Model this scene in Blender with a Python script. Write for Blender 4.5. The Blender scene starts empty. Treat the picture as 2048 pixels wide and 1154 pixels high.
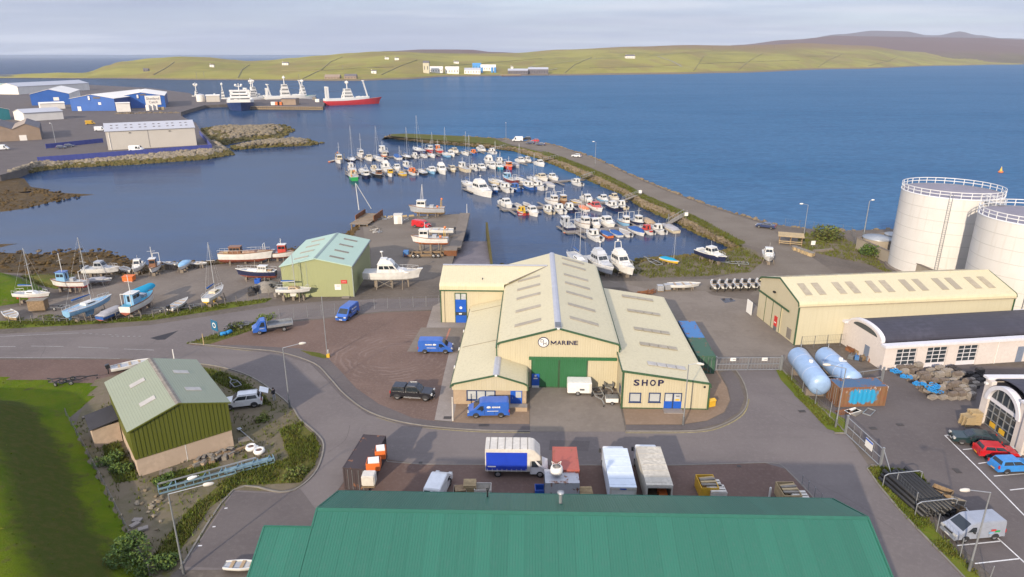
import bpy,math,random
from mathutils import Vector,Matrix,noise as mnoise
R = math.radians
rnd = random.Random(7)
scene = bpy.context.scene
COL = scene.collection

# -- camera
F = 1350.0;VH = 109.0;CAMH = 40.0           # focal length and horizon row in photo pixels, camera height in metres
PITCH = math.atan((577 - VH)/F)
cam_d = bpy.data.cameras.new("camera");cam = bpy.data.objects.new("camera",cam_d);COL.objects.link(cam)
cam.location = (0,0,CAMH);cam.rotation_euler = (math.pi/2 - PITCH,0,0)
cam_d.sensor_width = 36;cam_d.lens = F/2048*36;cam_d.clip_start = 1;cam_d.clip_end = 90000
scene.camera = cam

# -- sky
SUN_AZ = 26.0;SUN_EL = 21.0                    # sunlight travels this many degrees to the right of straight ahead
w = bpy.data.worlds.new("World");scene.world = w;w.use_nodes = True
nt = w.node_tree;nt.nodes.clear();N = nt.nodes;L = nt.links
out = N.new('ShaderNodeOutputWorld');bg = N.new('ShaderNodeBackground');bg.inputs['Strength'].default_value = 0.10
sky = N.new('ShaderNodeTexSky');sky.sky_type = 'NISHITA';sky.sun_disc = False
sky.sun_elevation = R(SUN_EL);sky.sun_rotation = R(180 + SUN_AZ);sky.altitude = 40;sky.air_density = 1.0;sky.dust_density = 1.2;sky.ozone_density = 2.0
tc = N.new('ShaderNodeTexCoord');sep = N.new('ShaderNodeSeparateXYZ');L.new(tc.outputs['Generated'],sep.inputs[0])
def wmath(op,a,b=None,c=None):
    m = N.new('ShaderNodeMath');m.operation = op
    for i,v in enumerate((a,b,c)):
        if v is None: continue
        if isinstance(v,(int,float)): m.inputs[i].default_value = v
        else: L.new(v,m.inputs[i])
    return m.outputs[0]
zz = wmath('ADD',wmath('MAXIMUM',sep.outputs[2],0.0),0.06)
cmb = N.new('ShaderNodeCombineXYZ');L.new(wmath('DIVIDE',sep.outputs[0],zz),cmb.inputs[0]);L.new(wmath('DIVIDE',sep.outputs[1],zz),cmb.inputs[1])
def wnoise(scale,det,sx=1,sy=1,seed=0.0):
    mp = N.new('ShaderNodeMapping');mp.inputs['Scale'].default_value = (sx,sy,1);mp.inputs['Location'].default_value = (seed,seed*.7,0)
    L.new(cmb.outputs[0],mp.inputs[0]);n = N.new('ShaderNodeTexNoise');n.inputs['Scale'].default_value = scale;n.inputs['Detail'].default_value = det
    n.inputs['Roughness'].default_value = .55
    L.new(mp.outputs[0],n.inputs['Vector']);return n.outputs['Fac']
def wramp(x,p0,p1):
    m = N.new('ShaderNodeMapRange');m.interpolation_type = 'SMOOTHSTEP';L.new(x,m.inputs[0]);m.inputs[1].default_value = p0;m.inputs[2].default_value = p1
    return m.outputs[0]
def wmix(f,a,b):
    m = N.new('ShaderNodeMix');m.data_type = 'RGBA'
    for k,v in ((0,f),(6,a),(7,b)):
        if isinstance(v,(int,float)): m.inputs[k].default_value = v
        elif isinstance(v,tuple): m.inputs[k].default_value = (*v,1)
        else: L.new(v,m.inputs[k])
    return m.outputs[2]
veil = wramp(wnoise(.45,4,.8,1.1,3.1),.25,.75)             # thin cloud over the whole sky
bank = wramp(wnoise(.15,4,.8,1.1,11.4),.40,.66)            # large greyer banks
edge = wramp(wnoise(.42,7,.6,1.4,5.2),.47,.64)               # slightly brighter streaks
c0 = wmix(wmath('MULTIPLY_ADD',veil,.18,.76),sky.outputs[0],(1.85,2.05,2.7))
c1 = wmix(wmath('MULTIPLY',edge,.75),c0,(2.95,3.08,3.4))
c1 = wmix(wmath('MULTIPLY',bank,.62),c1,(1.4,1.58,2.2))
up = N.new('ShaderNodeVectorMath');up.operation = 'SCALE';L.new(c1,up.inputs[0])
L.new(wmath('MULTIPLY_ADD',wmath('MAXIMUM',sep.outputs[2],0.0),1.35,.95),up.inputs['Scale'])   # a cloud layer is brighter overhead than at the horizon
c2 = up.outputs[0]
L.new(c2,bg.inputs['Color']);L.new(bg.outputs[0],out.inputs[0])

# -- sun
sd = bpy.data.lights.new("sun",'SUN');sun = bpy.data.objects.new("sun",sd);COL.objects.link(sun)
sd.energy = 2.2;sd.angle = R(1.0);sd.color = (1.0,.86,.68)
sdir = Vector((math.sin(R(SUN_AZ))*math.cos(R(SUN_EL)),math.cos(R(SUN_AZ))*math.cos(R(SUN_EL)),-math.sin(R(SUN_EL))))
sun.rotation_euler = sdir.to_track_quat('-Z','Y').to_euler()

vs = scene.view_settings
vs.view_transform = 'Standard';vs.look = 'None';vs.exposure = 1.36;vs.gamma = 1;vs.use_curve_mapping = False
scene.render.engine = 'CYCLES'
cy = scene.cycles;cy.use_denoising = True;cy.max_bounces = 6;cy.diffuse_bounces = 3;cy.glossy_bounces = 3;cy.transmission_bounces = 4
cy.volume_bounces = 0;cy.caustics_reflective = False;cy.caustics_refractive = False;cy.sample_clamp_indirect = 8

# -- photo pixel -> place
_c,_s = math.cos(PITCH),math.sin(PITCH)
def ray(u,v):
    y = (v - 577)/F
    return Vector(((u - 1024)/F,_c - y*_s,-_s - y*_c))
def G(u,v,z=0.0):
    r = ray(u,v);t = (z - CAMH)/r.z
    return Vector((r.x*t,r.y*t,z))
def zat(p,v):
    k = (v - 577)/F
    return CAMH + p[1]*(k*_c + _s)/(k*_s - _c)
def proj(p):
    d = p[1]*_c - (p[2] - CAMH)*_s;h = -(p[1]*_s + (p[2] - CAMH)*_c)
    return (1024 + F*p[0]/d,577 + F*h/d)
SEA = -2.5

# -- mesh builder
class MB:
    def __init__(s): s.v = [];s.f = [];s.m = [];s.smooth = []
    def add(s,vs,fs,mi=0,sm=False):
        o = len(s.v);s.v += [tuple(p) for p in vs]
        for f in fs: s.f.append([i + o for i in f]);s.m.append(mi);s.smooth.append(sm)
        return s
    def box(s,c,d,rz=0,mi=0,ry=0,rx=0):
        hx,hy,hz = d[0]/2,d[1]/2,d[2]/2
        M = Matrix.Rotation(rz,3,'Z') @ Matrix.Rotation(ry,3,'Y') @ Matrix.Rotation(rx,3,'X');C = Vector(c)
        vs = [C + M @ Vector((x*hx,y*hy,z*hz)) for z in (-1,1) for y in (-1,1) for x in (-1,1)]
        return s.add(vs,[(0,2,3,1),(4,5,7,6),(0,1,5,4),(2,6,7,3),(0,4,6,2),(1,3,7,5)],mi)
    def bb(s,x0,x1,y0,y1,z0,z1,mi=0): return s.box(((x0 + x1)/2,(y0 + y1)/2,(z0 + z1)/2),(abs(x1 - x0),abs(y1 - y0),abs(z1 - z0)),0,mi)
    def prism(s,poly,d0,d1,mi=0):
        """poly: list of 3D points, extruded from offset d0 to d1 (vectors)"""
        n = len(poly);d0 = Vector(d0);d1 = Vector(d1)
        vs = [Vector(p) + d0 for p in poly] + [Vector(p) + d1 for p in poly]
        fs = [list(range(n))[::-1],list(range(n,2*n))] + [[i,(i + 1) % n,n + (i + 1) % n,n + i] for i in range(n)]
        return s.add(vs,fs,mi)
    def tube(s,p0,p1,r0,r1=None,n=6,mi=0,cap=True,sm=True):
        p0 = Vector(p0);p1 = Vector(p1);r1 = r0 if r1 is None else r1
        d = (p1 - p0); 
        if d.length < 1e-6: return s
        d.normalize();a = d.orthogonal().normalized();b = d.cross(a);vs = []
        for p,r in ((p0,r0),(p1,r1)):
            for i in range(n): t = 2*math.pi*i/n;vs.append(p + (a*math.cos(t) + b*math.sin(t))*r)
        s.add(vs,[(i,(i + 1) % n,n + (i + 1) % n,n + i) for i in range(n)],mi,sm)
        if cap:
            s.add(vs[:n],[list(range(n))[::-1]],mi);s.add(vs[n:],[list(range(n))],mi)
        return s
    def path(s,pts,r,n=6,mi=0):
        for a,b in zip(pts,pts[1:]): s.tube(a,b,r,n=n,mi=mi)
        return s
    def lathe(s,prof,n=16,c=(0,0,0),mi=0,sm=True,axis='Z'):
        """prof: (r, h) pairs"""
        vs = [];C = Vector(c)
        for r,h in prof:
            for i in range(n):
                t = 2*math.pi*i/n;q = (r*math.cos(t),r*math.sin(t),h)
                if axis == 'X': q = (q[2],q[0],q[1])
                if axis == 'Y': q = (q[0],q[2],q[1])
                vs.append(C + Vector(q))
        k = len(prof)
        s.add(vs,[(j*n + i,j*n + (i + 1) % n,(j + 1)*n + (i + 1) % n,(j + 1)*n + i) for j in range(k - 1) for i in range(n)],mi,sm)
        return s
    def ball(s,c,r,n=8,m=5,mi=0,sz=1.0):
        return s.lathe([(max(r*math.sin(math.pi*j/m),.001),-r*sz*math.cos(math.pi*j/m)) for j in range(m + 1)],n,c,mi)
    def quad(s,a,b,c,d,mi=0): return s.add([a,b,c,d],[(0,1,2,3)],mi)
    def rock(s,c,r,rg,mi=0,flat=.7):
        g = (1 + 5 ** .5)/2
        V = [(-1,g,0),(1,g,0),(-1,-g,0),(1,-g,0),(0,-1,g),(0,1,g),(0,-1,-g),(0,1,-g),(g,0,-1),(g,0,1),(-g,0,-1),(-g,0,1)]
        Fc = [(0,11,5),(0,5,1),(0,1,7),(0,7,10),(0,10,11),(1,5,9),(5,11,4),(11,10,2),(10,7,6),(7,1,8),(3,9,4),(3,4,2),(3,2,6),(3,6,8),(3,8,9),(4,9,5),(2,4,11),(6,2,10),(8,6,7),(9,8,1)]
        M = Matrix.Rotation(rg.uniform(0,6.28),3,'Z') @ Matrix.Rotation(rg.uniform(0,6.28),3,'X')
        sc = Vector((rg.uniform(.7,1.3),rg.uniform(.7,1.2),rg.uniform(.6,1.0)))*r/1.9
        vs = []
        for q in V:
            k = rg.uniform(.75,1.15);p = M @ Vector((q[0]*sc.x*k,q[1]*sc.y*k,q[2]*sc.z*k));p.z *= flat;vs.append(Vector(c) + p)
        return s.add(vs,Fc,mi)
    def mesh(s,name,mats):
        me = bpy.data.meshes.new(name);me.from_pydata(s.v,[],s.f)
        for m in (mats if isinstance(mats,(list,tuple)) else [mats]): me.materials.append(M(m))
        me.polygons.foreach_set('material_index',s.m);me.polygons.foreach_set('use_smooth',s.smooth);me.update()
        return me
    def build(s,name,mats,parent=None,loc=None,rz=None):
        o = bpy.data.objects.new(name,s.mesh(name,mats));COL.objects.link(o)
        if parent is not None: o.parent = parent
        if loc is not None: o.location = loc
        if rz is not None: o.rotation_euler.z = rz
        return o
def _beam(s,p0,p1,w,h,mi=0):
    p0 = Vector(p0);p1 = Vector(p1);d = (p1 - p0).normalized();up = Vector((0,0,1)) if abs(d.z) < .95 else Vector((0,1,0))
    a = d.cross(up).normalized()*w/2;b = a.cross(d).normalized()*h/2
    vs = [p + i*a + j*b for p in (p0,p1) for i,j in ((-1,-1),(1,-1),(1,1),(-1,1))]
    return s.add(vs,[(3,2,1,0),(4,5,6,7),(0,1,5,4),(1,2,6,5),(2,3,7,6),(3,0,4,7)],mi)
MB.beam = _beam
def tag(o,label=None,cat=None,group=None,kind=None):
    if label: o['label'] = label
    if cat: o['category'] = cat
    if group: o['group'] = group
    if kind: o['kind'] = kind
    return o
def thing(name,label,cat,loc=(0,0,0),rz=0.0,group=None):
    o = bpy.data.objects.new(name,None);COL.objects.link(o);o.location = loc;o.rotation_euler.z = rz;o.empty_display_size = .5
    return tag(o,label,cat,group)
def inst(me,name,parent=None,loc=(0,0,0),rot=(0,0,0),scale=None):
    o = bpy.data.objects.new(name,me);COL.objects.link(o);o.parent = parent;o.location = loc;o.rotation_euler = rot
    if scale: o.scale = scale
    return o
def dup(o,loc=None,rz=None,label=None,group=None):
    def cp(x,par):
        c = x.copy();COL.objects.link(c);c.parent = par
        for ch in x.children: cp(ch,c)
        return c
    c = cp(o,o.parent)
    if loc is not None: c.location = loc
    if rz is not None: c.rotation_euler.z = rz
    return tag(c,label,None,group)
def heading(a,b): return math.atan2(b[1] - a[1],b[0] - a[0])

# -- materials
MATS = {}
def M(n):
    if not isinstance(n,str): return n
    return MATS[n]
class NT:
    def __init__(s,name):
        s.m = bpy.data.materials.new(name);s.m.use_nodes = True;s.nt = s.m.node_tree;s.nt.nodes.clear()
        s.out = s.n('ShaderNodeOutputMaterial');s.b = s.n('ShaderNodeBsdfPrincipled');s.l(s.b.outputs[0],s.out.inputs[0]);MATS[name] = s.m
        s.tc = s.n('ShaderNodeTexCoord')
    def n(s,t): return s.nt.nodes.new(t)
    def l(s,a,b): s.nt.links.new(a,b)
    def noise(s,scale,det=4,rough=.55,vec=None,sc=None,dist=0):
        v = vec or s.tc.outputs['Object']
        if sc:
            mp = s.n('ShaderNodeMapping');mp.inputs['Scale'].default_value = sc;s.l(v,mp.inputs[0]);v = mp.outputs[0]
        n = s.n('ShaderNodeTexNoise');n.inputs['Scale'].default_value = scale;n.inputs['Detail'].default_value = det;n.inputs['Roughness'].default_value = rough;n.inputs['Distortion'].default_value = dist
        s.l(v,n.inputs['Vector']);return n.outputs['Fac']
    def ramp(s,x,a,b,lo=0.,hi=1.):
        m = s.n('ShaderNodeMapRange');m.interpolation_type = 'SMOOTHSTEP';s.l(x,m.inputs[0])
        for i,v in enumerate((a,b,lo,hi)): m.inputs[i + 1].default_value = v
        return m.outputs[0]
    def math(s,op,a,b=None):
        m = s.n('ShaderNodeMath');m.operation = op
        for i,v in enumerate((a,b)):
            if v is None: continue
            if isinstance(v,(int,float)): m.inputs[i].default_value = v
            else: s.l(v,m.inputs[i])
        return m.outputs[0]
    def mix(s,f,a,b,blend='MIX'):
        m = s.n('ShaderNodeMix');m.data_type = 'RGBA';m.blend_type = blend
        for k,v in ((0,f),(6,a),(7,b)):
            if isinstance(v,(int,float)): m.inputs[k].default_value = v
            elif isinstance(v,(tuple,list)): m.inputs[k].default_value = (*v,1)
            else: s.l(v,m.inputs[k])
        return m.outputs[2]
    def bump(s,h,strength=.3,dist=.05):
        b = s.n('ShaderNodeBump');b.inputs['Strength'].default_value = strength;b.inputs['Distance'].default_value = dist;s.l(h,b.inputs['Height']);s.l(b.outputs[0],s.b.inputs['Normal'])
    def set(s,col=None,rough=None,metal=None,spec=None):
        if col is not None:
            if isinstance(col,(tuple,list)): s.b.inputs['Base Color'].default_value = (*col,1)
            else: s.l(col,s.b.inputs['Base Color'])
        if rough is not None:
            if isinstance(rough,(int,float)): s.b.inputs['Roughness'].default_value = rough
            else: s.l(rough,s.b.inputs['Roughness'])
        if metal is not None: s.b.inputs['Metallic'].default_value = metal
        if spec is not None: s.b.inputs['Specular IOR Level'].default_value = spec
        return s
def sh(c,k): return tuple(min(1,x*k) for x in c)
def plain(name,col,rough=.55,metal=0,var=.12,scale=2.5,spec=.4,bump=0.0):
    t = NT(name);f = t.noise(scale,5);g = t.noise(scale*.13,3)
    c = t.mix(t.ramp(f,.3,.7),sh(col,1 - var),sh(col,1 + var));c = t.mix(t.ramp(g,.35,.7),c,sh(col,1 - var*.8))
    t.set(c,rough,metal,spec)
    if bump: t.bump(f,bump,.03)
    return t.m
def cladding(name,col,axis='X',pitch=.33,rough=.45,depth=.5,dirt=.18,spec=.35,dirtcol=None,bands=None):
    """profiled metal sheet: ribs across `axis` in the object's own coordinates, with streaky weathering"""
    t = NT(name);sp = t.n('ShaderNodeSeparateXYZ');t.l(t.tc.outputs['Object'],sp.inputs[0])
    x = sp.outputs['XYZ'.index(axis)]
    fr = t.math('FRACT',t.math('DIVIDE',x,pitch));tri = t.math('ABSOLUTE',t.math('SUBTRACT',fr,.5))
    rib = t.ramp(tri,.30,.42)
    st = t.noise(1.0,5,.6,sc=(3.0,3.0,.25) if axis != 'Z' else (.3,.3,3));big = t.noise(.22,4)
    d = dirtcol or (col[0]*.62,col[1]*.58,col[2]*.5)
    c = t.mix(t.math('MULTIPLY',t.ramp(st,.45,.8),dirt*2),col,d)
    c = t.mix(t.ramp(big,.3,.75,0,.35),c,sh(col,.88))
    if bands:                                                            # sheet-to-sheet colour steps
        wn = t.n('ShaderNodeTexWhiteNoise');wn.noise_dimensions = '1D';t.l(t.math('FLOOR',t.math('DIVIDE',sp.outputs['XYZ'.index(bands[0])],bands[1])),wn.inputs['W'])
        c = t.mix(t.math('MULTIPLY',wn.outputs[0],bands[2]),c,sh(col,.6))
    c = t.mix(t.math('MULTIPLY',rib,.06),c,sh(col,.7))
    t.set(c,rough,0,spec);t.bump(rib,depth,.04)
    return t.m
def metal(name,col,rough=.4): return plain(name,col,rough,.7,.1)
def paint(name,col,rough=.28): 
    t = NT(name);f = t.noise(1.3,4);c = t.mix(t.ramp(f,.35,.75),col,sh(col,.86));t.set(c,rough,0,.5)
    t.b.inputs['Coat Weight'].default_value = .35;t.b.inputs['Coat Roughness'].default_value = .12
    return t.m
def ground(name,c1,c2,c3,s1=.25,s2=3.0,rough=.92,bump=.5,streak=None,c4=None,bdist=.05):
    """patchy ground: c1/c2 in large patches, c3 speckle, optional c4 scattered spots"""
    t = NT(name);p = t.noise(s1,6,.6);q = t.noise(s2,6,.65);fine = t.noise(s2*6,3,.7)
    c = t.mix(t.ramp(p,.38,.62),c1,c2);c = t.mix(t.ramp(q,.45,.75,0,.7),c,c3)
    c = t.mix(t.ramp(fine,.3,.7,.0,.35),c,sh(c1,.7))
    if streak:
        e = t.noise(.35,5,.6,sc=streak);c = t.mix(t.ramp(e,.5,.72,0,.5),c,sh(c1,.72))
    if c4:
        e = t.noise(.6,7,.7);c = t.mix(t.ramp(e,.55,.66),c,c4)
    t.set(c,rough,0,.1);t.bump(q,bump,bdist)
    return t.m
# -- surface materials
ground('m_land',(.14,.115,.095),(.105,.088,.074),(.185,.16,.13),.12,1.6,c4=None)
ground('m_asphalt',(.168,.145,.137),(.142,.122,.117),(.19,.165,.156),.09,2.2,rough=.88,bump=.12,streak=(.15,1,1),bdist=.02)
ground('m_asphalt_dark',(.125,.107,.102),(.108,.092,.089),(.146,.126,.12),.15,2.2,rough=.85,bump=.12,bdist=.02)
ground('m_asphalt_new',(.045,.043,.048),(.055,.052,.056),(.06,.058,.06),.2,2.2,rough=.8,bump=.1,bdist=.02)
ground('m_track',(.18,.152,.125),(.15,.124,.1),(.215,.185,.15),.1,1.6,bump=.25,streak=(.2,.9,1),bdist=.03)
ground('m_red_gravel',(.145,.096,.08),(.12,.08,.067),(.18,.132,.112),.14,2.6,bump=.35,streak=(.5,.5,1),bdist=.03)
ground('m_yard_gravel',(.185,.155,.13),(.145,.12,.1),(.225,.195,.165),.1,1.8,bump=.3,bdist=.03)
ground('m_concrete',(.2,.168,.14),(.17,.142,.118),(.23,.195,.16),.18,1.4,rough=.85,bump=.12,c4=(.165,.138,.115),bdist=.02)
ground('m_concrete_wet',(.17,.145,.15),(.125,.105,.11),(.22,.19,.19),.3,1.2,rough=.5,bump=.2,bdist=.02)
ground('m_paving',(.235,.165,.115),(.205,.145,.1),(.27,.2,.145),.2,2.2,rough=.88,bump=.15,bdist=.02)
ground('m_slabs',(.27,.235,.21),(.23,.2,.178),(.31,.27,.24),.3,2.0,rough=.85,bump=.12,bdist=.02)
ground('m_grass',(.062,.105,.004),(.09,.125,.006),(.125,.13,.012),.16,1.3,bump=.9,c4=(.098,.088,.026),bdist=.12)
ground('m_rough_grass',(.075,.092,.014),(.115,.098,.028),(.15,.125,.035),.3,1.6,bump=1,c4=(.06,.075,.015),bdist=.15)
ground('m_verge',(.098,.128,.012),(.13,.14,.02),(.155,.125,.03),.35,2.2,bump=.8,bdist=.08)
ground('m_plot',(.155,.125,.088),(.115,.10,.058),(.185,.155,.105),.22,1.6,bump=.6,c4=(.105,.10,.028),bdist=.06)
ground('m_seaweed',(.075,.047,.018),(.105,.066,.022),(.045,.032,.016),.4,2.0,rough=.7,bump=1,c4=(.085,.07,.055),bdist=.2)
ground('m_rock',(.195,.15,.095),(.135,.105,.07),(.25,.2,.14),.25,1.5,bump=.7,bdist=.1)
ground('m_rock_weed',(.115,.088,.03),(.085,.072,.025),(.145,.12,.04),.3,1.5,bump=.8,c4=(.07,.085,.02),bdist=.1)
ground('m_rock_pale',(.26,.215,.155),(.19,.16,.12),(.31,.265,.2),.25,1.5,bump=.7,bdist=.1)
ground('m_quay',(.15,.13,.115),(.115,.1,.09),(.18,.16,.14),.2,1.5,bump=.3,bdist=.03)
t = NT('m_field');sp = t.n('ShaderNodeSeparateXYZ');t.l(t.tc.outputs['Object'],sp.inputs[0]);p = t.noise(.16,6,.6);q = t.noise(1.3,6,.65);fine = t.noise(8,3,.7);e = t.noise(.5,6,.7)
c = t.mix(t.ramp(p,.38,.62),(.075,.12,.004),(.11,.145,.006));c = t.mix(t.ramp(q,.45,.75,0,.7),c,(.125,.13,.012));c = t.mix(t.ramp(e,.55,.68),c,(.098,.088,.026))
rough_shade_ = t.mix(t.ramp(q,.4,.7),(.048,.06,.010),(.075,.066,.018));hz_ = t.math('ADD',sp.outputs[2],t.math('MULTIPLY',t.math('SUBTRACT',e,.5),2.2))      # unmown brownish grass on the bank, with its shade darkened into the colour
c = t.mix(t.math('MULTIPLY',t.ramp(hz_,.3,1.1),t.ramp(hz_,4.5,3.5)),c,rough_shade_);c = t.mix(t.ramp(fine,.3,.7,0,.3),c,(.05,.075,.004));t.set(c,.92,0,.08);t.bump(t.math('ADD',q,fine),.9,.1)
plain('m_kerb',(.2,.18,.155),.85,0,.15,1.2,.2)
plain('m_road_paint',(.27,.26,.25),.8,0,.25,3,.2)
plain('m_white_line',(.62,.61,.6),.8,0,.18,3,.2)
plain('m_yellow_line',(.26,.215,.11),.8,0,.25,3,.2)
plain('m_red_line',(.36,.16,.11),.85,0,.2,3,.2)
plain('m_mudwater',(.05,.045,.045),.15,0,.2,2,.5)
t = NT('m_tyre_gravel');sp = t.n('ShaderNodeVectorMath');sp.operation = 'DISTANCE';t.l(t.tc.outputs['Object'],sp.inputs[0]);_q = G(790,712);sp.inputs[1].default_value = (_q.x,_q.y,0)
nz = t.noise(.25,4);rr_ = t.math('ADD',sp.outputs['Value'],t.math('MULTIPLY',nz,2.5));wv = t.math('SINE',t.math('MULTIPLY',rr_,7.5));p = t.noise(.14,6,.6);q = t.noise(2.6,6,.65);fine = t.noise(15,3,.7)
c = t.mix(t.ramp(p,.38,.62),(.165,.112,.09),(.138,.094,.076));c = t.mix(t.ramp(q,.45,.75,0,.7),c,(.205,.155,.13));c = t.mix(t.ramp(fine,.3,.7,0,.35),c,(.105,.068,.058))
msk = t.math('MULTIPLY',t.math('MULTIPLY',t.ramp(rr_,3.5,5.5),t.ramp(rr_,12,9)),t.ramp(t.noise(.3,3),.42,.6));c = t.mix(t.math('MULTIPLY',msk,t.ramp(wv,.1,.9,.05,.4)),c,(.235,.175,.15))
t.set(c,.92,0,.1);t.bump(t.math('ADD',q,t.math('MULTIPLY',msk,wv)),.35,.03)     # ruts left by turning vans
def hillmat(name,grass,heath,bare,split,k=1.0):
    t = NT(name);p = t.noise(.004*k,6,.6);q = t.noise(.03*k,5,.65);r = t.noise(.0016*k,4,.5,sc=(1,.5,1))
    sp = t.n('ShaderNodeSeparateXYZ');t.l(t.tc.outputs['Object'],sp.inputs[0])
    hz = t.math('ADD',sp.outputs[2],t.math('MULTIPLY',t.math('SUBTRACT',r,.5),70))
    c = t.mix(t.ramp(p,.4,.6),grass,sh(grass,.74));c = t.mix(t.ramp(q,.45,.75,0,.6),c,bare)
    c = t.mix(t.ramp(hz,split - 14,split + 22),c,heath)
    fl = t.noise(.012*k,2,.4,sc=(1,.35,1));c = t.mix(t.ramp(fl,.52,.6,0,.4),c,sh(heath,1.1))
    t.set(c,.95,0,.1);t.bump(q,.6,3)
hillmat('m_hill',(.26,.232,.052),(.19,.125,.055),(.32,.26,.075),52)
hillmat('m_heath',(.15,.115,.06),(.13,.082,.068),(.17,.13,.075),40,.7)
hillmat('m_far_heath',(.12,.09,.07),(.115,.082,.078),(.14,.11,.09),30,.5)
# sea: one sheet;calm behind the breakwater, rippled outside it
t = NT('m_sea');sp = t.n('ShaderNodeSeparateXYZ');t.l(t.tc.outputs['Object'],sp.inputs[0])
_a = G(775,268);_b = G(1540,448);_d = (_b - _a).normalized()
side = t.math('ADD',t.math('MULTIPLY',sp.outputs[0],-_d.y),t.math('ADD',t.math('MULTIPLY',sp.outputs[1],_d.x),-(_a.x*-_d.y + _a.y*_d.x)))
along = t.math('ADD',t.math('MULTIPLY',sp.outputs[0],_d.x),t.math('ADD',t.math('MULTIPLY',sp.outputs[1],_d.y),-(_a.x*_d.x + _a.y*_d.y)))
wid = t.math('ADD',22,t.math('MULTIPLY',t.math('MAXIMUM',t.math('MULTIPLY',along,-1),0),1.3))       # the lee fades out beyond the end of the breakwater
openf = t.ramp(t.math('DIVIDE',side,wid),-.25,1)
n1 = t.noise(.30,5,.62,sc=(1,2.2,1));n2 = t.noise(.045,4,.55,sc=(1,2.4,1));n3 = t.noise(1.4,4,.6,sc=(1,1.8,1))
swathe = t.ramp(t.noise(.006,6,.65,sc=(.5,1.8,1)),.36,.68,.35,1.0)
hgt = t.math('ADD',t.math('MULTIPLY',n1,.55),t.math('ADD',t.math('MULTIPLY',n2,1.1),t.math('MULTIPLY',n3,.22)))
hgt = t.math('MULTIPLY',hgt,t.math('MULTIPLY',swathe,t.math('ADD',t.math('MULTIPLY',openf,.85),.15)))
colr = t.mix(openf,(.018,.040,.09),(.026,.118,.235));colr = t.mix(t.ramp(n2,.35,.7,0,.4),colr,(.012,.055,.145));colr = t.mix(t.math('MULTIPLY',t.ramp(swathe,.35,1,.55,0),openf),colr,(.045,.135,.255));colr = t.mix(t.math('MULTIPLY',t.ramp(n1,.42,.62,.4,0),openf),colr,(.008,.05,.13))
# body colour of the water under a broken surface: its wave slopes keep the mean mirror share well below that of a flat sheet
bp = t.n('ShaderNodeBump');bp.inputs['Strength'].default_value = .8;bp.inputs['Distance'].default_value = 1.0;t.l(hgt,bp.inputs['Height'])
df = t.n('ShaderNodeBsdfDiffuse');t.l(colr,df.inputs['Color']);t.l(bp.outputs[0],df.inputs['Normal'])
gl = t.n('ShaderNodeBsdfGlossy');t.l(t.math('ADD',t.math('MULTIPLY',openf,.12),.07),gl.inputs['Roughness']);t.l(bp.outputs[0],gl.inputs['Normal'])
fr = t.n('ShaderNodeFresnel');fr.inputs['IOR'].default_value = 1.33;t.l(bp.outputs[0],fr.inputs['Normal'])
cap = t.math('SUBTRACT',.25,t.math('MULTIPLY',openf,.11))
ms = t.n('ShaderNodeMixShader');t.l(t.math('MINIMUM',fr.outputs[0],cap),ms.inputs[0]);t.l(df.outputs[0],ms.inputs[1]);t.l(gl.outputs[0],ms.inputs[2]);t.l(ms.outputs[0],t.out.inputs[0])

# -- sheets and slopes
def pxy(p,z=0.0):
    if len(p) == 2: return G(p[0],p[1],z)
    return Vector((p[0],p[1],z)) if p[2] == 'w' else G(p[0],p[1],p[2])
def sheet(name,px,z,mat,kind='structure',label=None,world=False):
    pts = [Vector((p[0],p[1],0)) for p in px] if world else [pxy(p,z) for p in px]
    mb = MB();vs = [(p.x,p.y,z) for p in pts]
    from mathutils.geometry import tessellate_polygon
    tris = tessellate_polygon([[Vector(v) for v in vs]]);fs = []
    for a,b,c in tris:
        n = (Vector(vs[b]) - Vector(vs[a])).cross(Vector(vs[c]) - Vector(vs[a]));fs.append((a,b,c) if n.z > 0 else (a,c,b))
    mb.add(vs,fs);o = mb.build(name,mat);tag(o,label,None,None,kind);return o
def ribbon(mb,pts,wd,z0,z1,mi=0):
    """a raised strip of width wd following ground points"""
    n = len(pts);Lp = [];Rp = []
    for i,p in enumerate(pts):
        a = pts[max(i - 1,0)];b = pts[min(i + 1,n - 1)];d = Vector((b[0] - a[0],b[1] - a[1])).normalized();q = Vector((-d.y,d.x))*wd/2
        Lp.append((p[0] + q.x,p[1] + q.y));Rp.append((p[0] - q.x,p[1] - q.y))
    vs = []
    for l,r in zip(Lp,Rp): vs += [(l[0],l[1],z0),(l[0],l[1],z1),(r[0],r[1],z1),(r[0],r[1],z0)]
    fs = []
    for i in range(n - 1):
        k = 4*i
        for j in range(3): fs.append((k + j,k + j + 1,k + 5 + j,k + 4 + j))
    fs += [(0,1,2,3),(4*n - 1,4*n - 2,4*n - 3,4*n - 4)]
    mb.add(vs,fs,mi)
def smoothline(px,z=0.0,k=4):
    P = [pxy(p,z) for p in px];out = []
    for i in range(len(P) - 1):
        p0 = P[max(i - 1,0)];p1 = P[i];p2 = P[i + 1];p3 = P[min(i + 2,len(P) - 1)]
        for j in range(k):
            t = j/k;out.append(.5*((2*p1) + (p2 - p0)*t + (2*p0 - 5*p1 + 4*p2 - p3)*t*t + (3*p1 - p0 - 3*p2 + p3)*t ** 3))
    return out + [P[-1]]
def kerb(px,wd=.16,h=.12,mat='m_kerb',k=4,name='kerb'):
    mb = MB();ribbon(mb,smoothline(px,0,k),wd,-.05,h);return tag(mb.build(name,mat),kind='structure')
def line(px,wd,z,mat='m_road_paint',k=1,name='road_marking',world=False):
    mb = MB();P = smoothline(px,z,k)
    ribbon(mb,P,wd,z - .003,z);return tag(mb.build(name,mat),kind='structure')
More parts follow.
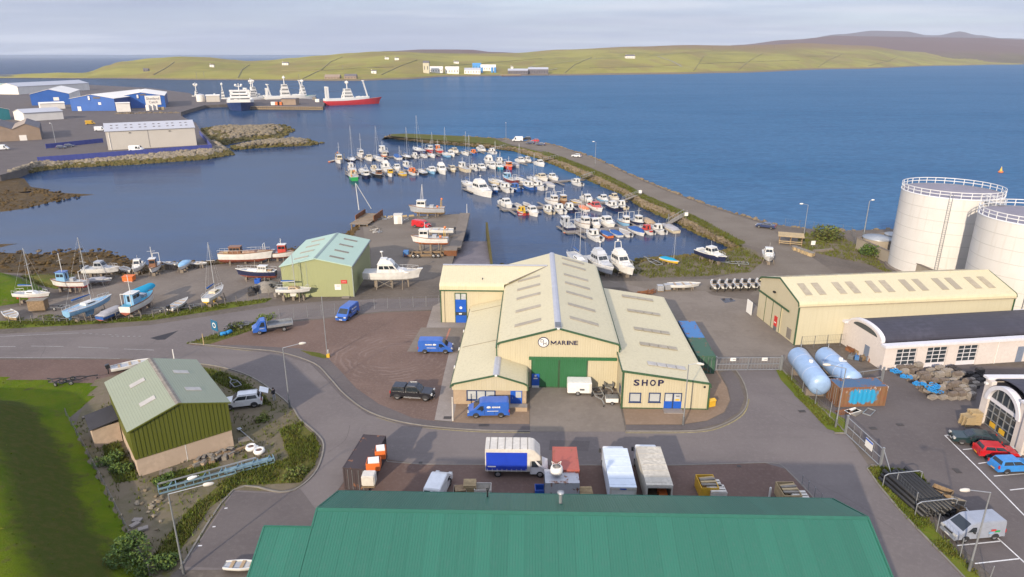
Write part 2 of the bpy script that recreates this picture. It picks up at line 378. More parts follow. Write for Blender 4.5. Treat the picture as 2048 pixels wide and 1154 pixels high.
def slope_strip(name,top,bot,mat,zt=0.0,zb=SEA - .4,kind='structure',rows=6,jit=.25,seed=1):
    """bank between two lines of world points"""
    rg = random.Random(seed);mb = MB();n = len(top);vs = [];fs = []
    for j in range(rows + 1):
        for i in range(n):
            t = j/rows;p = Vector(top[i]).lerp(Vector(bot[i]),t);z = zt + (zb - zt)*t
            if 0 < j < rows: z += rg.uniform(-jit,jit)
            vs.append((p.x,p.y,z))
    for j in range(rows):
        for i in range(n - 1): fs.append((j*n + i,(j + 1)*n + i,(j + 1)*n + i + 1,j*n + i + 1))
    mb.add(vs,fs);o = mb.build(name,mat);return tag(o,None,None,None,kind)
def rocks_on(name,top,bot,n,r0,r1,mat,seed,label,zt=0.0,zb=SEA - .3,weed=None,weedfrom=.55,tmin=0.0):
    """loose armour stones lying on a bank between two lines of points"""
    rg = random.Random(seed);mb = MB();seg = [];tot = 0
    for i in range(len(top) - 1):
        a = (Vector(top[i + 1]) - Vector(top[i])).length + (Vector(bot[i + 1]) - Vector(bot[i])).length;tot += a;seg.append(tot)
    for _ in range(n):
        x = rg.uniform(0,tot);i = next(k for k,q in enumerate(seg) if q >= x);s = rg.random();t = tmin + (1 - tmin)*rg.random()
        p = Vector(top[i]).lerp(Vector(top[i + 1]),s).lerp(Vector(bot[i]).lerp(Vector(bot[i + 1]),s),t)
        r = rg.uniform(r0,r1);mi = 1 if (weed and t + rg.uniform(-.12,.12) > weedfrom) else 0
        mb.rock((p.x,p.y,zt + (zb - zt)*t + r*.15),r,rg,mi)
    return tag(mb.build(name,[mat,weed] if weed else mat),label,None,None,'stuff')

# -- sea
mb = MB();mb.add([(-60000,-400,SEA),(60000,-400,SEA),(60000,70000,SEA),(-60000,70000,SEA)],[(0,1,2,3)])
tag(mb.build('sea','m_sea'),'blue rippled sea with a calm harbour behind the breakwater',None,None,'structure')

# -- the shore this side
shoreT = [(-200,575),(0,545),(70,548),(150,549),(215,550),(268,552),(300,546),(335,539),(430,530),(560,513),(640,500),(700,478),(724,447)]
shoreB = [(-200,520),(0,503),(75,504),(130,498),(205,499),(258,517),(295,529),(332,527),(428,521),(558,501),(638,487),(700,464),(722,444)]
bwT = [(1486,492),(1442,466),(1398,443),(1357,424),(1293,397),(1252,374),(1216,357),(1178,339),(1123,319),(1082,304),(1035,293),(987,288),(925,283),(864,279),(815,275),(780,272)]
bwB = [(1465,497),(1425,482),(1388,468),(1348,446),(1287,419),(1243,390),(1206,376),(1163,356),(1111,333),(1070,317),(1028,304),(981,298),(922,293),(862,288),(812,282),(768,276)]
harT = [(985,536),(1010,545),(1100,549),(1200,551),(1245,543),(1290,522),(1330,518),(1400,515),(1450,508),(1486,492)]
harB = [(985,533),(1010,530),(1100,529),(1200,531),(1250,527),(1286,515),(1325,511),(1400,508),(1445,503),(1465,497)]
outT = [(780,268),(815,267),(864,269),(925,272),(987,276),(1040,281),(1106,289),(1134,298),(1175,311),(1200,321),(1266,352),(1339,382),(1427,414),(1518,441),(1545,448),(1600,456),(1676,462),(1785,458),(2100,444),(2700,470)]
T_sh = [G(*p) for p in shoreT];B_sh = [G(*p,SEA - .4) for p in shoreB]
T_bw = [G(*p) for p in bwT];B_bw = [G(*p,SEA - .4) for p in bwB]
T_ha = [G(*p) for p in harT];B_ha = [G(*p,SEA - .4) for p in harB]
T_out = [G(*p) for p in outT];B_out = []
for i,p in enumerate(T_out):
    a = T_out[max(i - 1,0)];b = T_out[min(i + 1,len(T_out) - 1)];d = (b - a).normalized();q = p + Vector((-d.y,d.x,0))*4.2;B_out.append(Vector((q.x,q.y,SEA - .4)))
B_out[0] = Vector((T_out[0].x - 3,T_out[0].y + 2,SEA - .4))
quay = [(736,437),(800,433),(870,430),(932,427),(912,497),(904,530)]
outline = [Vector((-190,5,0)),Vector((-190,T_sh[0].y,0))] + T_sh + [G(*p) for p in quay] + T_ha + T_bw[1:] + T_out + [Vector((330,60,0)),Vector((330,5,0))]
sheet('ground',[(p.x,p.y) for p in outline],0.0,'m_land',label='bare gravelly ground of the boatyard and the breakwater',world=True)
slope_strip('shore_bank',T_sh,B_sh,'m_seaweed',rows=8,jit=.18,seed=2)
slope_strip('harbour_bank',T_ha,B_ha,'m_rock_weed',seed=3)
slope_strip('breakwater_inner_bank',T_bw,B_bw,'m_rough_grass',seed=4)
slope_strip('breakwater_outer_bank',T_out,B_out,'m_rock',seed=5)
slope_strip('breakwater_tip_bank',[T_bw[-1],(T_bw[-1] + T_out[0])/2 + Vector((-.6,0,0)),T_out[0]],[B_bw[-1],Vector((T_out[0].x - 5,T_out[0].y - 3,SEA - .4)),B_out[0]],'m_rock',seed=6)
rocks_on('breakwater_rocks',T_bw,B_bw,2600,.45,1.05,'m_rock',11,'rough brown armour stones on the harbour side of the breakwater',weed='m_rock_weed',weedfrom=.72,tmin=.3)
rocks_on('outer_rocks',T_out[3:19],B_out[3:19],1700,.3,1.0,'m_rock',12,'brown stones along the seaward edge of the breakwater',weed='m_rock_weed')
rocks_on('harbour_rocks',T_ha,B_ha,260,.3,.7,'m_rock_weed',13,'small weedy stones along the near edge of the harbour')
rocks_on('shore_rocks',T_sh,B_sh,900,.2,.75,'m_seaweed',14,'weed covered boulders on the left foreshore',weed='m_rock',weedfrom=1.05)
# seaweed covered spits in the left bay
def spit(name,px,z,mat,label,seed,hump=.55):
    rg = random.Random(seed);P = [G(*p,SEA) for p in px];c = sum(P,Vector())/len(P);mb = MB();n = len(P);vs = [];rings = 6
    for j in range(rings + 1):
        k = j/rings
        for p in P: q = p.lerp(c,k);vs.append((q.x + rg.uniform(-.3,.3),q.y + rg.uniform(-.3,.3),SEA - .25 + hump*min(1,k*2.2) + rg.uniform(-.08,.08)))
    fs = [(j*n + i,j*n + (i + 1) % n,(j + 1)*n + (i + 1) % n,(j + 1)*n + i) for j in range(rings) for i in range(n)]
    mb.add(vs,fs);tag(mb.build(name,mat),label,None,None,'structure')
spit('seaweed_spit',[(-160,440),(-60,432),(0,431),(60,424),(110,408),(160,397),(217,389),(150,389),(80,391),(40,386),(20,383),(90,381),(118,377),(70,370),(50,352),(20,345),(-80,352),(-170,372),(-200,410)],0,'m_seaweed','brown weedy spit reaching into the left bay',21,.7)
spit('weedy_skerry',[(-80,505),(0,496),(30,489),(54,485),(20,487),(-30,492),(-90,497)],0,'m_seaweed','thin dark weedy skerry at the left edge of the bay',22,.4)
rocks_on('spit_rocks',[G(*p,SEA) for p in ((-100,400),(0,385),(60,378))],[G(*p,SEA) for p in ((-100,430),(30,420),(180,394))],240,.3,.9,'m_seaweed',23,'dark weedy stones strewn over the left spit',zt=SEA + .3,zb=SEA + .2)

# -- quay and slipway
qz = [G(*p) for p in quay]
mb = MB()
for a,b in zip(qz,qz[1:]): mb.quad((a.x,a.y,0),(b.x,b.y,0),(b.x,b.y,SEA - .6),(a.x,a.y,SEA - .6))
tag(mb.build('quay_wall','m_quay'),kind='structure')
sheet('quay_deck',[(724,447),(736,437),(800,433),(870,430),(931,427.6),(911,497),(903,532),(860,560),(760,560),(741,545),(742,500),(730,478)],.015,'m_track',label='dark worn surface of the boatyard quay')
mb = MB();ribbon(mb,[G(930,428),G(921,462),G(910,497)],2.6,-.3,.28);tag(mb.build('quay_edge','m_concrete'),kind='structure')
mb = MB();s0,s1 = G(905,532),G(982,534);e0 = G(918,470,SEA - .8);e1 = G(972,470,SEA - .8)
mb.quad((s0.x,s0.y,.01),(s1.x,s1.y,.01),tuple(e1),tuple(e0));tag(mb.build('slipway','m_concrete_wet'),'wet concrete slipway running down into the harbour',None,None,'structure')
mb = MB();ribbon(mb,[Vector((s1.x + .2,s1.y,0)),Vector((e1.x + .2,e1.y,0))],.5,SEA - 1,.05)
tag(mb.build('slipway_wall','m_rock_weed'),kind='structure')

# -- surfaces of the yards and roads
sheet('boat_yard_gravel',[(-20,640),(60,640),(140,625),(300,640),(420,617),(560,596),(566,575),(570,545),(560,520),(430,534),(330,545),(265,560),(215,572),(160,582),(60,612),(-20,620)],.008,'m_yard_gravel',label='pale gravel of the boat storage yard')
sheet('road',[(-400,688),(0,668),(150,661),(300,650),(450,627),(560,611),(640,603),(760,598),(880,596),(880,619),(760,623),(640,637),(560,642),(490,652),(430,670),(378,687),(480,697),(560,705),(628,727),(660,757),(690,790),(740,825),(820,848),(940,860),(1060,863),(1250,863),(1390,862),(1445,850),(1484,826),(1495,797),(1487,765),(1470,738),(1560,735),(1600,780),(1640,815),(1692,866),(1740,935),(1790,990),(1850,1040),(1985,1180),(1985,1300),(1640,1300),(1640,1010),(1530,925),(1350,930),(840,928),(770,918),(735,917),(715,928),(690,960),(640,1030),(560,1140),(360,1140),(466,981),(560,985),(600,975),(635,940),(648,890),(628,862),(600,838),(585,815),(560,790),(500,752),(430,731),(350,723),(250,717),(0,717),(-400,737)],.02,'m_asphalt',label='purple grey asphalt of the curving estate road')
sheet('road_patch',[(300,676),(357,661),(330,679),(315,680)],.026,'m_asphalt_new',label='freshly tarred wedge at the road junction')
sheet('car_park',[(735,918),(770,919),(840,929),(1350,931),(1530,926),(1572,938),(1640,1011),(1640,1090),(560,1130),(640,1030),(690,962),(716,929)],.028,'m_red_gravel',label='reddish paved parking area behind the green roof')
sheet('side_lot',[(468,983),(560,987),(600,977),(640,1030),(560,1140),(366,1133)],.029,'m_asphalt_dark',label='dark tarred parking lot beside the green roofed building')
sheet('gravel_yard',[(378,690),(430,672),(492,655),(562,645),(640,639),(762,625),(878,621),(900,640),(900,705),(868,850),(820,843),(742,820),(696,786),(668,752),(638,722),(560,700),(480,694)],.026,'m_tyre_gravel',label='reddish gravel yard where the blue vans park')
sheet('dirt_strip',[(-400,738),(0,719),(250,719),(350,725),(330,760),(200,768),(60,760),(-400,775)],.012,'m_red_gravel',label='bare earth strip along the near side of the road')
# footway round the workshop
sheet('footway',[(398,690),(480,699),(556,707),(620,727),(650,757),(683,793),(735,829),(818,853),(940,861),(1060,861),(1060,848),(950,847),(870,842),(826,836),(758,808),(712,776),(684,745),(655,715),(600,697),(480,690)],.035,'m_asphalt_dark',label='tarred footway around the gravel yard')
sheet('footway_shop',[(1252,862),(1390,859),(1440,847),(1478,824),(1489,797),(1478,760),(1461,739),(1440,745),(1456,775),(1462,800),(1450,825),(1415,842),(1360,850),(1252,850)],.035,'m_asphalt_dark',label='tarred footway around the shop corner')
sheet('shop_paving',[(1252,849),(1360,849),(1414,841),(1448,824),(1460,800),(1454,775),(1436,745),(1420,700),(1405,690),(1400,812),(1245,814)],.033,'m_paving',label='brown block paving beside the shop')
sheet('office_paving',[(905,848),(1059,849),(1059,806),(905,806)],.034,'m_paving',label='brown block paving in front of the office')
sheet('apron',[(1060,863),(1251,863),(1236,790),(1236,766),(1060,766)],.036,'m_concrete',label='stained concrete apron before the workshop doors')
sheet('slab_path',[(869,840),(905,843),(937,690),(937,640),(880,605),(866,612),(851,660),(908,662),(887,752)],.037,'m_slabs',label='pale concrete path along the workshop')
sheet('loading_bay',[(814,703),(842,655),(936,655),(920,706)],.042,'m_concrete',label='concrete loading bay beside the blue door')
line([(900,657),(890,684),(880,700)],.28,.05,'m_red_line')
# east yard and fenced compound
sheet('east_yard',[(1215,560),(1330,585),(1410,582),(1425,590),(1500,600),(1545,640),(1590,690),(1560,735),(1470,738),(1420,742),(1330,640),(1300,600)],.016,'m_concrete',label='broad concrete yard east of the workshop')
sheet('puddle',[(1440,597),(1462,596),(1472,602),(1450,606)],.03,'m_mudwater',label='dark damp patch in the east yard')
sheet('compound',[(1640,800),(1760,740),(1760,700),(1950,730),(2048,735),(2300,760),(2300,1300),(2030,1300),(2010,1180),(1900,1070),(1835,990),(1780,940),(1752,930),(1720,868)],.018,'m_asphalt_dark',label='dark asphalt yard of the fenced compound')
sheet('breakwater_road',[(1545,545),(1530,500),(1486,488),(1440,458),(1398,435),(1357,416),(1293,390),(1252,367),(1216,350),(1178,333),(1123,313),(1088,303),(1030,290),(1000,283),(1012,279),(1040,282.5),(1106,290.5),(1134,299.5),(1175,312.5),(1200,323),(1266,354.5),(1339,385),(1427,417),(1518,445),(1560,470),(1600,500),(1650,535),(1680,560),(1640,580),(1500,590)],.014,'m_track',label='grey road running out along the breakwater')
sheet('back_yard',[(1000,575),(1240,575),(1300,588),(1420,583),(1540,575),(1640,578),(1690,560),(1650,532),(1600,498),(1540,500),(1500,540),(1420,558),(1300,562),(1000,562)],.011,'m_track',label='worn gravel track behind the workshop')
sheet('tower_verge',[(1592,500),(1640,508),(1740,530),(1800,560),(1780,545),(1730,500),(1676,470),(1600,466)],.02,'m_plot',label='rough grass beside the tank wall')
# breakwater verges and grassy arm
def vergestrip(px_in,px_out,z,mat,name,label):
    P = [(*p,) for p in px_in] + [(*p,) for p in px_out[::-1]];return sheet(name,P,z,mat,label=label)
vergestrip([(1480,490),(1440,464.5),(1398,442),(1357,423),(1293,396),(1252,373),(1216,356),(1178,338.5),(1123,318.3),(1082,303.5)],[(1492,486),(1440,459),(1398,436),(1357,417),(1293,391),(1252,368),(1216,351),(1178,334),(1123,314),(1088,302.5)],.02,'m_rough_grass','breakwater_verge','yellow green verge along the breakwater road')
sheet('breakwater_grass',[(781,271.6),(815,274.6),(864,278.6),(925,282.6),(987,287.6),(1025,291),(1000,282),(987,276.4),(925,272.4),(864,269.4),(815,267.4),(784,268.3)],.02,'m_rough_grass',label='olive grass on the outer arm of the breakwater')
sheet('harbour_grass',[(1246,542),(1290,523),(1330,519),(1400,516),(1450,509),(1486,493),(1510,500),(1530,520),(1500,545),(1400,553),(1300,556)],.018,'m_plot',label='patchy grass beside the laid up boats')
# grass strips
sheet('compound_verge',[(1566,738),(1600,775),(1645,818),(1690,867),(1655,858),(1600,800),(1562,760),(1552,740)],.05,'m_verge')
sheet('lamp_verge',[(1590,778),(1640,812),(1690,838),(1692,866),(1672,866),(1630,826),(1588,790)],.055,'m_verge',label='grass strip under the compound street lamp')
sheet('gate_verge',[(1733,937),(1760,934),(1800,937),(1838,945),(1862,975),(1852,1035),(1892,1083),(1960,1154),(2010,1200),(1970,1200),(1880,1105),(1800,1022)],.05,'m_verge',label='bright grass strip along the pipe stack')
sheet('roadside_verge',[(-300,670),(0,658),(150,650),(300,641),(430,621),(530,605),(545,597),(420,610),(300,630),(180,642),(60,640),(-300,650)],.024,'m_verge',label='grass verge below the boat yard fence')
sheet('yard_verge',[(372,688),(430,668),(492,650),(520,640),(545,636),(530,652),(470,672),(420,688)],.034,'m_rough_grass',label='weedy corner beside the blue signboard')
sheet('lamp_corner_verge',[(600,700),(640,706),(662,714),(648,717),(622,711)],.04,'m_rough_grass',label='small weedy verge around the tall pole')
sheet('shed_plot',[(330,726),(430,734),(500,754),(556,790),(585,818),(598,840),(626,864),(645,890),(632,938),(598,972),(560,983),(470,979),(366,1130),(330,1160),(280,1160),(235,1040),(150,850),(190,760)],.015,'m_plot',label='stony plot around the small green shed')
for nm,px,mt,lb in (
    ('weed_patch',[(560,860),(600,845),(626,868),(640,895),(630,930),(600,965),(540,968),(480,970),(420,1015),(340,1130),(300,1120),(380,1020),(450,960),(520,930),(580,920)],'m_rough_grass','rusty yellow weeds bordering the kerb of the shed plot'),
    ('weed_patch',[(405,735),(470,752),(530,790),(545,812),(500,800),(440,768),(395,750)],'m_rough_grass','dull olive weeds between the shed and the road bend'),
    ('weed_patch',[(195,850),(222,858),(262,930),(276,960),(230,965),(212,920)],'m_verge','lush green weeds along the left wall of the shed'),
    ('weed_patch',[(300,962),(360,940),(430,915),(440,930),(400,955),(320,978)],'m_verge','green weeds growing before the shed gable')):
    sheet(nm,px,.03,mt,label=lb)
# road paint and kerbs
kerb([(378,687),(480,697),(560,705),(628,727),(660,757),(690,790),(740,825),(820,848),(940,860),(1060,863)])
kerb([(1251,863),(1390,862),(1445,850),(1484,826),(1495,797),(1487,765),(1470,738)])
line([(400,690),(480,699.5),(560,707.5),(627,729),(658,759.5),(688,792.5),(738,827.5),(818,850.5),(940,862.7),(1060,865.5)],.16,.026,'m_yellow_line',4)
line([(1251,865.5),(1391,864.5),(1447,852.5),(1487,828),(1498,798)],.16,.026,'m_yellow_line',4)
kerb([(350,724),(430,732),(500,753),(556,790),(585,816),(600,839),(628,863),(647,890),(634,940),(599,975),(560,985),(467,981),(360,1140)])
kerb([(714,930),(735,917),(770,918.5),(840,928.5),(1350,930.5),(1530,925.5),(1572,938),(1640,1010)],.14,.04,'m_kerb',2)
kerb([(1692,867),(1645,819),(1600,777),(1562,737)],.15,.12,'m_kerb',2);kerb([(1669,867),(1692,867)],.15,.12,'m_kerb',1)
kerb([(1760,933),(1734,938),(1800,1022),(1880,1105),(1975,1205)],.15,.12,'m_kerb',2)
for (a,b) in (((-30,693),(31,693)),((62,692),(127,693)),((157,694),(217,696)),((248,698),(308,700))): line([a,b],.14,.026)
line([(0,673),(80,669),(152,666)],.12,.026)
for i in range(7): line([(152 + i*13,666 + i*.6),(158 + i*13,666.3 + i*.6)],.12,.026)
for i in range(6): line([(222 + i*11,672.5),(227 + i*11,672.3)],.18,.026)
line([(-100,719),(0,715),(120,714.5),(240,717)],.1,.026)
for a,b in (((455,1016),(449,1016.5)),((431,1053),(425,1053.5)),((404,1091),(396,1091.5))): line([a,b],.14,.034,'m_white_line')
# compound bays
line([(1889,870),(1960,940),(2048,1030),(2160,1150)],.12,.023,'m_white_line',1,'bay_marking')
for a,b in (((1889,870.6),(1922,869)),((1926,899),(1960,896)),((1957,927),(1990,922)),((1988,952),(2060,946)),((2020,980),(2090,972))): line([a,b],.12,.023,'m_white_line',1,'bay_marking')
line([(1920,1006),(1990,1071),(2048,1124),(2090,1165)],.12,.023,'m_white_line',1,'bay_marking')
for a,b in (((1915,1018),(1934,1016)),((1914,1091),(2002,1082)),((1950,1127),(2040,1117)),((1990,1165),(2080,1155))): line([a,b],.12,.023,'m_white_line',1,'bay_marking')
# sealed cracks and repair patches in the asphalt
for px in ([(262,722),(275,706),(300,690),(322,672)],[(400,695),(420,715),(470,742)],[(655,905),(690,880),(700,850)],[(1560,830),(1600,850),(1680,870)],[(1620,960),(1700,1000),(1790,1060)],[(1500,780),(1560,800),(1620,820)],[(1760,830),(1840,850),(1900,865)],[(60,668),(90,690),(80,716)]): line(px,.05,.024,'m_asphalt_dark',4,'crack_seal')
for px in ([(1100,880),(1180,882),(1176,902),(1098,900)],[(1790,870),(1840,880),(1850,905),(1800,900)]): sheet('repair_patch',px,.0245,'m_asphalt_dark',label='slightly darker patched rectangle in the road')
# iron covers in the road
plain('m_iron',(.07,.06,.055),.6,.3,.2)
for i,(u,v,dx,dy) in enumerate(((895,836,.9,.6),(968,851,1.2,.5),(1604,823,.8,.5),(1914,942,.6,.8),(1800,850,.8,.5),(1746,857,.8,.5),(841,926,.35,.35),(1478,933,.4,.35))):
    mb = MB();mb.bb(-dx/2,dx/2,-dy/2,dy/2,0,.012);mb.bb(-dx/2 + .06,dx/2 - .06,-dy/2 + .06,dy/2 - .06,.011,.016)
    p = G(u,v);o = mb.build('drain_cover','m_iron',None,(p.x,p.y,.046));tag(o,None,None,None,'structure')

# -- grass field on a bank at the left
foot = [(-420,800),(-120,792),(0,792),(70,796),(118,812),(133,832),(165,890),(205,965),(261,1074),(300,1150),(330,1230)]
FT = [G(*p) for p in foot]
def seg_dist(p):
    best = 1e9
    for a,b in zip(FT,FT[1:]):
        d = b - a;t = max(0,min(1,((p.x - a.x)*d.x + (p.y - a.y)*d.y)/(d.x*d.x + d.y*d.y)));q = a + d*t
        dd = math.hypot(p.x - q.x,p.y - q.y)
        if dd < best: best = dd
    return best
def inside(p,poly):
    c = False;j = len(poly) - 1
    for i in range(len(poly)):
        a,b = poly[i],poly[j]
        if (a.y > p.y) != (b.y > p.y) and p.x < (b.x - a.x)*(p.y - a.y)/(b.y - a.y) + a.x: c = not c
        j = i
    return c
FPOLY = FT + [Vector((-22,20,0)),Vector((-190,20,0)),Vector((-190,FT[0].y,0))]
FLOW = [G(*p) for p in ((-420,775),(0,752),(100,757),(200,765),(180,790),(150,835))]
def field_z(p):
    if not inside(p,FPOLY): return .06
    d = seg_dist(p);k = min(1,d/9.0);k = k*k*(3 - 2*k)
    return .06 + 4.4*k + .25*mnoise.noise(Vector((p.x*.12,p.y*.12,0)))*k
mb = MB();nx,ny = 110,80;idx = {}
x0,x1,y0,y1 = -150,-20,22,92
FIELD = [G(*p) for p in ((-420,775),(0,754),(60,758),(110,762),(200,768),(186,800),(150,836),(168,890),(208,965),(264,1074),(303,1150),(333,1230))] + [Vector((-20,20,0)),Vector((-190,20,0))]
for j in range(ny + 1):
    for i in range(nx + 1):
        p = Vector((x0 + (x1 - x0)*i/nx,y0 + (y1 - y0)*j/ny,0));ins = inside(p,FIELD)
        idx[i,j] = len(mb.v);mb.v.append((p.x,p.y,field_z(p) if ins else -.15))
for j in range(ny):
    for i in range(nx):
        q = [idx[i,j],idx[i + 1,j],idx[i + 1,j + 1],idx[i,j + 1]]
        zs = [mb.v[k][2] for k in q]
        if max(zs) > -.1: mb.f.append(q);mb.m.append(0);mb.smooth.append(True)
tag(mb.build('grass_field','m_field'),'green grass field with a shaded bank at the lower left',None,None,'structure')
# coarse tufts on the field, one mass
rg = random.Random(5);mb = MB()
for _ in range(6000):
    p = Vector((rg.uniform(-80,-22),rg.uniform(30,90),0))
    if not inside(p,FIELD): continue
    if rg.random() > .35 + .9*max(0,mnoise.noise(Vector((p.x*.25,p.y*.25,3)))): continue
    z = field_z(p) - .02;h = rg.uniform(.04,.12);a = rg.uniform(0,6.28);wd = rg.uniform(.06,.18)
    dx,dy = math.cos(a)*wd,math.sin(a)*wd;lx,ly = rg.uniform(-.08,.08),rg.uniform(-.08,.08)
    mb.add([(p.x - dx,p.y - dy,z),(p.x + dx,p.y + dy,z),(p.x + lx,p.y + ly,z + h)],[(0,1,2)],rg.choice((0,0,1)))
tag(mb.build('field_grass_tufts',['m_grass','m_verge']),'loose grass tufts over the field',None,None,'stuff')
# shore grass, left
def mound(name,px,h,mat,label,seed,rings=6,z0=.02):
    rg = random.Random(seed);P = [G(*p) for p in px];c = sum(P,Vector())/len(P);n = len(P);vs = [];mb = MB()
    for j in range(rings + 1):
        k = j/rings
        for p in P: q = p.lerp(c,k);e = min(1,k*1.8);vs.append((q.x,q.y,z0 + h*e*e*(3 - 2*e) + (rg.uniform(-.06,.06) if j else 0)))
    mb.add(vs,[(j*n + i,j*n + (i + 1) % n,(j + 1)*n + (i + 1) % n,(j + 1)*n + i) for j in range(rings) for i in range(n)],0,True)
    return tag(mb.build(name,mat),label,None,None,'structure')
mound('shore_meadow',[(-200,555),(0,545),(30,552),(60,562),(90,580),(100,592),(70,600),(40,606),(0,612),(-200,640)],1.6,'m_grass','bright green meadow at the left edge of the boat yard',31)
mound('shore_grass',[(40,552),(80,549),(145,551),(165,562),(150,575),(110,578),(70,568)],.5,'m_rough_grass','rough grass between the foreshore and the yard',32)
# -- island across the sound
def interp(tab,x):
    if x <= tab[0][0]: return tab[0][1]
    for (a,b),(c,d) in zip(tab,tab[1:]):
        if x <= c:
            t = (x - a)/(c - a);t = t*t*(3 - 2*t);return b + (d - b)*t
    return tab[-1][1]
shoreV = [(-900,157),(0,156),(200,157),(400,160),(700,162),(800,159),(900,153),(1100,151),(1350,148.5),(1450,146),(1700,138),(1900,131.5),(2000,129.5),(2100,128.5),(2700,128)]
crestV = [(-900,152),(0,154),(60,148),(110,145),(170,147),(205,132),(240,123),(308,116),(359,113),(410,114),(461,119),(495,122),(533,120.5),(581,116),(640,111),(700,106),(750,103),(800,103.5),(860,106),(925,107),(980,107),(1024,106),(1124,99),(1274,93),(1374,90),(1474,91),(1549,89),(1599,86),(1724,91),(1824,103),(1924,113),(2048,122),(2200,126),(2700,127)]
deep = [(-900,120),(0,120),(150,150),(205,420),(300,620),(700,900),(1100,1100),(1600,1300),(1900,900),(2100,500),(2700,300)]
UA = [-900 + i*12 for i in range(301)];NA = 30
def islandP(u,t):
    a = G(u,interp(shoreV,u),SEA);yr = a.y + interp(deep,u);k = ray(u,VH);bx = k.x/k.y
    zc = zat((0,yr),interp(crestV,u))
    y = a.y + (yr - a.y)*t;n = mnoise.noise(Vector((bx*y*.004,y*.004,1.3))) + .5*mnoise.noise(Vector((bx*y*.012,y*.012,7)))
    if t <= 1: f = t ** .85;z = SEA - .3 + min(3.2,60*t) + (zc - SEA - 3)*f + n*7*math.sin(math.pi*min(t,1)) ** 1.0
    else: z = zc - (t - 1)*zc*.9
    return Vector((bx*y,y,z))
mb = MB();cols = len(UA);ts = [0,.006,.02,.04,.07] + [.1 + .9*i/22 for i in range(23)] + [1.25,1.6]
for t_ in ts:
    for u in UA: mb.v.append(tuple(islandP(u,t_)))
for j in range(len(ts) - 1):
    for i in range(cols - 1): mb.f.append((j*cols + i,j*cols + i + 1,(j + 1)*cols + i + 1,(j + 1)*cols + i));mb.m.append(0 if j > 1 else 1);mb.smooth.append(True)
tag(mb.build('island_hill',['m_hill','m_rock']),'long grassy island across the sound',None,None,'structure')
def on_island(u,v):
    best = None
    for i in range(1,200):
        p = islandP(u,i/200);e = abs(proj(p)[1] - v)
        if best is None or e < best[0]: best = (e,p)
    return best[1]
def backhill(name,label,tab,dist,front,mat,seed):
    us = [tab[0][0] + (tab[-1][0] - tab[0][0])*i/120 for i in range(121)];mb = MB();ts = [i/14 for i in range(15)] + [1.3]
    for t_ in ts:
        for u in us:
            k = ray(u,VH);bx = k.x/k.y;zc = zat((0,dist),interp(tab,u));y = dist - front*(1 - t_)
            n = mnoise.noise(Vector((bx*y*.002,y*.002,seed)))*14*math.sin(math.pi*min(1,t_))
            z = (zc*t_ ** .9 + n) if t_ <= 1 else zc*.6
            mb.v.append((bx*y,y,z - 2))
    c = len(us)
    for j in range(len(ts) - 1):
        for i in range(c - 1): mb.f.append((j*c + i,j*c + i + 1,(j + 1)*c + i + 1,(j + 1)*c + i));mb.m.append(0);mb.smooth.append(True)
    tag(mb.build(name,mat),label,None,None,'structure')
backhill('heather_hill','brown heather ridge behind the middle of the island',[(600,118),(700,108),(780,101),(850,98),(900,98),(940,98.5),(985,103),(1060,106),(1200,112)],3400,1100,'m_heath',1)
backhill('moor','broad purple brown moor behind the right part of the island',[(1300,112),(1424,95),(1474,89),(1574,79),(1674,71),(1724,72),(1849,74),(1950,75),(2048,79),(2300,84),(2700,90)],4700,1500,'m_heath',2)
backhill('far_hill','distant hazy hill with two rounded tops',[(1500,90),(1600,78),(1674,68),(1739,61),(1800,62),(1849,70),(1868,70),(1909,62.5),(1949,70),(1999,76),(2200,86)],8200,2400,'m_far_heath',3)
# dry stone dykes between the fields
plain('m_dyke',(.20,.17,.085),.95,0,.2,.05)
for px in ([(300,150),(330,135),(350,122)],[(470,156),(480,140),(500,128)],[(600,158),(640,140),(660,124),(690,112)],[(760,150),(800,132),(840,118)],[(560,142),(640,142),(720,136),(800,134)],[(900,132),(1000,124),(1100,116)],[(1130,146),(1150,130),(1190,112)],[(1390,142),(1400,126),(1410,108)],[(1480,140),(1500,122),(1530,104)],[(1400,128),(1500,124),(1620,120)],[(1640,134),(1660,120),(1690,106)],[(1740,132),(1780,122),(1800,112)],[(1180,136),(1280,134),(1380,130)]):
    P = []
    for a,b in zip(px,px[1:]):
        for i in range(6): P.append(on_island(a[0] + (b[0] - a[0])*i/6,a[1] + (b[1] - a[1])*i/6))
    mb = MB()
    for a,b in zip(P,P[1:]): mb.beam(a + Vector((0,0,.5)),b + Vector((0,0,.5)),1.0,1.1)
    tag(mb.build('field_dyke','m_dyke'),'thin stone dyke crossing the island hillside',None,None,'structure')
# tracks over the island
plain('m_farm_track',(.27,.24,.17),.95,0,.2,.05)
for px in ([(1250,113),(1180,119),(1100,128),(1060,134),(1100,141),(1117,137)],[(1315,113),(1345,123),(1370,136)],[(1290,113),(1360,106),(1440,102),(1560,98),(1640,99)],[(1600,112),(1700,114),(1800,125)]):
    P = []
    for a,b in zip(px,px[1:]):
        for i in range(6): P.append(on_island(a[0] + (b[0] - a[0])*i/6,a[1] + (b[1] - a[1])*i/6))
    mb = MB();vs = [];fs = []
    for i,p in enumerate(P):
        a = P[max(0,i - 1)];b = P[min(len(P) - 1,i + 1)];d = (b - a).normalized();q = Vector((-d.y,d.x,0)).normalized()*2.4
        vs += [p + q + Vector((0,0,1.0)),p - q + Vector((0,0,1.0))]
        if i: k = 2*i;fs.append((k - 2,k - 1,k + 1,k))
    mb.add(vs,fs);tag(mb.build('farm_track','m_farm_track'),'pale track crossing the island hillside',None,None,'structure')
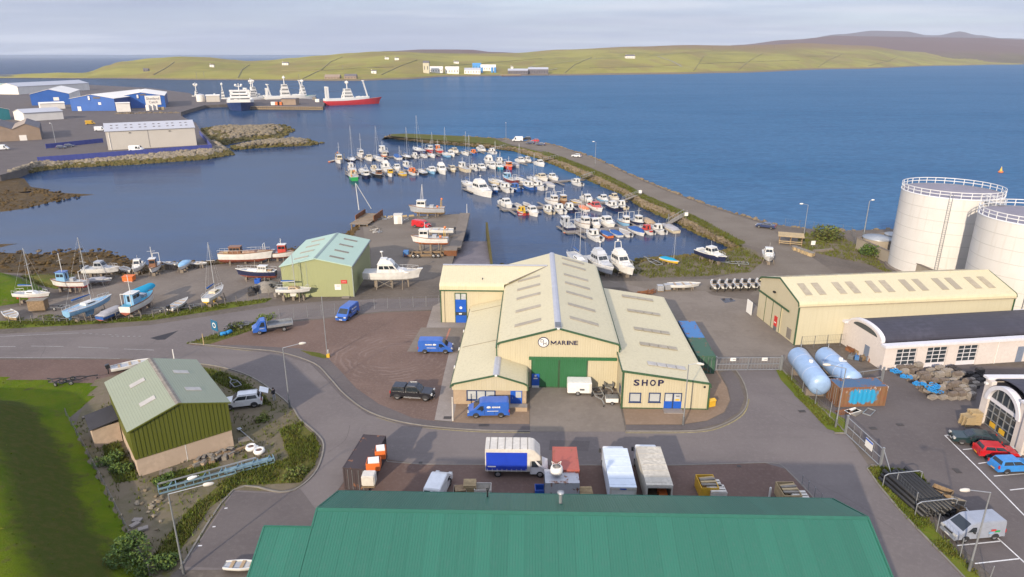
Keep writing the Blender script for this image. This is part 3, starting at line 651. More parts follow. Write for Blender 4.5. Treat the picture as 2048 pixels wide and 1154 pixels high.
# -- building helpers
def _loc(T,p):
    d = Vector((p[0] - T.location.x,p[1] - T.location.y,p[2] - T.location.z));return Matrix.Rotation(-T.rotation_euler.z,3,'Z') @ d
def lf(T,u,v,yl):
    """local (x, z) where the pixel's ray meets the plane y = yl of T's frame"""
    o = _loc(T,(0,0,CAMH));r = Matrix.Rotation(-T.rotation_euler.z,3,'Z') @ ray(u,v);t = (yl - o.y)/r.y;p = o + r*t;return p.x,p.z
def ls(T,u,v,xl):
    o = _loc(T,(0,0,CAMH));r = Matrix.Rotation(-T.rotation_euler.z,3,'Z') @ ray(u,v);t = (xl - o.x)/r.x;p = o + r*t;return p.y,p.z
def lg(T,u,v,z=0):
    p = _loc(T,G(u,v,z + T.location.z));return p.x,p.y
def wallx(T,name,mat,poly,y,th=.15):           # poly in (x, z), standing at plane y, thickness to the back
    mb = MB();mb.prism([(a,y,b) for a,b in poly],(0,0,0),(0,th,0));return mb.build(name,mat,T)
def wally(T,name,mat,poly,x,th=.15):           # poly in (y, z)
    mb = MB();mb.prism([(x,a,b) for a,b in poly],(0,0,0),(th,0,0));return mb.build(name,mat,T)
def skin(T,name,mat,prof,y0,y1,th=.1,axis='y',sm=False):
    """a roof skin: open profile (a, z) swept along the other axis"""
    mb = MB();n = len(prof);vs = []
    for q in (y0,y1):
        for a,z in prof: vs.append((a,q,z) if axis == 'y' else (q,a,z))
        for a,z in prof: vs.append((a,q,z - th) if axis == 'y' else (q,a,z - th))
    m = 2*n;fs = []
    for i in range(n - 1):
        fs += [(i,i + 1,m + i + 1,m + i),(n + i + 1,n + i,m + n + i,m + n + i + 1)]
        fs += [(i + 1,i,n + i,n + i + 1),(m + i,m + i + 1,m + n + i + 1,m + n + i)]
    fs += [(0,m,m + n,n),(n - 1,2*n - 1,m + 2*n - 1,m + n - 1)]
    mb.add(vs,fs,0,sm);return mb.build(name,mat,T)
def part(T,name,mat,fn):
    mb = MB();fn(mb);return mb.build(name,mat,T)
def _short(k): return lambda T,name,mat,*a,**kw: getattr(MB(),k)(*a,**kw).build(name,mat,T)      # one-shape parts
pBB,pTU,pLA,pBX,pBM,pBL,pPA = map(_short,('bb','tube','lathe','box','beam','ball','path'))
def barpart(T,name,mat,pts,w,h):
    mb = MB()
    for a,b in zip(pts,pts[1:]): mb.beam(a,b,w,h)
    return mb.build(name,mat,T)
def panel_on(T,name,mat,c,d,rz=0): return part(T,name,mat,lambda m: m.box(c,d,rz))
def window_x(T,x0,x1,z0,z1,y,frame='m_blue_frame',pane='m_glass',n=1,name='window',th=.06,fw=.07):
    """window in a wall facing -y: frame bars proud of the wall, panes recessed"""
    f = MB();f.bb(x0,x1,y - th,y,z0,z0 + fw);f.bb(x0,x1,y - th,y,z1 - fw,z1);f.bb(x0,x0 + fw,y - th,y,z0 + fw,z1 - fw);f.bb(x1 - fw,x1,y - th,y,z0 + fw,z1 - fw)
    w_ = (x1 - x0 - 2*fw)/n
    for i in range(1,n): xx = x0 + fw + i*w_;f.bb(xx - fw/2,xx + fw/2,y - th,y,z0 + fw,z1 - fw)
    o = f.build(name,frame,T)
    for i in range(n): g = MB();g.bb(x0 + fw + i*w_,x0 + fw + (i + 1)*w_,y - .02,y - .005,z0 + fw,z1 - fw);g.build('pane',pane,o)
    s_ = MB();s_.bb(x0 - .05,x1 + .05,y - .14,y,z0 - .06,z0);s_.build('sill',frame,o)
    return o
_fontcache = {}
def text_mesh(body,size,ext=.02,sx=1.0,bold=0.0):
    cu = bpy.data.curves.new('lettering','FONT');cu.body = body;cu.size = size;cu.extrude = ext;cu.offset = bold;cu.align_x = 'CENTER';cu.align_y = 'CENTER';cu.resolution_u = 3
    ob = bpy.data.objects.new('lettering',cu);COL.objects.link(ob);dg = bpy.context.evaluated_depsgraph_get();me = bpy.data.meshes.new_from_object(ob.evaluated_get(dg))
    bpy.data.objects.remove(ob);bpy.data.curves.remove(cu)
    for v in me.vertices: v.co.x *= sx
    return me
def text_on(T,name,mat,body,size,loc,rot,sx=1.0,bold=0.0,ext=.02,width=None):
    me = text_mesh(body,size,ext,sx,bold)
    if width:
        xs = [v.co.x for v in me.vertices];k = width/(max(xs) - min(xs));c = (max(xs) + min(xs))/2
        for v in me.vertices: v.co.x = (v.co.x - c)*k
    me.materials.clear();me.materials.append(M(mat));o = bpy.data.objects.new(name,me);COL.objects.link(o);o.parent = T;o.location = loc;o.rotation_euler = rot;return o

# -- building materials
CREAM = (.47,.412,.28);CREAMR = (.55,.485,.315)
cladding('m_cream_wall',CREAM,'X',.30,depth=.45,dirt=.15)
cladding('m_cream_wall_y',CREAM,'Y',.30,depth=.5,dirt=.10)
cladding('m_cream_roof',CREAMR,'Y',.33,depth=.45,dirt=.26)
cladding('m_cream_roof_x',CREAMR,'X',.33,depth=.5,dirt=.16)
cladding('m_cream_smooth',(.50,.452,.315),'X',.9,depth=.12,dirt=.08)
cladding('m_green_door',(.030,.125,.050),'X',.25,depth=.6,dirt=.1,dirtcol=(.02,.07,.03))
plain('m_green_trim',(.040,.088,.042),.5,0,.15)
plain('m_block',(.37,.275,.185),.9,0,.14,3,.2,.25)
plain('m_glass',(.035,.045,.055),.08,0,.2,.7,.6)
plain('m_glass_pale',(.42,.43,.42),.18,0,.15,1.2,.5)
plain('m_skylight',(.33,.275,.19),.35,0,.14,1.5,.45)
plain('m_skylight_pale',(.40,.37,.33),.4,0,.12,1.5,.4)
plain('m_blue_frame',(.022,.042,.11),.45,0,.1)
paint('m_blue_door',(.010,.085,.42),.4)
plain('m_navy_letter',(.014,.014,.055),.5,0,.08)
plain('m_white',(.68,.66,.62),.5,0,.08)
plain('m_offwhite',(.55,.51,.45),.6,0,.12)
plain('m_galv',(.36,.37,.38),.42,.55,.12)
plain('m_galv_dark',(.2,.205,.21),.5,.5,.15)
plain('m_ridge_grey',(.42,.42,.45),.4,.2,.08)
plain('m_black',(.015,.015,.016),.5,0,.2)
plain('m_dark_steel',(.05,.05,.055),.5,.4,.2)
plain('m_timber',(.23,.16,.095),.85,0,.25,4,.2,.2)
plain('m_timber_pale',(.40,.30,.17),.85,0,.2,4,.2,.2)
plain('m_timber_grey',(.22,.195,.165),.9,0,.25,4,.2,.2)
plain('m_rust',(.20,.085,.04),.85,0,.35,2.5,.2,.2)
plain('m_red',(.50,.035,.03),.5,0,.12)
plain('m_yellow',(.62,.36,.03),.5,0,.12)
plain('m_orange',(.62,.15,.03),.5,0,.14)

# -- the marine workshop (hall, office, shop and rear wing in one building)
W = thing('marine_workshop','large cream metal workshop with green trim, shop wing and office wing','workshop',(-1.74,77.23,0),R(-1.8))
HW,HL = 15.0,33.0;EV = 6.05;RG = 8.2;RX = 7.45
wallx(W,'wall','m_cream_wall',[(0,0),(HW,0),(HW,EV - .1),(RX,RG - .15),(0,EV - .1)],0)
wallx(W,'wall','m_cream_wall',[(0,0),(HW,0),(HW,EV - .1),(RX,RG - .15),(0,EV - .1)],HL - .15)
wally(W,'wall','m_cream_wall_y',[(.15,0),(HL - .15,0),(HL - .15,EV - .12),(.15,EV - .12)],0)
wally(W,'wall','m_cream_wall_y',[(.15,0),(HL - .15,0),(HL - .15,EV - .12),(.15,EV - .12)],HW - .15)
skin(W,'roof_slope','m_cream_roof',[(-.14,EV - .55),(-.13,EV - .25),(0,EV + .02),(.3,EV + .16),(RX - .22,RG - .02)],-.12,HL + .12)
skin(W,'roof_slope','m_cream_roof',[(RX + .22,RG - .02),(HW - .3,EV + .16),(HW,EV + .02),(HW + .13,EV - .25),(HW + .14,EV - .55)],-.12,HL + .12)
skin(W,'ridge_cap','m_ridge_grey',[(RX - .42,RG - .05),(RX - .28,RG + .04),(RX,RG + .1),(RX + .28,RG + .04),(RX + .42,RG - .05)],-.2,HL + .2,.08)
panel_on(W,'ridge_vent','m_galv_dark',(RX,.75,RG + .08),(.72,1.5,.14))
barpart(W,'verge_trim','m_green_trim',[(-.14,-.2,EV - .55),(-.1,-.2,EV - .1),(.15,-.2,EV + .1),(RX,-.2,RG - .04),(HW - .15,-.2,EV + .1),(HW + .1,-.2,EV - .1),(HW + .14,-.2,EV - .55)],.1,.24)
barpart(W,'gutter','m_green_trim',[(-.22,-.1,EV - .6),(-.22,21.4,EV - .6)],.2,.16)
barpart(W,'gutter','m_green_trim',[(HW + .22,-.1,EV - .6),(HW + .22,HL,EV - .6)],.2,.16)
barpart(W,'downpipe','m_green_trim',[(-.18,-.05,EV - .62),(-.18,-.05,4.3)],.14,.14)
barpart(W,'downpipe','m_green_trim',[(HW + .1,-.12,EV - .62),(HW + .1,-.12,.1)],.14,.14)
panel_on(W,'ridge_light','m_white',(RX,-.3,RG - .02),(.32,.16,.16))
def roofz(x): return EV + .16 + (RG - .02 - EV - .16)*((x - .3)/(RX - .52) if x < RX else (HW - .3 - x)/(HW - .52 - RX))
def skylight_slope(x0,x1,y,wd=.95,side=-1):
    z0,z1 = roofz(x0),roofz(x1);mb = MB();mb.prism([(x0,y,z0 + .012),(x1,y,z1 + .012),(x1,y + wd,z1 + .012),(x0,y + wd,z0 + .012)],(0,0,0),(0,0,.05));mb.build('skylight','m_skylight',W)
for v in (557,574,592,617,645): yy = lg(W,1057,v,7.2)[1];skylight_slope(1.95,5.35,yy - .5)
for v in (524,535.5,557,573.6,592.6,617,644.6): yy = lg(W,1155,v,7.1)[1];skylight_slope(9.1,12.85,yy - .5)
# sliding doors
dx0 = lf(W,1062,774,0)[0];dx1 = lf(W,1173,776,0)[0];dxm = lf(W,1117,775,0)[0];dz = lf(W,1100,718,0)[1]
for a,b in ((dx0,dxm - .02),(dxm + .02,dx1)):
    d_ = pBB(W,'sliding_door','m_green_door',a,b,-.12,-.02,.05,dz);f_ = MB()
    for q in (a,b - .1): f_.bb(q,q + .1,-.16,-.121,.05,dz)
    f_.bb(a + .1,b - .1,-.16,-.121,.05,.2);f_.build('frame','m_green_trim',d_)
panel_on(W,'door_track','m_green_door',((dx0 + HW)/2 - .25,-.14,dz + .14),(HW - dx0 + .1,.28,.34))
blx = lf(W,1071,760,-.2)[0]
bd = pBB(W,'side_notice_door','m_blue_door',blx - .48,blx + .48,-.26,-.165,.35,1.95);tag(bd,'blue wicket door with white lettering')
panel_on(bd,'plinth','m_white',(blx,-.22,.2),(.92,.08,.28));panel_on(bd,'notice','m_white',(blx,-.268,1.35),(.5,.012,.16));pTU(bd,'emblem','m_white',(blx,-.27,1.72),(blx,-.262,1.72),.14,n=14)
# lettering on the gable
cx,cz = lf(W,1087,684.5,-.05)
pTU(W,'roundel_ring','m_navy_letter',(cx,-.06,cz),(cx,-.01,cz),.70,n=32)
rn = pTU(W,'roundel','m_white',(cx,-.085,cz),(cx,-.055,cz),.60,n=32)
text_on(W,'letter','m_navy_letter','D',.62,(cx - .17,-.095,cz + .19),(math.pi/2,0,0),1.05);text_on(W,'letter','m_navy_letter','H',.62,(cx + .17,-.095,cz - .2),(math.pi/2,0,0),1.05)
mx0 = lf(W,1101,686,-.05)[0];mx1 = lf(W,1156,686,-.05)[0];mz = lf(W,1127,686,-.05)[1]
lets = 'MARINE';wl = [1.45,1.0,1.0,.42,1.02,.95];tot = sum(wl) + .18*5;k = (mx1 - mx0)/tot;xx = mx0
for ch,q in zip(lets,wl):
    (text_on(W,'letter','m_navy_letter',ch,.78,(xx + q*k/2,-.05,mz),(math.pi/2,0,0),bold=.012,width=q*k) if ch != 'M' else part(W,'letter','m_navy_letter',lambda m: [m.beam((xx + q*k*a,-.05,mz - .27 + .54*b),(xx + q*k*c,-.05,mz - .27 + .54*d),.05,.14) for a,b,c,d in ((.08,0,.08,1),(.92,0,.92,1),(.08,.92,.5,.3),(.92,.92,.5,.3))]));xx += (q + .18)*k

# shop wing
SX0,SX1,SY0,SY1 = 15.02,25.15,-5.1,24.4;SZ0,SZ1 = 5.0,3.5
def shopz(x): return SZ0 + (SZ1 - SZ0)*(x - SX0)/(SX1 - SX0)
wallx(W,'shop_front','m_cream_wall',[(SX0,0),(SX1,0),(SX1,SZ1 - .12),(SX0,SZ0 - .12)],SY0)
wallx(W,'shop_rear','m_cream_wall',[(SX0,0),(SX1,0),(SX1,SZ1 - .12),(SX0,SZ0 - .12)],SY1 - .15)
wally(W,'shop_side','m_cream_wall_y',[(SY0 + .15,0),(SY1 - .15,0),(SY1 - .15,SZ1 - .14),(SY0 + .15,SZ1 - .14)],SX1 - .15)
wally(W,'shop_side','m_cream_wall_y',[(SY0 + .15,0),(-.02,0),(-.02,SZ0 - .16),(SY0 + .15,SZ0 - .16)],SX0)
skin(W,'shop_roof','m_cream_roof',[(SX0 - .16,SZ0 + .06),(SX0 + .1,SZ0 + .04),(SX1 - .3,SZ1 + .1),(SX1,SZ1),(SX1 + .13,SZ1 - .22),(SX1 + .14,SZ1 - .45)],SY0 - .12,SY1 + .12)
barpart(W,'shop_trim','m_green_trim',[(SX0 - .16,SY0 - .2,SZ0 - .02),(SX1 - .15,SY0 - .2,SZ1 + .02),(SX1 + .1,SY0 - .2,SZ1 - .14),(SX1 + .13,SY0 - .2,SZ1 - .45)],.1,.26)
barpart(W,'shop_trim','m_green_trim',[(SX0 - .2,SY0 - .2,SZ0 - .02),(SX0 - .2,-.1,SZ0 - .02)],.1,.26)
barpart(W,'corner_trim','m_green_trim',[(SX0 - .03,SY0 - .03,0),(SX0 - .03,SY0 - .03,SZ0 - .15)],.2,.2)
barpart(W,'corner_trim','m_green_trim',[(SX1 + .03,SY0 - .03,0),(SX1 + .03,SY0 - .03,SZ1 - .3)],.18,.18)
barpart(W,'base_trim','m_green_trim',[(SX0 + .1,SY0 - .05,.06),(SX1 - .1,SY0 - .05,.06)],.08,.12)
barpart(W,'gutter','m_green_trim',[(SX1 + .2,SY0 - .1,SZ1 - .5),(SX1 + .2,SY1,SZ1 - .5)],.18,.14)
for (v,u0,u1,pale) in ((596,1245,1305,0),(624.5,1256,1319,0),(661.5,1269,1338,0),(692,1281,1353,0),(731.5,1296,1370,1)):
    yy = lg(W,(u0 + u1)/2,v,4.3)[1];x0 = lg(W,u0,v,4.6)[0];x1 = lg(W,u1,v,4.1)[0];n_ = 4
    for i in range(n_):
        a = x0 + (x1 - x0)*i/n_ + .04;b = x0 + (x1 - x0)*(i + 1)/n_ - .04
        mb = MB();mb.prism([(a,yy - .5,shopz(a) + .115),(b,yy - .5,shopz(b) + .115),(b,yy + .5,shopz(b) + .115),(a,yy + .5,shopz(a) + .115)],(0,0,0),(0,0,.05));mb.build('skylight','m_skylight_pale' if pale else 'm_skylight',W)
for u0,u1 in ((1258,1282),(1297,1321)):
    a = lf(W,u0,795,SY0)[0];b = lf(W,u1,795,SY0)[0];z1 = lf(W,u0,785,SY0)[1];z0 = lf(W,u0,804,SY0)[1];window_x(W,a,b,z0,z1,SY0,'m_blue_frame','m_glass_pale',1,fw=.13)
a = lf(W,1328,800,SY0)[0];b = lf(W,1363,800,SY0)[0];z1 = lf(W,1345,785.5,SY0)[1]
sdoor = pBB(W,'shop_door','m_blue_door',a,b,SY0 - .07,SY0 - .005,.08,1.05); 
f_ = MB();f_.bb(a,a + .1,SY0 - .09,SY0 - .071,1.05,z1);f_.bb(b - .1,b,SY0 - .09,SY0 - .071,1.05,z1);f_.bb((a + b)/2 - .08,(a + b)/2 + .08,SY0 - .09,SY0 - .071,.1,z1);f_.bb(a,b,SY0 - .09,SY0 - .071,z1 - .1,z1 + .02);f_.build('door_frame','m_blue_frame',sdoor)
for q in (0,1):
    x0 = a + .12 + q*(b - a)/2;pBB(sdoor,'pane','m_glass_pale',x0,x0 + (b - a)/2 - .24,SY0 - .06,SY0 - .01,1.06,z1 - .12)
panel_on(sdoor,'notice','m_yellow',(b - .5,SY0 - .066,1.25),(.5,.008,.22));panel_on(sdoor,'notice','m_navy_letter',(b - .5,SY0 - .066,1.75),(.42,.008,.1))
panel_on(W,'doorstep','m_slabs',((a + b)/2,SY0 - .65,.06),(b - a + .2,1.1,.1))
x0 = lf(W,1265,766,SY0)[0];x1 = lf(W,1330,766,SY0)[0];zc = lf(W,1297,766,SY0)[1]
for i,ch in enumerate('SHOP'): text_on(W,'letter','m_navy_letter',ch,1.08,(x0 + (x1 - x0)*(i + .5)/4,SY0 - .04,zc),(math.pi/2,0,0),bold=.03,width=(x1 - x0)/4*.72)
panel_on(W,'alarm_box','m_black',(SX1 - .55,SY0 - .06,3.0),(.22,.1,.22))
sw = MB();sw.bb(SX0 - .05,SX0 - .005,-3.6,-2.6,1.0,2.1);sw.build('side_window','m_blue_frame',W)

# office wing: gabled front and a long lean-to roof beside the hall
OX0,OX1,OY0 = -5.3,3.72,-4.85;OE0,OE1,OR = 2.85,2.95,4.15
wallx(W,'office_gable','m_cream_wall',[(OX0,1.98),(OX1,1.98),(OX1,OE1 - .1),(0,OR - .1),(OX0,OE0 - .1)],OY0)
wallx(W,'office_front','m_block',[(OX0 + .12,0),(OX1 - .12,0),(OX1 - .12,1.975),(OX0 + .12,1.975)],OY0 + .12)
wally(W,'office_side','m_block',[(OY0 + .28,0),(21.4,0),(21.4,OE0 - .12),(OY0 + .28,OE0 - .12)],OX0 + .12)
wally(W,'office_side','m_cream_wall_y',[(OY0 + .28,0),(-.02,0),(-.02,OE1 - .14),(OY0 + .28,OE1 - .14)],OX1 - .2)
skin(W,'office_roof','m_cream_roof',[(OX0 - .15,OE0 - .45),(OX0 - .13,OE0 - .2),(OX0,OE0),(OX0 + .3,OE0 + .12),(-.05,OR + .03)],OY0 - .12,-.02)
skin(W,'office_roof','m_cream_roof',[(.05,OR + .03),(OX1 - .45,OE1 + .16),(OX1 - .12,OE1 + .02),(OX1 + .06,OE1 - .25),(OX1 + .1,OE1 - .8)],OY0 - .12,-.02)
skin(W,'lean_to_roof','m_cream_roof',[(OX0 - .15,OE0 - .45),(OX0 - .13,OE0 - .2),(OX0,OE0),(OX0 + .3,OE0 + .12),(-.03,OR + .03)],-.02,21.38)
skin(W,'office_ridge_cap','m_ridge_grey',[(-.38,OR - .03),(-.2,OR + .06),(.2,OR + .06),(.38,OR - .03)],OY0 - .18,-.03,.06)
barpart(W,'verge_trim','m_green_trim',[(OX0 - .12,OY0 - .2,OE0 - .3),(OX0 + .12,OY0 - .2,OE0 + .0),(0,OY0 - .2,OR - .08),(OX1 - .35,OY0 - .2,OE1 + .06),(OX1 + .02,OY0 - .2,OE1 - .2),(OX1 + .08,OY0 - .2,OE1 - .8)],.1,.2)
panel_on(W,'ridge_light','m_white',(0,OY0 - .3,OR - .05),(.3,.14,.16))
barpart(W,'gutter','m_green_trim',[(OX0 - .2,OY0 - .1,OE0 - .5),(OX0 - .2,21.3,OE0 - .5)],.16,.14)
barpart(W,'gutter','m_green_trim',[(OX1 + .14,OY0 - .1,OE1 - .85),(OX1 + .14,-.1,OE1 - .85)],.14,.14)
barpart(W,'roof_seam','m_skylight',[(OX0 + .25,18.6,OE0 + .15),(-.1,18.6,OR + .06)],.1,.03)
barpart(W,'roof_seam','m_skylight',[(OX0 + .25,5.4,OE0 + .15),(-.1,5.4,OR + .06)],.1,.03)
oy = OY0 + .12
wx0 = lf(W,933,790,oy)[0];wx1 = lf(W,991,790,oy)[0];wz0 = lf(W,960,800,oy)[1]
window_x(W,wx0,wx1,wz0,1.95,oy,'m_blue_frame','m_glass_pale',3,fw=.14)
ox0 = lf(W,1021,795,oy)[0];ox1 = lf(W,1044,795,oy)[0]
od = pBB(W,'office_door','m_blue_door',ox0,ox1,oy - .08,oy - .005,.1,1.97);panel_on(od,'pane','m_glass_pale',(ox1 - .42,oy - .088,1.45),(.68,.014,.82));panel_on(od,'handle','m_galv',(ox0 + .25,oy - .11,1.0),(.06,.05,.2))
panel_on(W,'entrance_ramp','m_slabs',((ox0 + ox1)/2 - .1,OY0 - .75,.16),(2.9,1.3,.3));panel_on(W,'ramp_kerb','m_block',((ox0 + ox1)/2 - .1,OY0 - 1.45,.28),(2.9,.12,.5))
for yy in (2.5,9.5,16.5):
    wm = MB();wm.bb(OX0 + .05,OX0 + .115,yy,yy + 1.6,1.0,2.0);wm.build('side_window','m_white',W)
for yy in (.4,6.0,12.2): panel_on(W,'wall_lamp','m_white',(OX0 - .28,yy,OE0 - .42),(.14,.5,.3))

# rear wing
VX0,VY0,VY1,VE = -10.05,21.5,31.4,5.55;VR = 8.0;VM = 26.45
wallx(W,'wing_front','m_cream_wall',[(VX0,0),(-.01,0),(-.01,VE),(VX0,VE)],VY0)
wallx(W,'wing_rear','m_cream_wall',[(VX0,0),(-.01,0),(-.01,VE),(VX0,VE)],VY1 - .15)
wally(W,'wing_gable','m_cream_wall_y',[(VY0 + .15,0),(VY1 - .15,0),(VY1 - .15,VE + .4),(VM,VR - .25),(VY0 + .15,VE + .4)],VX0)
prof = [(VY0 - .16,VE - .1),(VY0 - .14,VE + .55),(VY0 + .05,VE + .85),(VY0 + .4,VE + 1.02),(VM,VR)]
mb = MB();vs = [];n = len(prof)
ends = [-.15,-.15,-.15,.6,RX - .75]                                     # the wing roof dies into the hall roof along a valley
for (a,z),e in zip(prof,ends): vs += [(VX0 - .15,a,z),(e,a,z),(VX0 - .15,a,z - .1),(e,a,z - .1)]
for i in range(n - 1): k = 4*i;mb.add([vs[k],vs[k + 1],vs[k + 5],vs[k + 4]],[(0,1,2,3)]);mb.add([vs[k + 2],vs[k + 3],vs[k + 7],vs[k + 6]],[(3,2,1,0)]);mb.add([vs[k],vs[k + 4],vs[k + 6],vs[k + 2]],[(0,1,2,3)])
mb.build('wing_roof','m_cream_roof_x',W)
mb = MB();mb.quad((VX0 - .15,VM + .02,VR),(RX - .75,VM + .02,VR),(.6,VY1 + .1,VE + .95),(VX0 - .15,VY1 + .1,VE + .95));mb.build('wing_roof','m_cream_roof_x',W)
barpart(W,'wing_ridge_cap','m_ridge_grey',[(VX0 - .15,VM,VR + .03),(RX - .9,VM,VR + .03)],.5,.1)
barpart(W,'valley_flashing','m_timber_grey',[(.55,VY0 + .42,VE + 1.06),(RX - .8,VM - .05,VR + .03)],.16,.04)
barpart(W,'gutter','m_green_trim',[(VX0 - .15,VY0 - .2,VE - .12),(-.2,VY0 - .2,VE - .12)],.18,.18)
barpart(W,'corner_trim','m_green_trim',[(VX0 - .03,VY0 - .03,0),(VX0 - .03,VY0 - .03,VE - .1)],.14,.14)
barpart(W,'downpipe','m_cream_wall',[(VX0 + .5,VY0 - .12,.1),(VX0 + .5,VY0 - .12,VE - .2)],.1,.1)
a = lf(W,910,620,VY0)[0];b = lf(W,934,620,VY0)[0];z1 = lf(W,921,585.5,VY0)[1];zp = lf(W,921,599,VY0)[1]
fr = part(W,'wing_door','m_blue_door',lambda m: (m.bb(a + .1,b - .1,VY0 - .1,VY0 - .005,0.05,zp)))
f_ = MB();f_.bb(a,a + .1,VY0 - .12,VY0,0,z1);f_.bb(b - .1,b,VY0 - .12,VY0,0,z1);f_.bb(a + .1,b - .1,VY0 - .12,VY0,z1 - .12,z1);f_.bb((a + b)/2 - .06,(a + b)/2 + .06,VY0 - .12,VY0,zp,z1 - .12);f_.build('door_frame','m_green_trim',fr)
for q in (0,1): x0 = a + .12 + q*((b - a)/2 - .06);pBB(fr,'pane','m_glass_pale',x0,x0 + (b - a)/2 - .2,VY0 - .05,VY0 - .01,zp + .02,z1 - .14)
panel_on(fr,'banner','m_glass',((a + b)/2,VY0 - .115,1.55),(b - a - .25,.02,.55));pTU(fr,'emblem','m_white',((a + b)/2,VY0 - .13,2.55),((a + b)/2,VY0 - .11,2.55),.22,n=16);panel_on(fr,'notice','m_white',((a + b)/2 - .1,VY0 - .13,1.55),(.45,.012,.22))
panel_on(W,'roof_vent','m_dark_steel',(-3.6,VY0 + 1.2,VE + 1.4),(.12,.12,.3))

# -- pale green boat shed
cladding('m_shed_wall',(.285,.30,.15),'X',.28,depth=.25,dirt=.08)
cladding('m_shed_wall_y',(.285,.30,.15),'Y',.28,depth=.25,dirt=.08)
cladding('m_shed_roof',(.36,.475,.385),'Y',.33,depth=.3,dirt=.08)
plain('m_shed_ridge',(.2,.26,.24),.5,0,.1)
plain('m_shed_trim',(.27,.30,.26),.5,0,.1)
S = thing('boat_shed','pale green metal boat shed with red sign beside the door','shed',(-39.8,110.85,0),R(1.2))
sw_,sl,se,sr = 12.1,17.2,5.7,7.05
wallx(S,'wall','m_shed_wall',[(0,0),(sw_,0),(sw_,se - .1),(sw_/2,sr - .12),(0,se - .1)],0)
wallx(S,'wall','m_shed_wall',[(0,0),(sw_,0),(sw_,se - .1),(sw_/2,sr - .12),(0,se - .1)],sl - .15)
for x in (0,sw_ - .15): wally(S,'wall','m_shed_wall_y',[(.15,0),(sl - .15,0),(sl - .15,se - .14),(.15,se - .14)],x)
skin(S,'roof_slope','m_shed_roof',[(-.2,se - .05),(sw_/2 - .1,sr)],-.15,sl + .15);skin(S,'roof_slope','m_shed_roof',[(sw_/2 + .1,sr),(sw_ + .2,se - .05)],-.15,sl + .15)
skin(S,'ridge_cap','m_shed_ridge',[(sw_/2 - .3,sr - .02),(sw_/2,sr + .06),(sw_/2 + .3,sr - .02)],-.18,sl + .18,.05)
barpart(S,'verge_trim','m_shed_roof',[(-.2,-.2,se - .12),(sw_/2,-.2,sr - .06),(sw_ + .2,-.2,se - .12)],.08,.16)
barpart(S,'gutter','m_galv_dark',[(sw_ + .28,-.1,se - .2),(sw_ + .28,sl,se - .2)],.16,.14);barpart(S,'downpipe','m_shed_trim',[(sw_ + .1,-.08,0),(sw_ + .1,-.08,se - .3)],.14,.14)
for side in (0,1):
    for i in range(4):
        yy = 2.2 + i*3.9;x0,x1 = (1.7,4.2) if side == 0 else (sw_ - 4.2,sw_ - 1.7)
        zf = lambda x: (se - .05 + (sr - se + .05)*(x + .2)/(sw_/2 + .1)) if side == 0 else (se - .05 + (sr - se + .05)*(sw_ + .2 - x)/(sw_/2 + .1))
        mb = MB();mb.prism([(x0,yy,zf(x0) + .01),(x1,yy,zf(x1) + .01),(x1,yy + .75,zf(x1) + .01),(x0,yy + .75,zf(x0) + .01)],(0,0,0),(0,0,.05));mb.build('skylight','m_skylight' if side == 0 else 'm_timber_grey',S)
a = lf(S,685.5,580,0)[0];b = lf(S,698,580,0)[0]
dd = pBB(S,'door','m_shed_wall',a,b,-.06,-.005,.05,2.15);panel_on(dd,'doorstep','m_slabs',((a + b)/2,-.5,.06),(1.3,.8,.12))
x_,z_ = lf(S,688,563.5,0);sg = panel_on(S,'sign','m_red',(x_,-.04,z_),(1.05,.05,.62));tag(sg,'small red sign above the shed door');panel_on(sg,'sign_text','m_offwhite',(x_,-.068,z_),(.7,.006,.06))
x_,z_ = lf(S,676,574,0);sg = panel_on(S,'notice','m_white',(x_,-.04,z_),(1.1,.05,1.0));panel_on(sg,'notice_text','m_red',(x_ + .05,-.068,z_ + .2),(.6,.006,.08))
barpart(S,'wall_seam','m_shed_trim',[(sw_*.36,-.01,1.5),(sw_*.36,-.01,6.2)],.06,.04)

# -- small dark green shed on a block base
cladding('m_olive_sheet',(.098,.108,.016),'X',.2,depth=.15,dirt=.12,dirtcol=(.05,.055,.015))
cladding('m_olive_roof',(.245,.265,.185),'X',.25,depth=.35,dirt=.15,dirtcol=(.2,.19,.12))
plain('m_render',(.43,.33,.245),.92,0,.1,2,.2,.2)
cladding('m_olive_sheet_y',(.098,.108,.016),'Y',.45,depth=.5,dirt=.12,dirtcol=(.05,.055,.015))
p0 = G(278,955);p1 = G(470,892);ang = heading(p0,p1)
K = thing('green_shed','dark green metal shed on a cream block base','shed',(p0.x,p0.y,0),ang)
kw = (p1 - p0).length;kl = 13.2;kb = 2.1;ke = 5.35;kr = 6.85
wallx(K,'base_wall','m_render',[(0.08,0),(kw - .08,0),(kw - .08,kb),(.08,kb)],.08,.2);wallx(K,'base_wall','m_render',[(0.08,0),(kw - .08,0),(kw - .08,kb),(.08,kb)],kl - .28,.2)
for x in (.08,kw - .28): wally(K,'base_wall','m_render',[(.29,0),(kl - .29,0),(kl - .29,kb),(.29,kb)],x,.2)
pBB(K,'wall_joint','m_white',kw*.49,kw*.49 + .06,.06,.078,0,kb)
np_ = 24;pw = kw/np_
for i in range(np_):                                             # gable cladding sheet by sheet
    x0 = i*pw + .015;x1 = (i + 1)*pw - .045;top = lambda x: ke + (kr - ke)*(1 - abs(x - kw/2)/(kw/2)) - .08
    mb = MB();mb.prism([(x0,0,kb - .1),(x1,0,kb - .1),(x1,0,top(x1)),(x0,0,top(x0))],(0,0,0),(0,.09,0));mb.build('cladding_sheet','m_olive_sheet',K)
wallx(K,'gable_backing','m_green_trim',[(0.05,kb - .08),(kw - .05,kb - .08),(kw - .05,ke - .12),(kw/2,kr - .15),(.05,ke - .12)],.095,.05)
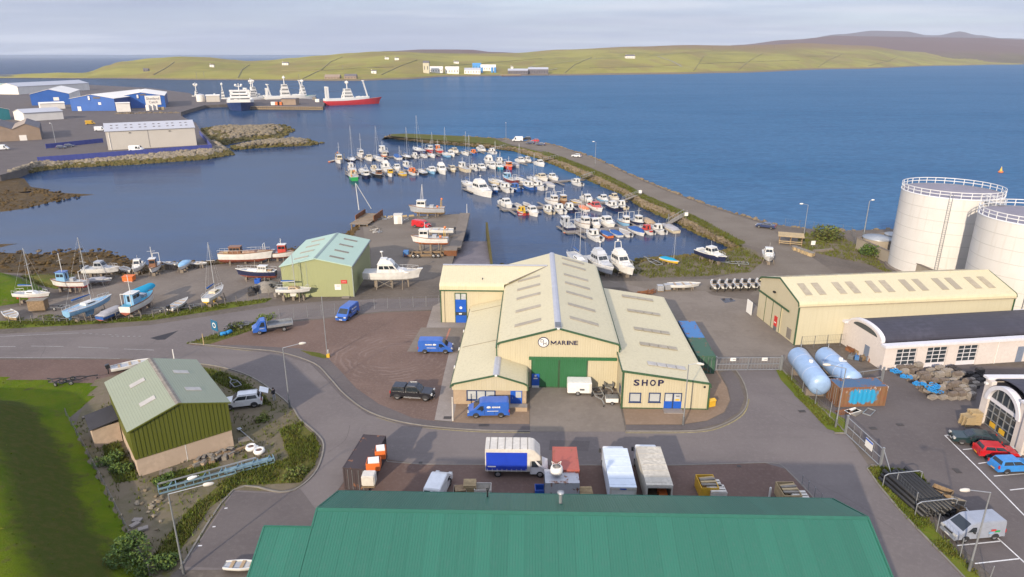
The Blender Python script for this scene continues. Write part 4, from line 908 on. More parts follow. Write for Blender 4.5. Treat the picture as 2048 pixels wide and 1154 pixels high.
wallx(K,'gable_rear','m_olive_sheet',[(0,kb - .1),(kw,kb - .1),(kw,ke - .1),(kw/2,kr - .1),(0,ke - .1)],kl - .1,.1)
for x in (0,kw - .1): wally(K,'side_cladding','m_olive_sheet_y',[(.16,kb - .1),(kl - .12,kb - .1),(kl - .12,ke - .12),(.16,ke - .12)],x,.1)
for s_ in (-1,1):
    skin(K,'roof_slope','m_olive_roof',[(-.22,ke - .06),(kw/2 - .12,kr)] if s_ < 0 else [(kw/2 + .12,kr),(kw + .22,ke - .06)],-.15,kl + .15,.08)
skin(K,'ridge_cap','m_timber_grey',[(kw/2 - .28,kr - .03),(kw/2,kr + .06),(kw/2 + .28,kr - .03)],-.17,kl + .17,.05)
barpart(K,'verge_trim','m_olive_sheet',[(-.2,-.18,ke - .1),(kw/2,-.18,kr - .05),(kw + .2,-.18,ke - .1)],.06,.14)
for s_ in (0,1):
    for yy in (3.2,8.4):
        x0,x1 = (1.7,3.2) if s_ == 0 else (kw - 3.2,kw - 1.7);zf = lambda x: ke - .06 + (kr - ke + .06)*((x + .22) if s_ == 0 else (kw + .22 - x))/(kw/2 + .1)
        mb = MB();mb.prism([(x0,yy,zf(x0) + .01),(x1,yy,zf(x1) + .01),(x1,yy + .9,zf(x1) + .01),(x0,yy + .9,zf(x0) + .01)],(0,0,0),(0,0,.05));mb.build('skylight','m_skylight_pale',K)
mb = MB();mb.bb(-2.6,-.02,8.6,12.2,0,2.3);mb.build('lean_to','m_render',K)
mb = MB();mb.prism([(-2.8,8.4,2.32),(-.02,8.4,2.75),(-.02,12.4,2.75),(-2.8,12.4,2.32)],(0,0,0),(0,0,.08));mb.build('lean_to_roof','m_asphalt_new',K)
# -- cream warehouse at the right
p0 = G(1588,690);p1 = G(1525,640);d_ = (p1 - p0).length
Q = thing('cream_warehouse','long cream metal warehouse with sliding doors and red wicket door','warehouse',(p0.x,p0.y,0),R(-2.0) + math.pi/2 + R(8.5) - math.pi/2)
# local x runs along the long side, local y along the gable, away from the camera
qa = Q.rotation_euler.z
QL,QW,QE,QR = 33.6,12.0,6.55,8.4
wallx(Q,'wall','m_cream_smooth',[(0,0),(QL,0),(QL,QE - .1),(0,QE - .1)],0);wallx(Q,'wall','m_cream_smooth',[(0,0),(QL,0),(QL,QE - .1),(0,QE - .1)],QW - .15)
for x in (0,QL - .15): wally(Q,'gable_wall','m_cream_wall_y',[(.16,0),(QW - .16,0),(QW - .16,QE - .05),(QW/2,QR - .12),(.16,QE - .05)],x)
skin(Q,'roof_slope','m_cream_roof_x',[(-.16,QE - .55),(-.14,QE - .25),(0,QE),(.35,QE + .16),(QW/2 - .1,QR)],-.15,QL + .15,axis='x');skin(Q,'roof_slope','m_cream_roof_x',[(QW/2 + .1,QR),(QW - .35,QE + .16),(QW,QE),(QW + .14,QE - .25),(QW + .16,QE - .55)],-.15,QL + .15,axis='x')
skin(Q,'ridge_cap','m_cream_roof',[(QW/2 - .3,QR - .03),(QW/2,QR + .06),(QW/2 + .3,QR - .03)],-.17,QL + .17,.05,'x')
barpart(Q,'gutter','m_skylight',[(-.1,-.2,QE - .6),(QL + .1,-.2,QE - .6)],.14,.12)
barpart(Q,'verge_trim','m_green_trim',[(-.2,-.14,QE - .5),(-.2,.05,QE - .02),(-.2,.4,QE + .12),(-.2,QW/2,QR - .06),(-.2,QW - .4,QE + .12),(-.2,QW + .1,QE - .3)],.1,.22)
barpart(Q,'verge_trim','m_green_trim',[(QL + .2,-.14,QE - .5),(QL + .2,.05,QE - .02),(QL + .2,.4,QE + .12),(QL + .2,QW/2,QR - .06)],.1,.22)
barpart(Q,'corner_trim','m_green_trim',[(-.04,-.04,0),(-.04,-.04,QE - .5)],.18,.18);barpart(Q,'corner_trim','m_green_trim',[(QL + .04,-.04,0),(QL + .04,-.04,QE - .5)],.18,.18)
def qz(y): return QE + .16 + (QR - QE - .16)*(min(y,QW - y) - .35)/(QW/2 - .45)
xs = [1.9,4.35,8.0,10.4,13.8,16.2,19.6,22.0,25.3,27.6,30.2,32.1][:10]
for i in range(6):
    for j in range(2):
        x = 1.6 + i*5.35 + j*2.15
        for y0,y1 in ((1.5,4.3),(QW - 4.3,QW - 1.5)):
            mb = MB();mb.prism([(x,y0,qz(y0) + .01),(x + 1.05,y0,qz(y0) + .01),(x + 1.05,y1,qz(y1) + .01),(x,y1,qz(y1) + .01)],(0,0,0),(0,0,.05));mb.build('skylight','m_skylight',Q)
barpart(Q,'door_track','m_green_trim',[(-.2,2.3,4.35),(-.2,QW - .1,4.35)],.14,.26)
for i,(a,b) in enumerate(((4.4,6.9),(6.95,9.2),(9.25,11.6))):
    dd = pBB(Q,'sliding_door','m_cream_wall_y',-.16,-.02,a,b,.05,4.2);pBB(dd,'frame','m_green_trim',-.2,-.161,a,a + .12,.05,4.2)
dd = pBB(Q,'wicket_door','m_red',-.22,-.165,5.2,6.1,.7,2.3);tag(dd,'bright red wicket door');panel_on(dd,'kick_plate','m_galv_dark',(-.2,5.65,.38),(.05,.9,.62));panel_on(dd,'notice','m_white',(-.228,5.65,1.3),(.012,.5,.16))
panel_on(Q,'louvre','m_timber_grey',(-.05,1.75,1.1),(.09,1.2,1.6));panel_on(Q,'floodlight','m_black',(-.25,7.0,5.75),(.3,.5,.22))
panel_on(Q,'notice_board','m_white',(-1.2,QW + .4,1.3),(.08,1.8,2.2))

# -- storage tanks with railings
import itertools
t = NT('m_tank');st_ = t.noise(1.0,5,.6,sc=(2.2,2.2,.12));bg_ = t.noise(.3,4);c = t.mix(t.ramp(st_,.52,.8,0,.45),(.57,.545,.51),(.42,.36,.29));c = t.mix(t.ramp(bg_,.35,.7,0,.5),c,(.52,.49,.45));t.set(c,.5,0,.35)
plain('m_tank_roof',(.22,.20,.23),.6,0,.12,.5,.3)
plain('m_tank_seam',(.44,.42,.385),.55,0,.05)
plain('m_rail_white',(.62,.62,.62),.5,0,.06)
def tank(c,r,h,label):
    T = thing('storage_tank',label,'storage tank',(c[0],c[1],0),0,'white fuel storage tanks')
    pLA(T,'shell','m_tank',[(r,0),(r,h)],64)
    mb = MB();mb.lathe([(r,h - .01),(r - .1,h),(r*.5,h + .35),(.01,h + .55)],64);mb.build('tank_roof','m_tank_roof',T)
    for k in range(1,7): pLA(T,'seam','m_tank_seam',[(r + .005,h*k/7 - .05),(r + .03,h*k/7),(r + .005,h*k/7 + .05)],64)
    pLA(T,'rim','m_rail_white',[(r + .08,h - .12),(r + .08,h + .05),(r - .06,h + .05)],64)
    n = 32
    for zr in (h + .6,h + 1.15): pLA(T,'rail','m_rail_white',[(r + .05,zr - .06),(r + .05,zr + .06),(r - .03,zr + .06),(r - .03,zr - .06)],64,sm=False)
    po = MB();po.bb(-.05,.05,-.05,.05,0,1.15);me = po.mesh('rail_post','m_rail_white')
    for i in range(n): t = 2*math.pi*i/n;inst(me,'rail_post',T,(r*math.cos(t),r*math.sin(t),h + .03),(0,0,t))
    ld = MB();q = 2*math.pi*.66;cx_,sx_ = math.cos(q),math.sin(q);[ld.beam((cx_*(r + .3) - sx_*k,sx_*(r + .3) + cx_*k,0),(cx_*(r + .3) - sx_*k,sx_*(r + .3) + cx_*k,h + 1),.06,.06) for k in (-.25,.25)];[ld.beam((cx_*(r + .3) + sx_*.25,sx_*(r + .3) - cx_*.25,k*.4),(cx_*(r + .3) - sx_*.25,sx_*(r + .3) + cx_*.25,k*.4),.04,.04) for k in range(1,int(h/.4))];ld.build('ladder','m_galv',T)
    pLA(T,'base_ring','m_concrete',[(r + .5,0),(r + .5,.25),(r - .1,.25)],48)
    return T
TK1 = tank((83.9,127.7),8.45,15.4,'white cylindrical storage tank nearer the sea, partly shaded')
TK2 = tank((85.5,107.0),8.45,15.2,'white cylindrical storage tank at the right edge of the view')
# gangway between the tank tops
gw = thing('tank_walkway','small white steel walkway joining the two tank tops','walkway',(84.7,117.3,15.35))
a = Vector((-.2,2.3,0));b = Vector((.2,-2.3,0))
barpart(gw,'deck','m_galv',[a,b],1.0,.12); 
for s_ in (-.5,.5):
    barpart(gw,'handrail','m_rail_white',[a + Vector((s_,0,1.1)),b + Vector((s_,0,1.1))],.07,.07)
    for k in range(4): q = a.lerp(b,k/3) + Vector((s_,0,0));barpart(gw,'post','m_rail_white',[q,q + Vector((0,0,1.1))],.06,.06)
# concrete bund wall round the tanks
plain('m_bund',(.30,.255,.195),.9,0,.15,.6,.2,.2)
bw_ = [G(1712,492),G(1728,498),G(1800,532),G(1860,562),G(1930,590)]
for a,b in ((G(1730,505),G(1875,572)),(G(1712,497),G(1778,484)),(G(1712,497),G(1730,505))):
    o = thing('bund_wall','','wall',(a.x,a.y,0));q = b - a;barpart(o,'wall_face','m_bund',[(0,0,1.2),(q.x,q.y,1.2)],.35,2.4);barpart(o,'coping','m_concrete',[(0,0,2.45),(q.x,q.y,2.45)],.5,.1)
    o['label'] = {0: 'long concrete bund wall running towards the warehouse',1: 'concrete bund wall along the seaward side of the tanks',2: 'short concrete bund wall end facing the breakwater road'}[[(0),(1),(2)][0] if (b - G(1875,572)).length < .1 else (1 if (b - G(1778,484)).length < .1 else 2)]
# small round tanks behind the bund
for i,(u,v,r,h,lb) in enumerate(((1752,502,3.0,2.9,'low round concrete tank beside the big white tank'),(1785,498,2.0,3.2,'narrow round tank squeezed against the big white tank'))):
    p = G(u,v);o = thing('round_tank',lb,'tank',(p.x,p.y,0));pLA(o,'shell','m_bund',[(r,0),(r,h)],28);pLA(o,'lid','m_galv',[(r + .1,h),(r + .1,h + .15),(.01,h + .5)],28)

# -- low white building with a curved dark roof
plain('m_harl',(.56,.50,.46),.9,0,.06,3,.2,.15)
plain('m_slate',(.045,.043,.058),.6,0,.2,1.5,.3,.2)
plain('m_white_trim',(.60,.58,.60),.55,0,.06)
plain('m_grey_door',(.16,.19,.25),.5,0,.1)
p0 = G(1763,741);p1 = G(2046,724)
C = thing('curved_roof_building','low white building with barrel dark roof and three glazed doors','building',(p0.x,p0.y,0),heading(p0,p1) + R(.5))
CL,CW,CH = 30.0,9.2,3.35
fx = [lf(C,u,725,0)[0] for u in (1790,1830,1850,1890,1911,1950)]
holes = [(fx[0],fx[1]),(fx[2],fx[3]),(fx[4],fx[5])]
xx = 0
for (a,b) in holes + [(CL,CL)]:
    if a - xx > .05: pBB(C,'front_pier','m_harl',xx,a,0,.3,0,CH)
    if b > a: pBB(C,'lintel','m_harl',a,b,0,.3,2.95,CH)
    xx = b
for (a,b) in holes:
    fr = part(C,'glazed_door','m_white_trim',lambda m: ([m.bb(a + (b - a)*k/3 - .05,a + (b - a)*k/3 + .05,.16,.24,.02,2.94) for k in range(4)],[m.bb(a,b,.17,.23,2.94*k/5 - .04,2.94*k/5 + .05) for k in range(6)]))
    for i in range(3):
        for j in range(5):
            x0 = a + (b - a)*i/3 + .05;x1 = a + (b - a)*(i + 1)/3 - .05;z0 = 2.94*j/5 + .05;z1 = 2.94*(j + 1)/5 - .04
            part(fr,'pane','m_glass' if j else 'm_white_trim',lambda m: m.bb(x0,x1,.19,.21,z0,z1))
wallx(C,'rear_wall','m_harl',[(0,0),(CL,0),(CL,CH),(0,CH)],CW - .3,.3)
arc = [(CW/2 - 3.6*math.cos(math.pi*k/16),CH + .3 + 1.35*math.sin(math.pi*k/16)) for k in range(17)]
for x in (0,CL - .3): wally(C,'end_wall','m_harl',[(.31,0),(CW - .31,0),(CW - .31,CH),(arc[-1][0],CH)] + arc[::-1][1:-1] + [(arc[0][0],CH),(.31,CH)],x,.3)
skin(C,'barrel_roof','m_slate',[(a,z + .04) for a,z in arc],.5,CL - .5,.1,'x')
for x in (-.05,CL - .45): skin(C,'arch_rim','m_white_trim',[(a,z + .22) for a,z in arc],x,x + .55,.3,'x')
for y,nm in ((-.35,'eave_parapet'),(CW - .55,'eave_parapet')): pBB(C,nm,'m_white_trim',-.3,CL + .3,y,y + .95,CH,CH + .34)
lz = [(CW/2 - 2.6*math.cos(math.pi*k/12),CH + .6 + .75*math.sin(math.pi*k/12)) for k in range(13)]
mb = MB();mb.prism([(-.03,a,z) for a,z in lz],(0,0,0),(.025,0,0));mb.build('lunette','m_glass',C)
dd = pBB(C,'side_door','m_grey_door',-.06,-.005,3.0,4.0,.02,2.1)
a = lf(C,2031,715,0)[0];pBB(C,'front_door','m_grey_door',a,a + 1.0,-.06,-.005,.02,2.3)
barpart(C,'downpipe','m_white',[(a - 3.2,-.06,0),(a - 3.2,-.06,CH)],.08,.08)

# -- white showroom with a tall glazed arch
p0 = G(1953,838)
A = thing('arched_showroom','white showroom with tall arched glass front','building',(p0.x,p0.y,0),R(0))
fw_ = 6.6;AH = 5.0                              # the glazed front faces left, along local y towards the camera
arc = [(-fw_/2 + 2.25*math.cos(math.pi*k/16),3.15 + 2.05*math.sin(math.pi*k/16)) for k in range(17)]
for ys in ((-fw_,-fw_ + 1.0),(-1.0,0)): pBB(A,'front_pier','m_harl',-.05,.5,ys[0],ys[1],0,AH + .3)
po = [(-1.0,3.15)] + arc + [(-fw_ + 1.0,3.15),(-fw_ + 1.0,AH + .3),(-fw_/2 - 1.2,AH + 1.1),(-fw_/2 + 1.2,AH + 1.1),(-1.0,AH + .3)]
mb = MB();n = len(arc)
for k in range(n - 1):
    (a,z),(b,y) = arc[k],arc[k + 1];s1 = 1.22;f = lambda a,z: (-fw_/2 + (a + fw_/2)*s1,3.15 + (z - 3.15)*1.2)
    mb.prism([(-.22,a,z),(-.22,b,y),(-.22,*f(b,y)),(-.22,*f(a,z))],(0,0,0),(.75,0,0))
mb.build('arch_rim','m_white_trim',A)
g = part(A,'glazing','m_glass',lambda m: m.prism([(.2,-fw_ + 1.0,.1),(.2,-1.0,.1),(.2,-1.0,3.15)] + [(.2,a,z) for a,z in arc] + [(.2,-fw_ + 1.0,3.15)],(0,0,0),(.05,0,0)))
for k in range(1,5): yy = -1.0 - (fw_ - 2)*k/5;pBB(g,'mullion','m_galv',.12,.195,yy - .05,yy + .05,.1,3.15 + (2.0*math.sqrt(max(0,1 - ((yy + fw_/2)/2.25) ** 2))))
for z in (.1,1.0,1.9,2.7): pBB(g,'transom','m_galv',.11,.19,-fw_ + 1.0,-1.0,z,z + .09)
pBB(g,'fascia_band','m_white_trim',.08,.188,-fw_ + 1.0,-1.0,3.1,3.5)
for yy in (-2.8,-4.3): pBB(g,'poster','m_yellow',.10,.11,yy,yy + .9,.3,.9)
pBB(A,'side_wall','m_harl',.5,26,-.35,0,0,AH);pBB(A,'cornice','m_white_trim',-.2,26,-.5,.35,AH + .3,AH + .55)
pBB(A,'cornice','m_white_trim',-.2,3.5,-fw_ - .3,-fw_ + 1.0,AH + .31,AH + .55)
pBB(A,'front_wall','m_harl',.1,.5,-fw_ - 6,-fw_ - .01,0,AH);pBB(A,'front_pier','m_harl',-.3,.09,-fw_ - .9,-fw_ - .1,0,AH + .3)
rf = [(-fw_/2 + 3.3*math.cos(math.pi*k/16),4.4 + 1.75*math.sin(math.pi*k/16)) for k in range(17)][::-1]
skin(A,'barrel_roof','m_slate',rf,.6,26,.1,'x');pBB(A,'flat_roof','m_slate',.5,26,-fw_ - 6,-.36,AH - .3,AH - .05)
g2 = pBB(A,'side_glazing','m_glass',.04,.095,-fw_ - 4.6,-fw_ - 1.0,.3,3.4)
for k in range(4): yy = -fw_ - 1.0 - 3.6*k/3;pBB(g2,'mullion','m_galv',-.02,.035,yy - .05,yy + .05,.3,3.4)
pBB(A,'side_wall','m_harl',.51,26,-fw_ - 6,-fw_ - 5.65,0,AH - .31);pBB(A,'rear_wall','m_harl',25.6,25.95,-fw_ - 5.64,-.36,0,AH - .31)
for u,v in ((1,2.6),): pBX(A,'wall_lamp','m_white',(-.3,-.5,AH - .1),(.3,.35,.2))

# -- the two pale blue horizontal tanks
paint('m_pale_blue',(.25,.36,.53),.4)
def hbullet(p0,p1,r,label):
    d = (p1 - p0);ln = d.length;T = thing('gas_tank',label,'tank',(p0.x,p0.y,0),heading(p0,p1),'pale blue horizontal tanks');zc = r + .75
    prof = [(max(.01,r*math.sin(math.pi/2*k/6)),-.55*r*math.cos(math.pi/2*k/6)) for k in range(7)] + [(r,ln)] + [(max(.01,r*math.cos(math.pi/2*k/6)),ln + .55*r*math.sin(math.pi/2*k/6)) for k in range(1,7)]
    pLA(T,'vessel','m_pale_blue',prof,32,(0,0,zc),axis='X')
    for x in (1.2,ln - 1.2): pBB(T,'saddle','m_concrete',x - .25,x + .25,-r*.8,r*.8,.05,.95)
    pLA(T,'manway','m_white',[(.25,0),(.25,.3),(.01,.32)],14,(ln*.45,0,zc + r - .05))
    pTU(T,'vent_pipe','m_galv',(ln - .5,0,zc + r - .1),(ln - .5,0,zc + r + .7),.05)
    for x in (2.2,ln - 2.2): pLA(T,'weld_band','m_white_trim',[(r + .004,x - .03),(r + .012,x),(r + .004,x + .03)],32,(0,0,zc),axis='X')
    return T
hb1 = hbullet(G(1634,800),G(1592,742),1.35,'pale blue horizontal tank nearer the road')
hb2 = hbullet(G(1698,790),G(1645,740),1.3,'pale blue horizontal tank behind the first, with white plate')
panel_on(hb2,'name_plate','m_white',(2.6,0,3.42),(.25,.9,.03))

# -- containers
def contmat(name,col,rust=.0,patch=None):
    t = NT(name);sp = t.n('ShaderNodeSeparateXYZ');t.l(t.tc.outputs['Object'],sp.inputs[0]);n1 = t.noise(1.1,6,.65);n2 = t.noise(5,4)
    c = t.mix(t.ramp(n2,.3,.8,0,.3),col,sh(col,.7))
    if rust: c = t.mix(t.ramp(n1,.62 - rust*.3,.68 - rust*.2),c,(.19,.085,.045))
    if patch: 
        d = t.math('ADD',t.math('POWER',t.math('DIVIDE',t.math('SUBTRACT',sp.outputs[0],patch[0]),patch[2]),4),t.math('POWER',t.math('DIVIDE',t.math('SUBTRACT',sp.outputs[2],patch[1]),patch[3]),4))
        n3_ = t.noise(1.0,6,.7,sc=(3.2,1,.9));c = t.mix(t.ramp(t.math('ADD',d,t.math('MULTIPLY',n3_,3.2)),1.9,2.3),patch[4],c);c = t.mix(t.math('MULTIPLY',t.ramp(n3_,.56,.62),t.ramp(sp.outputs[2],1.7,2.2)),c,(.45,.45,.44))
    t.set(c,.6,0,.3)
contmat('m_cont_blue',(.06,.165,.36),.15);contmat('m_cont_green',(.045,.10,.065),.1);contmat('m_cont_red',(.36,.10,.075),.1);contmat('m_cont_grey',(.42,.42,.44),.25);contmat('m_cont_dark',(.05,.038,.04),.05)
contmat('m_cont_rusty',(.19,.10,.05),.5,(3.1,1.35,2.0,1.1,(.02,.25,.45)));contmat('m_cont_bluetop',(.06,.11,.19),.2)
def container(loc,rz,L_,label,mat,top=None,W_=2.44,H_=2.59,group=None,name='shipping_container'):
    T = thing(name,label,'container',loc,rz,group);top = top or mat
    n = max(6,int(L_/.28))
    for y,s_ in ((0,-1),(W_,1)):
        mb = MB();pts = []
        for i in range(n + 1): pts.append((.12 + (L_ - .24)*i/n,y + (-s_*.04 if i % 2 else 0)))
        vs = [];[vs.extend([(x,q,.16),(x,q,H_ - .14)]) for x,q in pts];fs = [(2*i,2*i + 2,2*i + 3,2*i + 1) if s_ < 0 else (2*i + 1,2*i + 3,2*i + 2,2*i) for i in range(n)];mb.add(vs,fs);mb.build('side_panel',mat,T)
    part(T,'roof',top,lambda m: m.bb(.05,L_ - .05,.05,W_ - .05,H_ - .12,H_ - .03))
    fr = MB()
    for x in (0,L_ - .16):
        for y in (0,W_ - .16): fr.bb(x,x + .16,y,y + .16,0,H_)
    for y in (0,W_ - .1):
        fr.bb(.16,L_ - .16,y,y + .1,H_ - .13,H_ - .01);fr.bb(.16,L_ - .16,y,y + .1,0.02,.16)
    for x in (0,L_ - .1): fr.bb(x,x + .1,.16,W_ - .16,H_ - .13,H_ - .01);fr.bb(x,x + .1,.16,W_ - .16,.02,.16)
    fr.build('frame',mat,T)
    for i in (0,1):
        d_ = pBB(T,'door',mat,.02,.08,.17 + i*(W_/2 - .16),W_/2 - .01 + i*(W_/2 - .17),.17,H_ - .14)
        for q in (.3,.7): pTU(d_,'lock_rod','m_galv',(-.01,.17 + (i + q)*(W_/2 - .17),.2),(-.01,.17 + (i + q)*(W_/2 - .17),H_ - .2),.025,n=5)
    pBB(T,'end_panel',mat,L_ - .08,L_ - .02,.17,W_ - .17,.17,H_ - .14)
    return T
p = G(1672,815);q = G(1765,812)
container((p.x,p.y,.02),heading(p,q),6.06,'rusty container with bright blue worn side, beside the blue tanks','m_cont_rusty','m_cont_bluetop')
p = G(1428,748);ca = R(90 - 1.8)
container((p.x,p.y,.02),ca,6.06,'dark green shipping container against the shop wall','m_cont_green');p2 = p + Vector((math.cos(ca),math.sin(ca),0))*6.3
container((p2.x,p2.y,.02),ca,6.06,'blue shipping container behind the green one by the shop','m_cont_blue')
# -- green roofed building in the foreground
cladding('m_big_green_roof',(.034,.205,.105),'X',.2,depth=.3,dirt=.12,dirtcol=(.05,.16,.10))
cladding('m_big_green_wall',(.02,.1,.06),'X',.25,depth=.4,dirt=.08)
plain('m_big_green_trim',(.018,.11,.07),.5,0,.1)
B = thing('green_roof_building','long building with a bright green metal roof at the bottom','building',(-14.5,42.2,0),R(-1.45))
BL = 40.5;BR = 8.0;BB = 5.2;BE = 5.75;BF = 13.0;sl_ = .40
ns = 34;sw = BL/ns
def roof_sheet(x0,x1,y0,z0,y1,z1,nm,mat,tilt=0):
    mb = MB();mb.prism([(x0 + .004,y0,z0),(x1 - .004,y0,z0),(x1 - .004,y1,z1),(x0 + .004,y1,z1)],(0,0,0),(0,0,.045));return mb.build(nm,mat,B)
rg = random.Random(3)
gm = []
for k in range(4):
    nm = 'm_green_sheet%d' % k;f = (1.0,.95,1.06,.98)[k];cladding(nm,tuple(c*f for c in (.021,.12,.08)),'X',.2,depth=.5,dirt=.22,dirtcol=(.045,.12,.09));gm.append(nm)
for i in range(ns):
    x0,x1 = i*sw,(i + 1)*sw
    for (y0,y1) in ((-.02,-6.5),(-6.48,-BF)): roof_sheet(x0,x1,y0,BR + y0*sl_ + (.012 if y0 < -1 else 0),y1,BR + y1*sl_,'roof_sheet',gm[rg.randrange(4)])
    roof_sheet(x0,x1,.02,BR,BB,BE,'roof_sheet',gm[rg.randrange(4)])
for i in range(3):
    for (y0,y1) in ((-1.45,-6.5),(-6.48,-BF)): roof_sheet(-3.5 + i*1.16,-3.5 + (i + 1)*1.16,y0,BR + y0*sl_,y1,BR + y1*sl_,'roof_sheet',gm[rg.randrange(4)])
skin(B,'ridge_cap','m_big_green_trim',[(-.24,BR - .03),(0,BR + .08),(.24,BR - .03)],-.05,BL + .05,.04,'x')
part(B,'roof_deck','m_big_green_trim',lambda m: (m.prism([(0,-.05,BR - .1),(BL,-.05,BR - .1),(BL,-BF,BR - BF*sl_ - .1),(0,-BF,BR - BF*sl_ - .1)],(0,0,-.06),(0,0,0)),m.prism([(0,0,BR - .1),(BL,0,BR - .1),(BL,BB,BE - .1),(0,BB,BE - .1)],(0,0,-.06),(0,0,0)),m.prism([(-3.5,-1.5,BR - 1.5*sl_ - .1),(-.01,-1.5,BR - 1.5*sl_ - .1),(-.01,-BF,BR - BF*sl_ - .1),(-3.5,-BF,BR - BF*sl_ - .1)],(0,0,-.06),(0,0,0))))
wallx(B,'wall','m_big_green_wall',[(.2,0),(BL - .2,0),(BL - .2,BE - .15),(.2,BE - .15)],BB - .5)
wallx(B,'wall','m_big_green_wall',[(-3.3,0),(BL - .2,0),(BL - .2,2.6),(-3.3,2.6)],-BF + .5)
wally(B,'gable_wall','m_big_green_wall',[(BB - .51,0),(-BF + .66,0),(-BF + .66,BR - BF*sl_ - .1),(0,BR - .25),(BB - .51,BE - .1)],BL - .35)
wally(B,'gable_wall','m_big_green_wall',[(BB - .51,0),(-1.6,0),(-1.6,BR - .9),(0,BR - .25),(BB - .51,BE - .1)],.2)
wally(B,'side_wall','m_big_green_wall',[(-1.75,0),(-BF + .66,0),(-BF + .66,BR - BF*sl_ - .1),(-1.75,BR - 1.0)],-3.3);wallx(B,'side_wall','m_big_green_wall',[(-3.3,0),(.2,0),(.2,BR - .9),(-3.3,BR - .9)],-1.74)
for x in (-.04,BL + .04):
    barpart(B,'verge_trim','m_big_green_trim',[(x,.0,BR + .02),(x,BB + .02,BE + .02)],.12,.14)
    barpart(B,'verge_trim','m_big_green_trim',[(x,-.02,BR + .02),(x,-1.5 if x < 0 else -BF,BR + (-1.5 if x < 0 else -BF)*sl_ + .02)],.12,.14)
barpart(B,'verge_trim','m_big_green_trim',[(-3.56,-1.45,BR - 1.45*sl_ + .02),(-3.56,-BF,BR - BF*sl_ + .02)],.12,.12);barpart(B,'verge_trim','m_big_green_trim',[(-3.56,-1.42,BR - 1.42*sl_ + .05),(-.1,-1.42,BR - 1.42*sl_ + .05)],.1,.1)
barpart(B,'gutter','m_big_green_trim',[(0,BB + .1,BE - .08),(BL,BB + .1,BE - .08)],.16,.14)
def roof_stack(u,v,zb,r,h,mat,cap):
    x,y = lg(B,u,v,zb);part(B,'flue',mat,lambda m: (m.tube((x,y,zb - .3),(x,y,zb + h),r,n=12),m.lathe([(r*1.2,zb + h - .1),(r*cap,zb + h),(r*cap,zb + h + .1),(.01,zb + h + .16)],16,(x,y,0))))
roof_stack(1121,1008,7.0,.14,1.0,'m_galv',2.0);roof_stack(975,990,6.5,.07,.5,'m_black',1.6)
# -- loose bits on the green roof: none
# -- industrial point across the bay
farpx = [(-900,420),(-200,366),(0,350),(40,340),(76,325),(140,318.5),(280,308.5),(420,299),(440,292),(425,283),(402,262),(392,246),(370,236),(362,231),(362,224),(385,217),(410,210),(460,208),(495,213),(646,214),(651,200.5),(596,196),(520,197),(470,199),(400,196),(378,186),(300,176),(150,168),(0,166),(-900,166)]
FP = [G(*p) for p in farpx]
sheet('far_ground',[(p.x,p.y) for p in FP],0.0,'m_asphalt_dark',label='dark yards of the industrial point across the bay',world=True)
mb = MB()
for a,b in zip(FP,FP[1:]): mb.quad((a.x,a.y,0),(b.x,b.y,0),(b.x,b.y,SEA - .5),(a.x,a.y,SEA - .5))
tag(mb.build('far_quay_wall','m_quay'),kind='structure')
fT = [G(*p) for p in ((20,344),(76,325),(140,318.5),(280,308.5),(420,299),(440,292),(425,283))];fB = [G(*p,SEA - .3) for p in ((30,352),(85,343),(137,337),(273,330.5),(410,320.5),(466,311),(445,296))]
slope_strip('far_bank',fT,fB,'m_rock_weed',seed=41)
rocks_on('far_armour',fT,fB,3200,.7,1.5,'m_rock_pale',42,'pale armour stones below the blue fence',weed='m_rock_weed',weedfrom=.62)
t1 = [G(*p) for p in ((228,228),(300,226),(358,226))];t2 = [G(*p,SEA) for p in ((228,236),(300,234),(364,233))]
rocks_on('far_shore_rocks',t1,t2,500,.8,1.8,'m_rock',43,'brown stones on the shore under the blue sheds')
ground('m_rock_spit',(.215,.175,.12),(.155,.128,.09),(.265,.22,.16),.25,1.5,bump=.7,bdist=.1)
def rockmole(name,px,hump,seed,label,n):
    spit(name,px,0,'m_rock_weed',label,seed,hump);P = [G(*p,SEA) for p in px];c = sum(P,Vector())/len(P);rg = random.Random(seed);mb = MB()
    for _ in range(n):
        i = rg.randrange(len(P));q = P[i].lerp(P[(i + 1) % len(P)],rg.random());k = rg.random() ** .7;p = q.lerp(c,k);z = SEA - .2 + hump*min(1,k*2.2);r = rg.uniform(.7,1.7)
        mb.rock((p.x,p.y,z + r*.12),r,rg,0 if z > SEA + hump*.45 else 1)
    tag(mb.build(name + '_stones',['m_rock_spit','m_rock_weed']),'loose stones piled on the ' + label,None,None,'stuff')
rockmole('rock_mole',[(386,268),(400,257),(430,254),(480,254),(540,252),(575,251),(594,260),(580,268),(563,279),(520,279),(470,287),(445,292),(420,284)],2.3,51,'broad rock mole beyond the grey warehouse',1100)
rockmole('rock_spit',[(450,297),(500,290),(560,283),(620,280),(647,286),(630,291),(560,294),(480,299),(462,301)],2.0,52,'narrow rock spit ending in the bay',700)
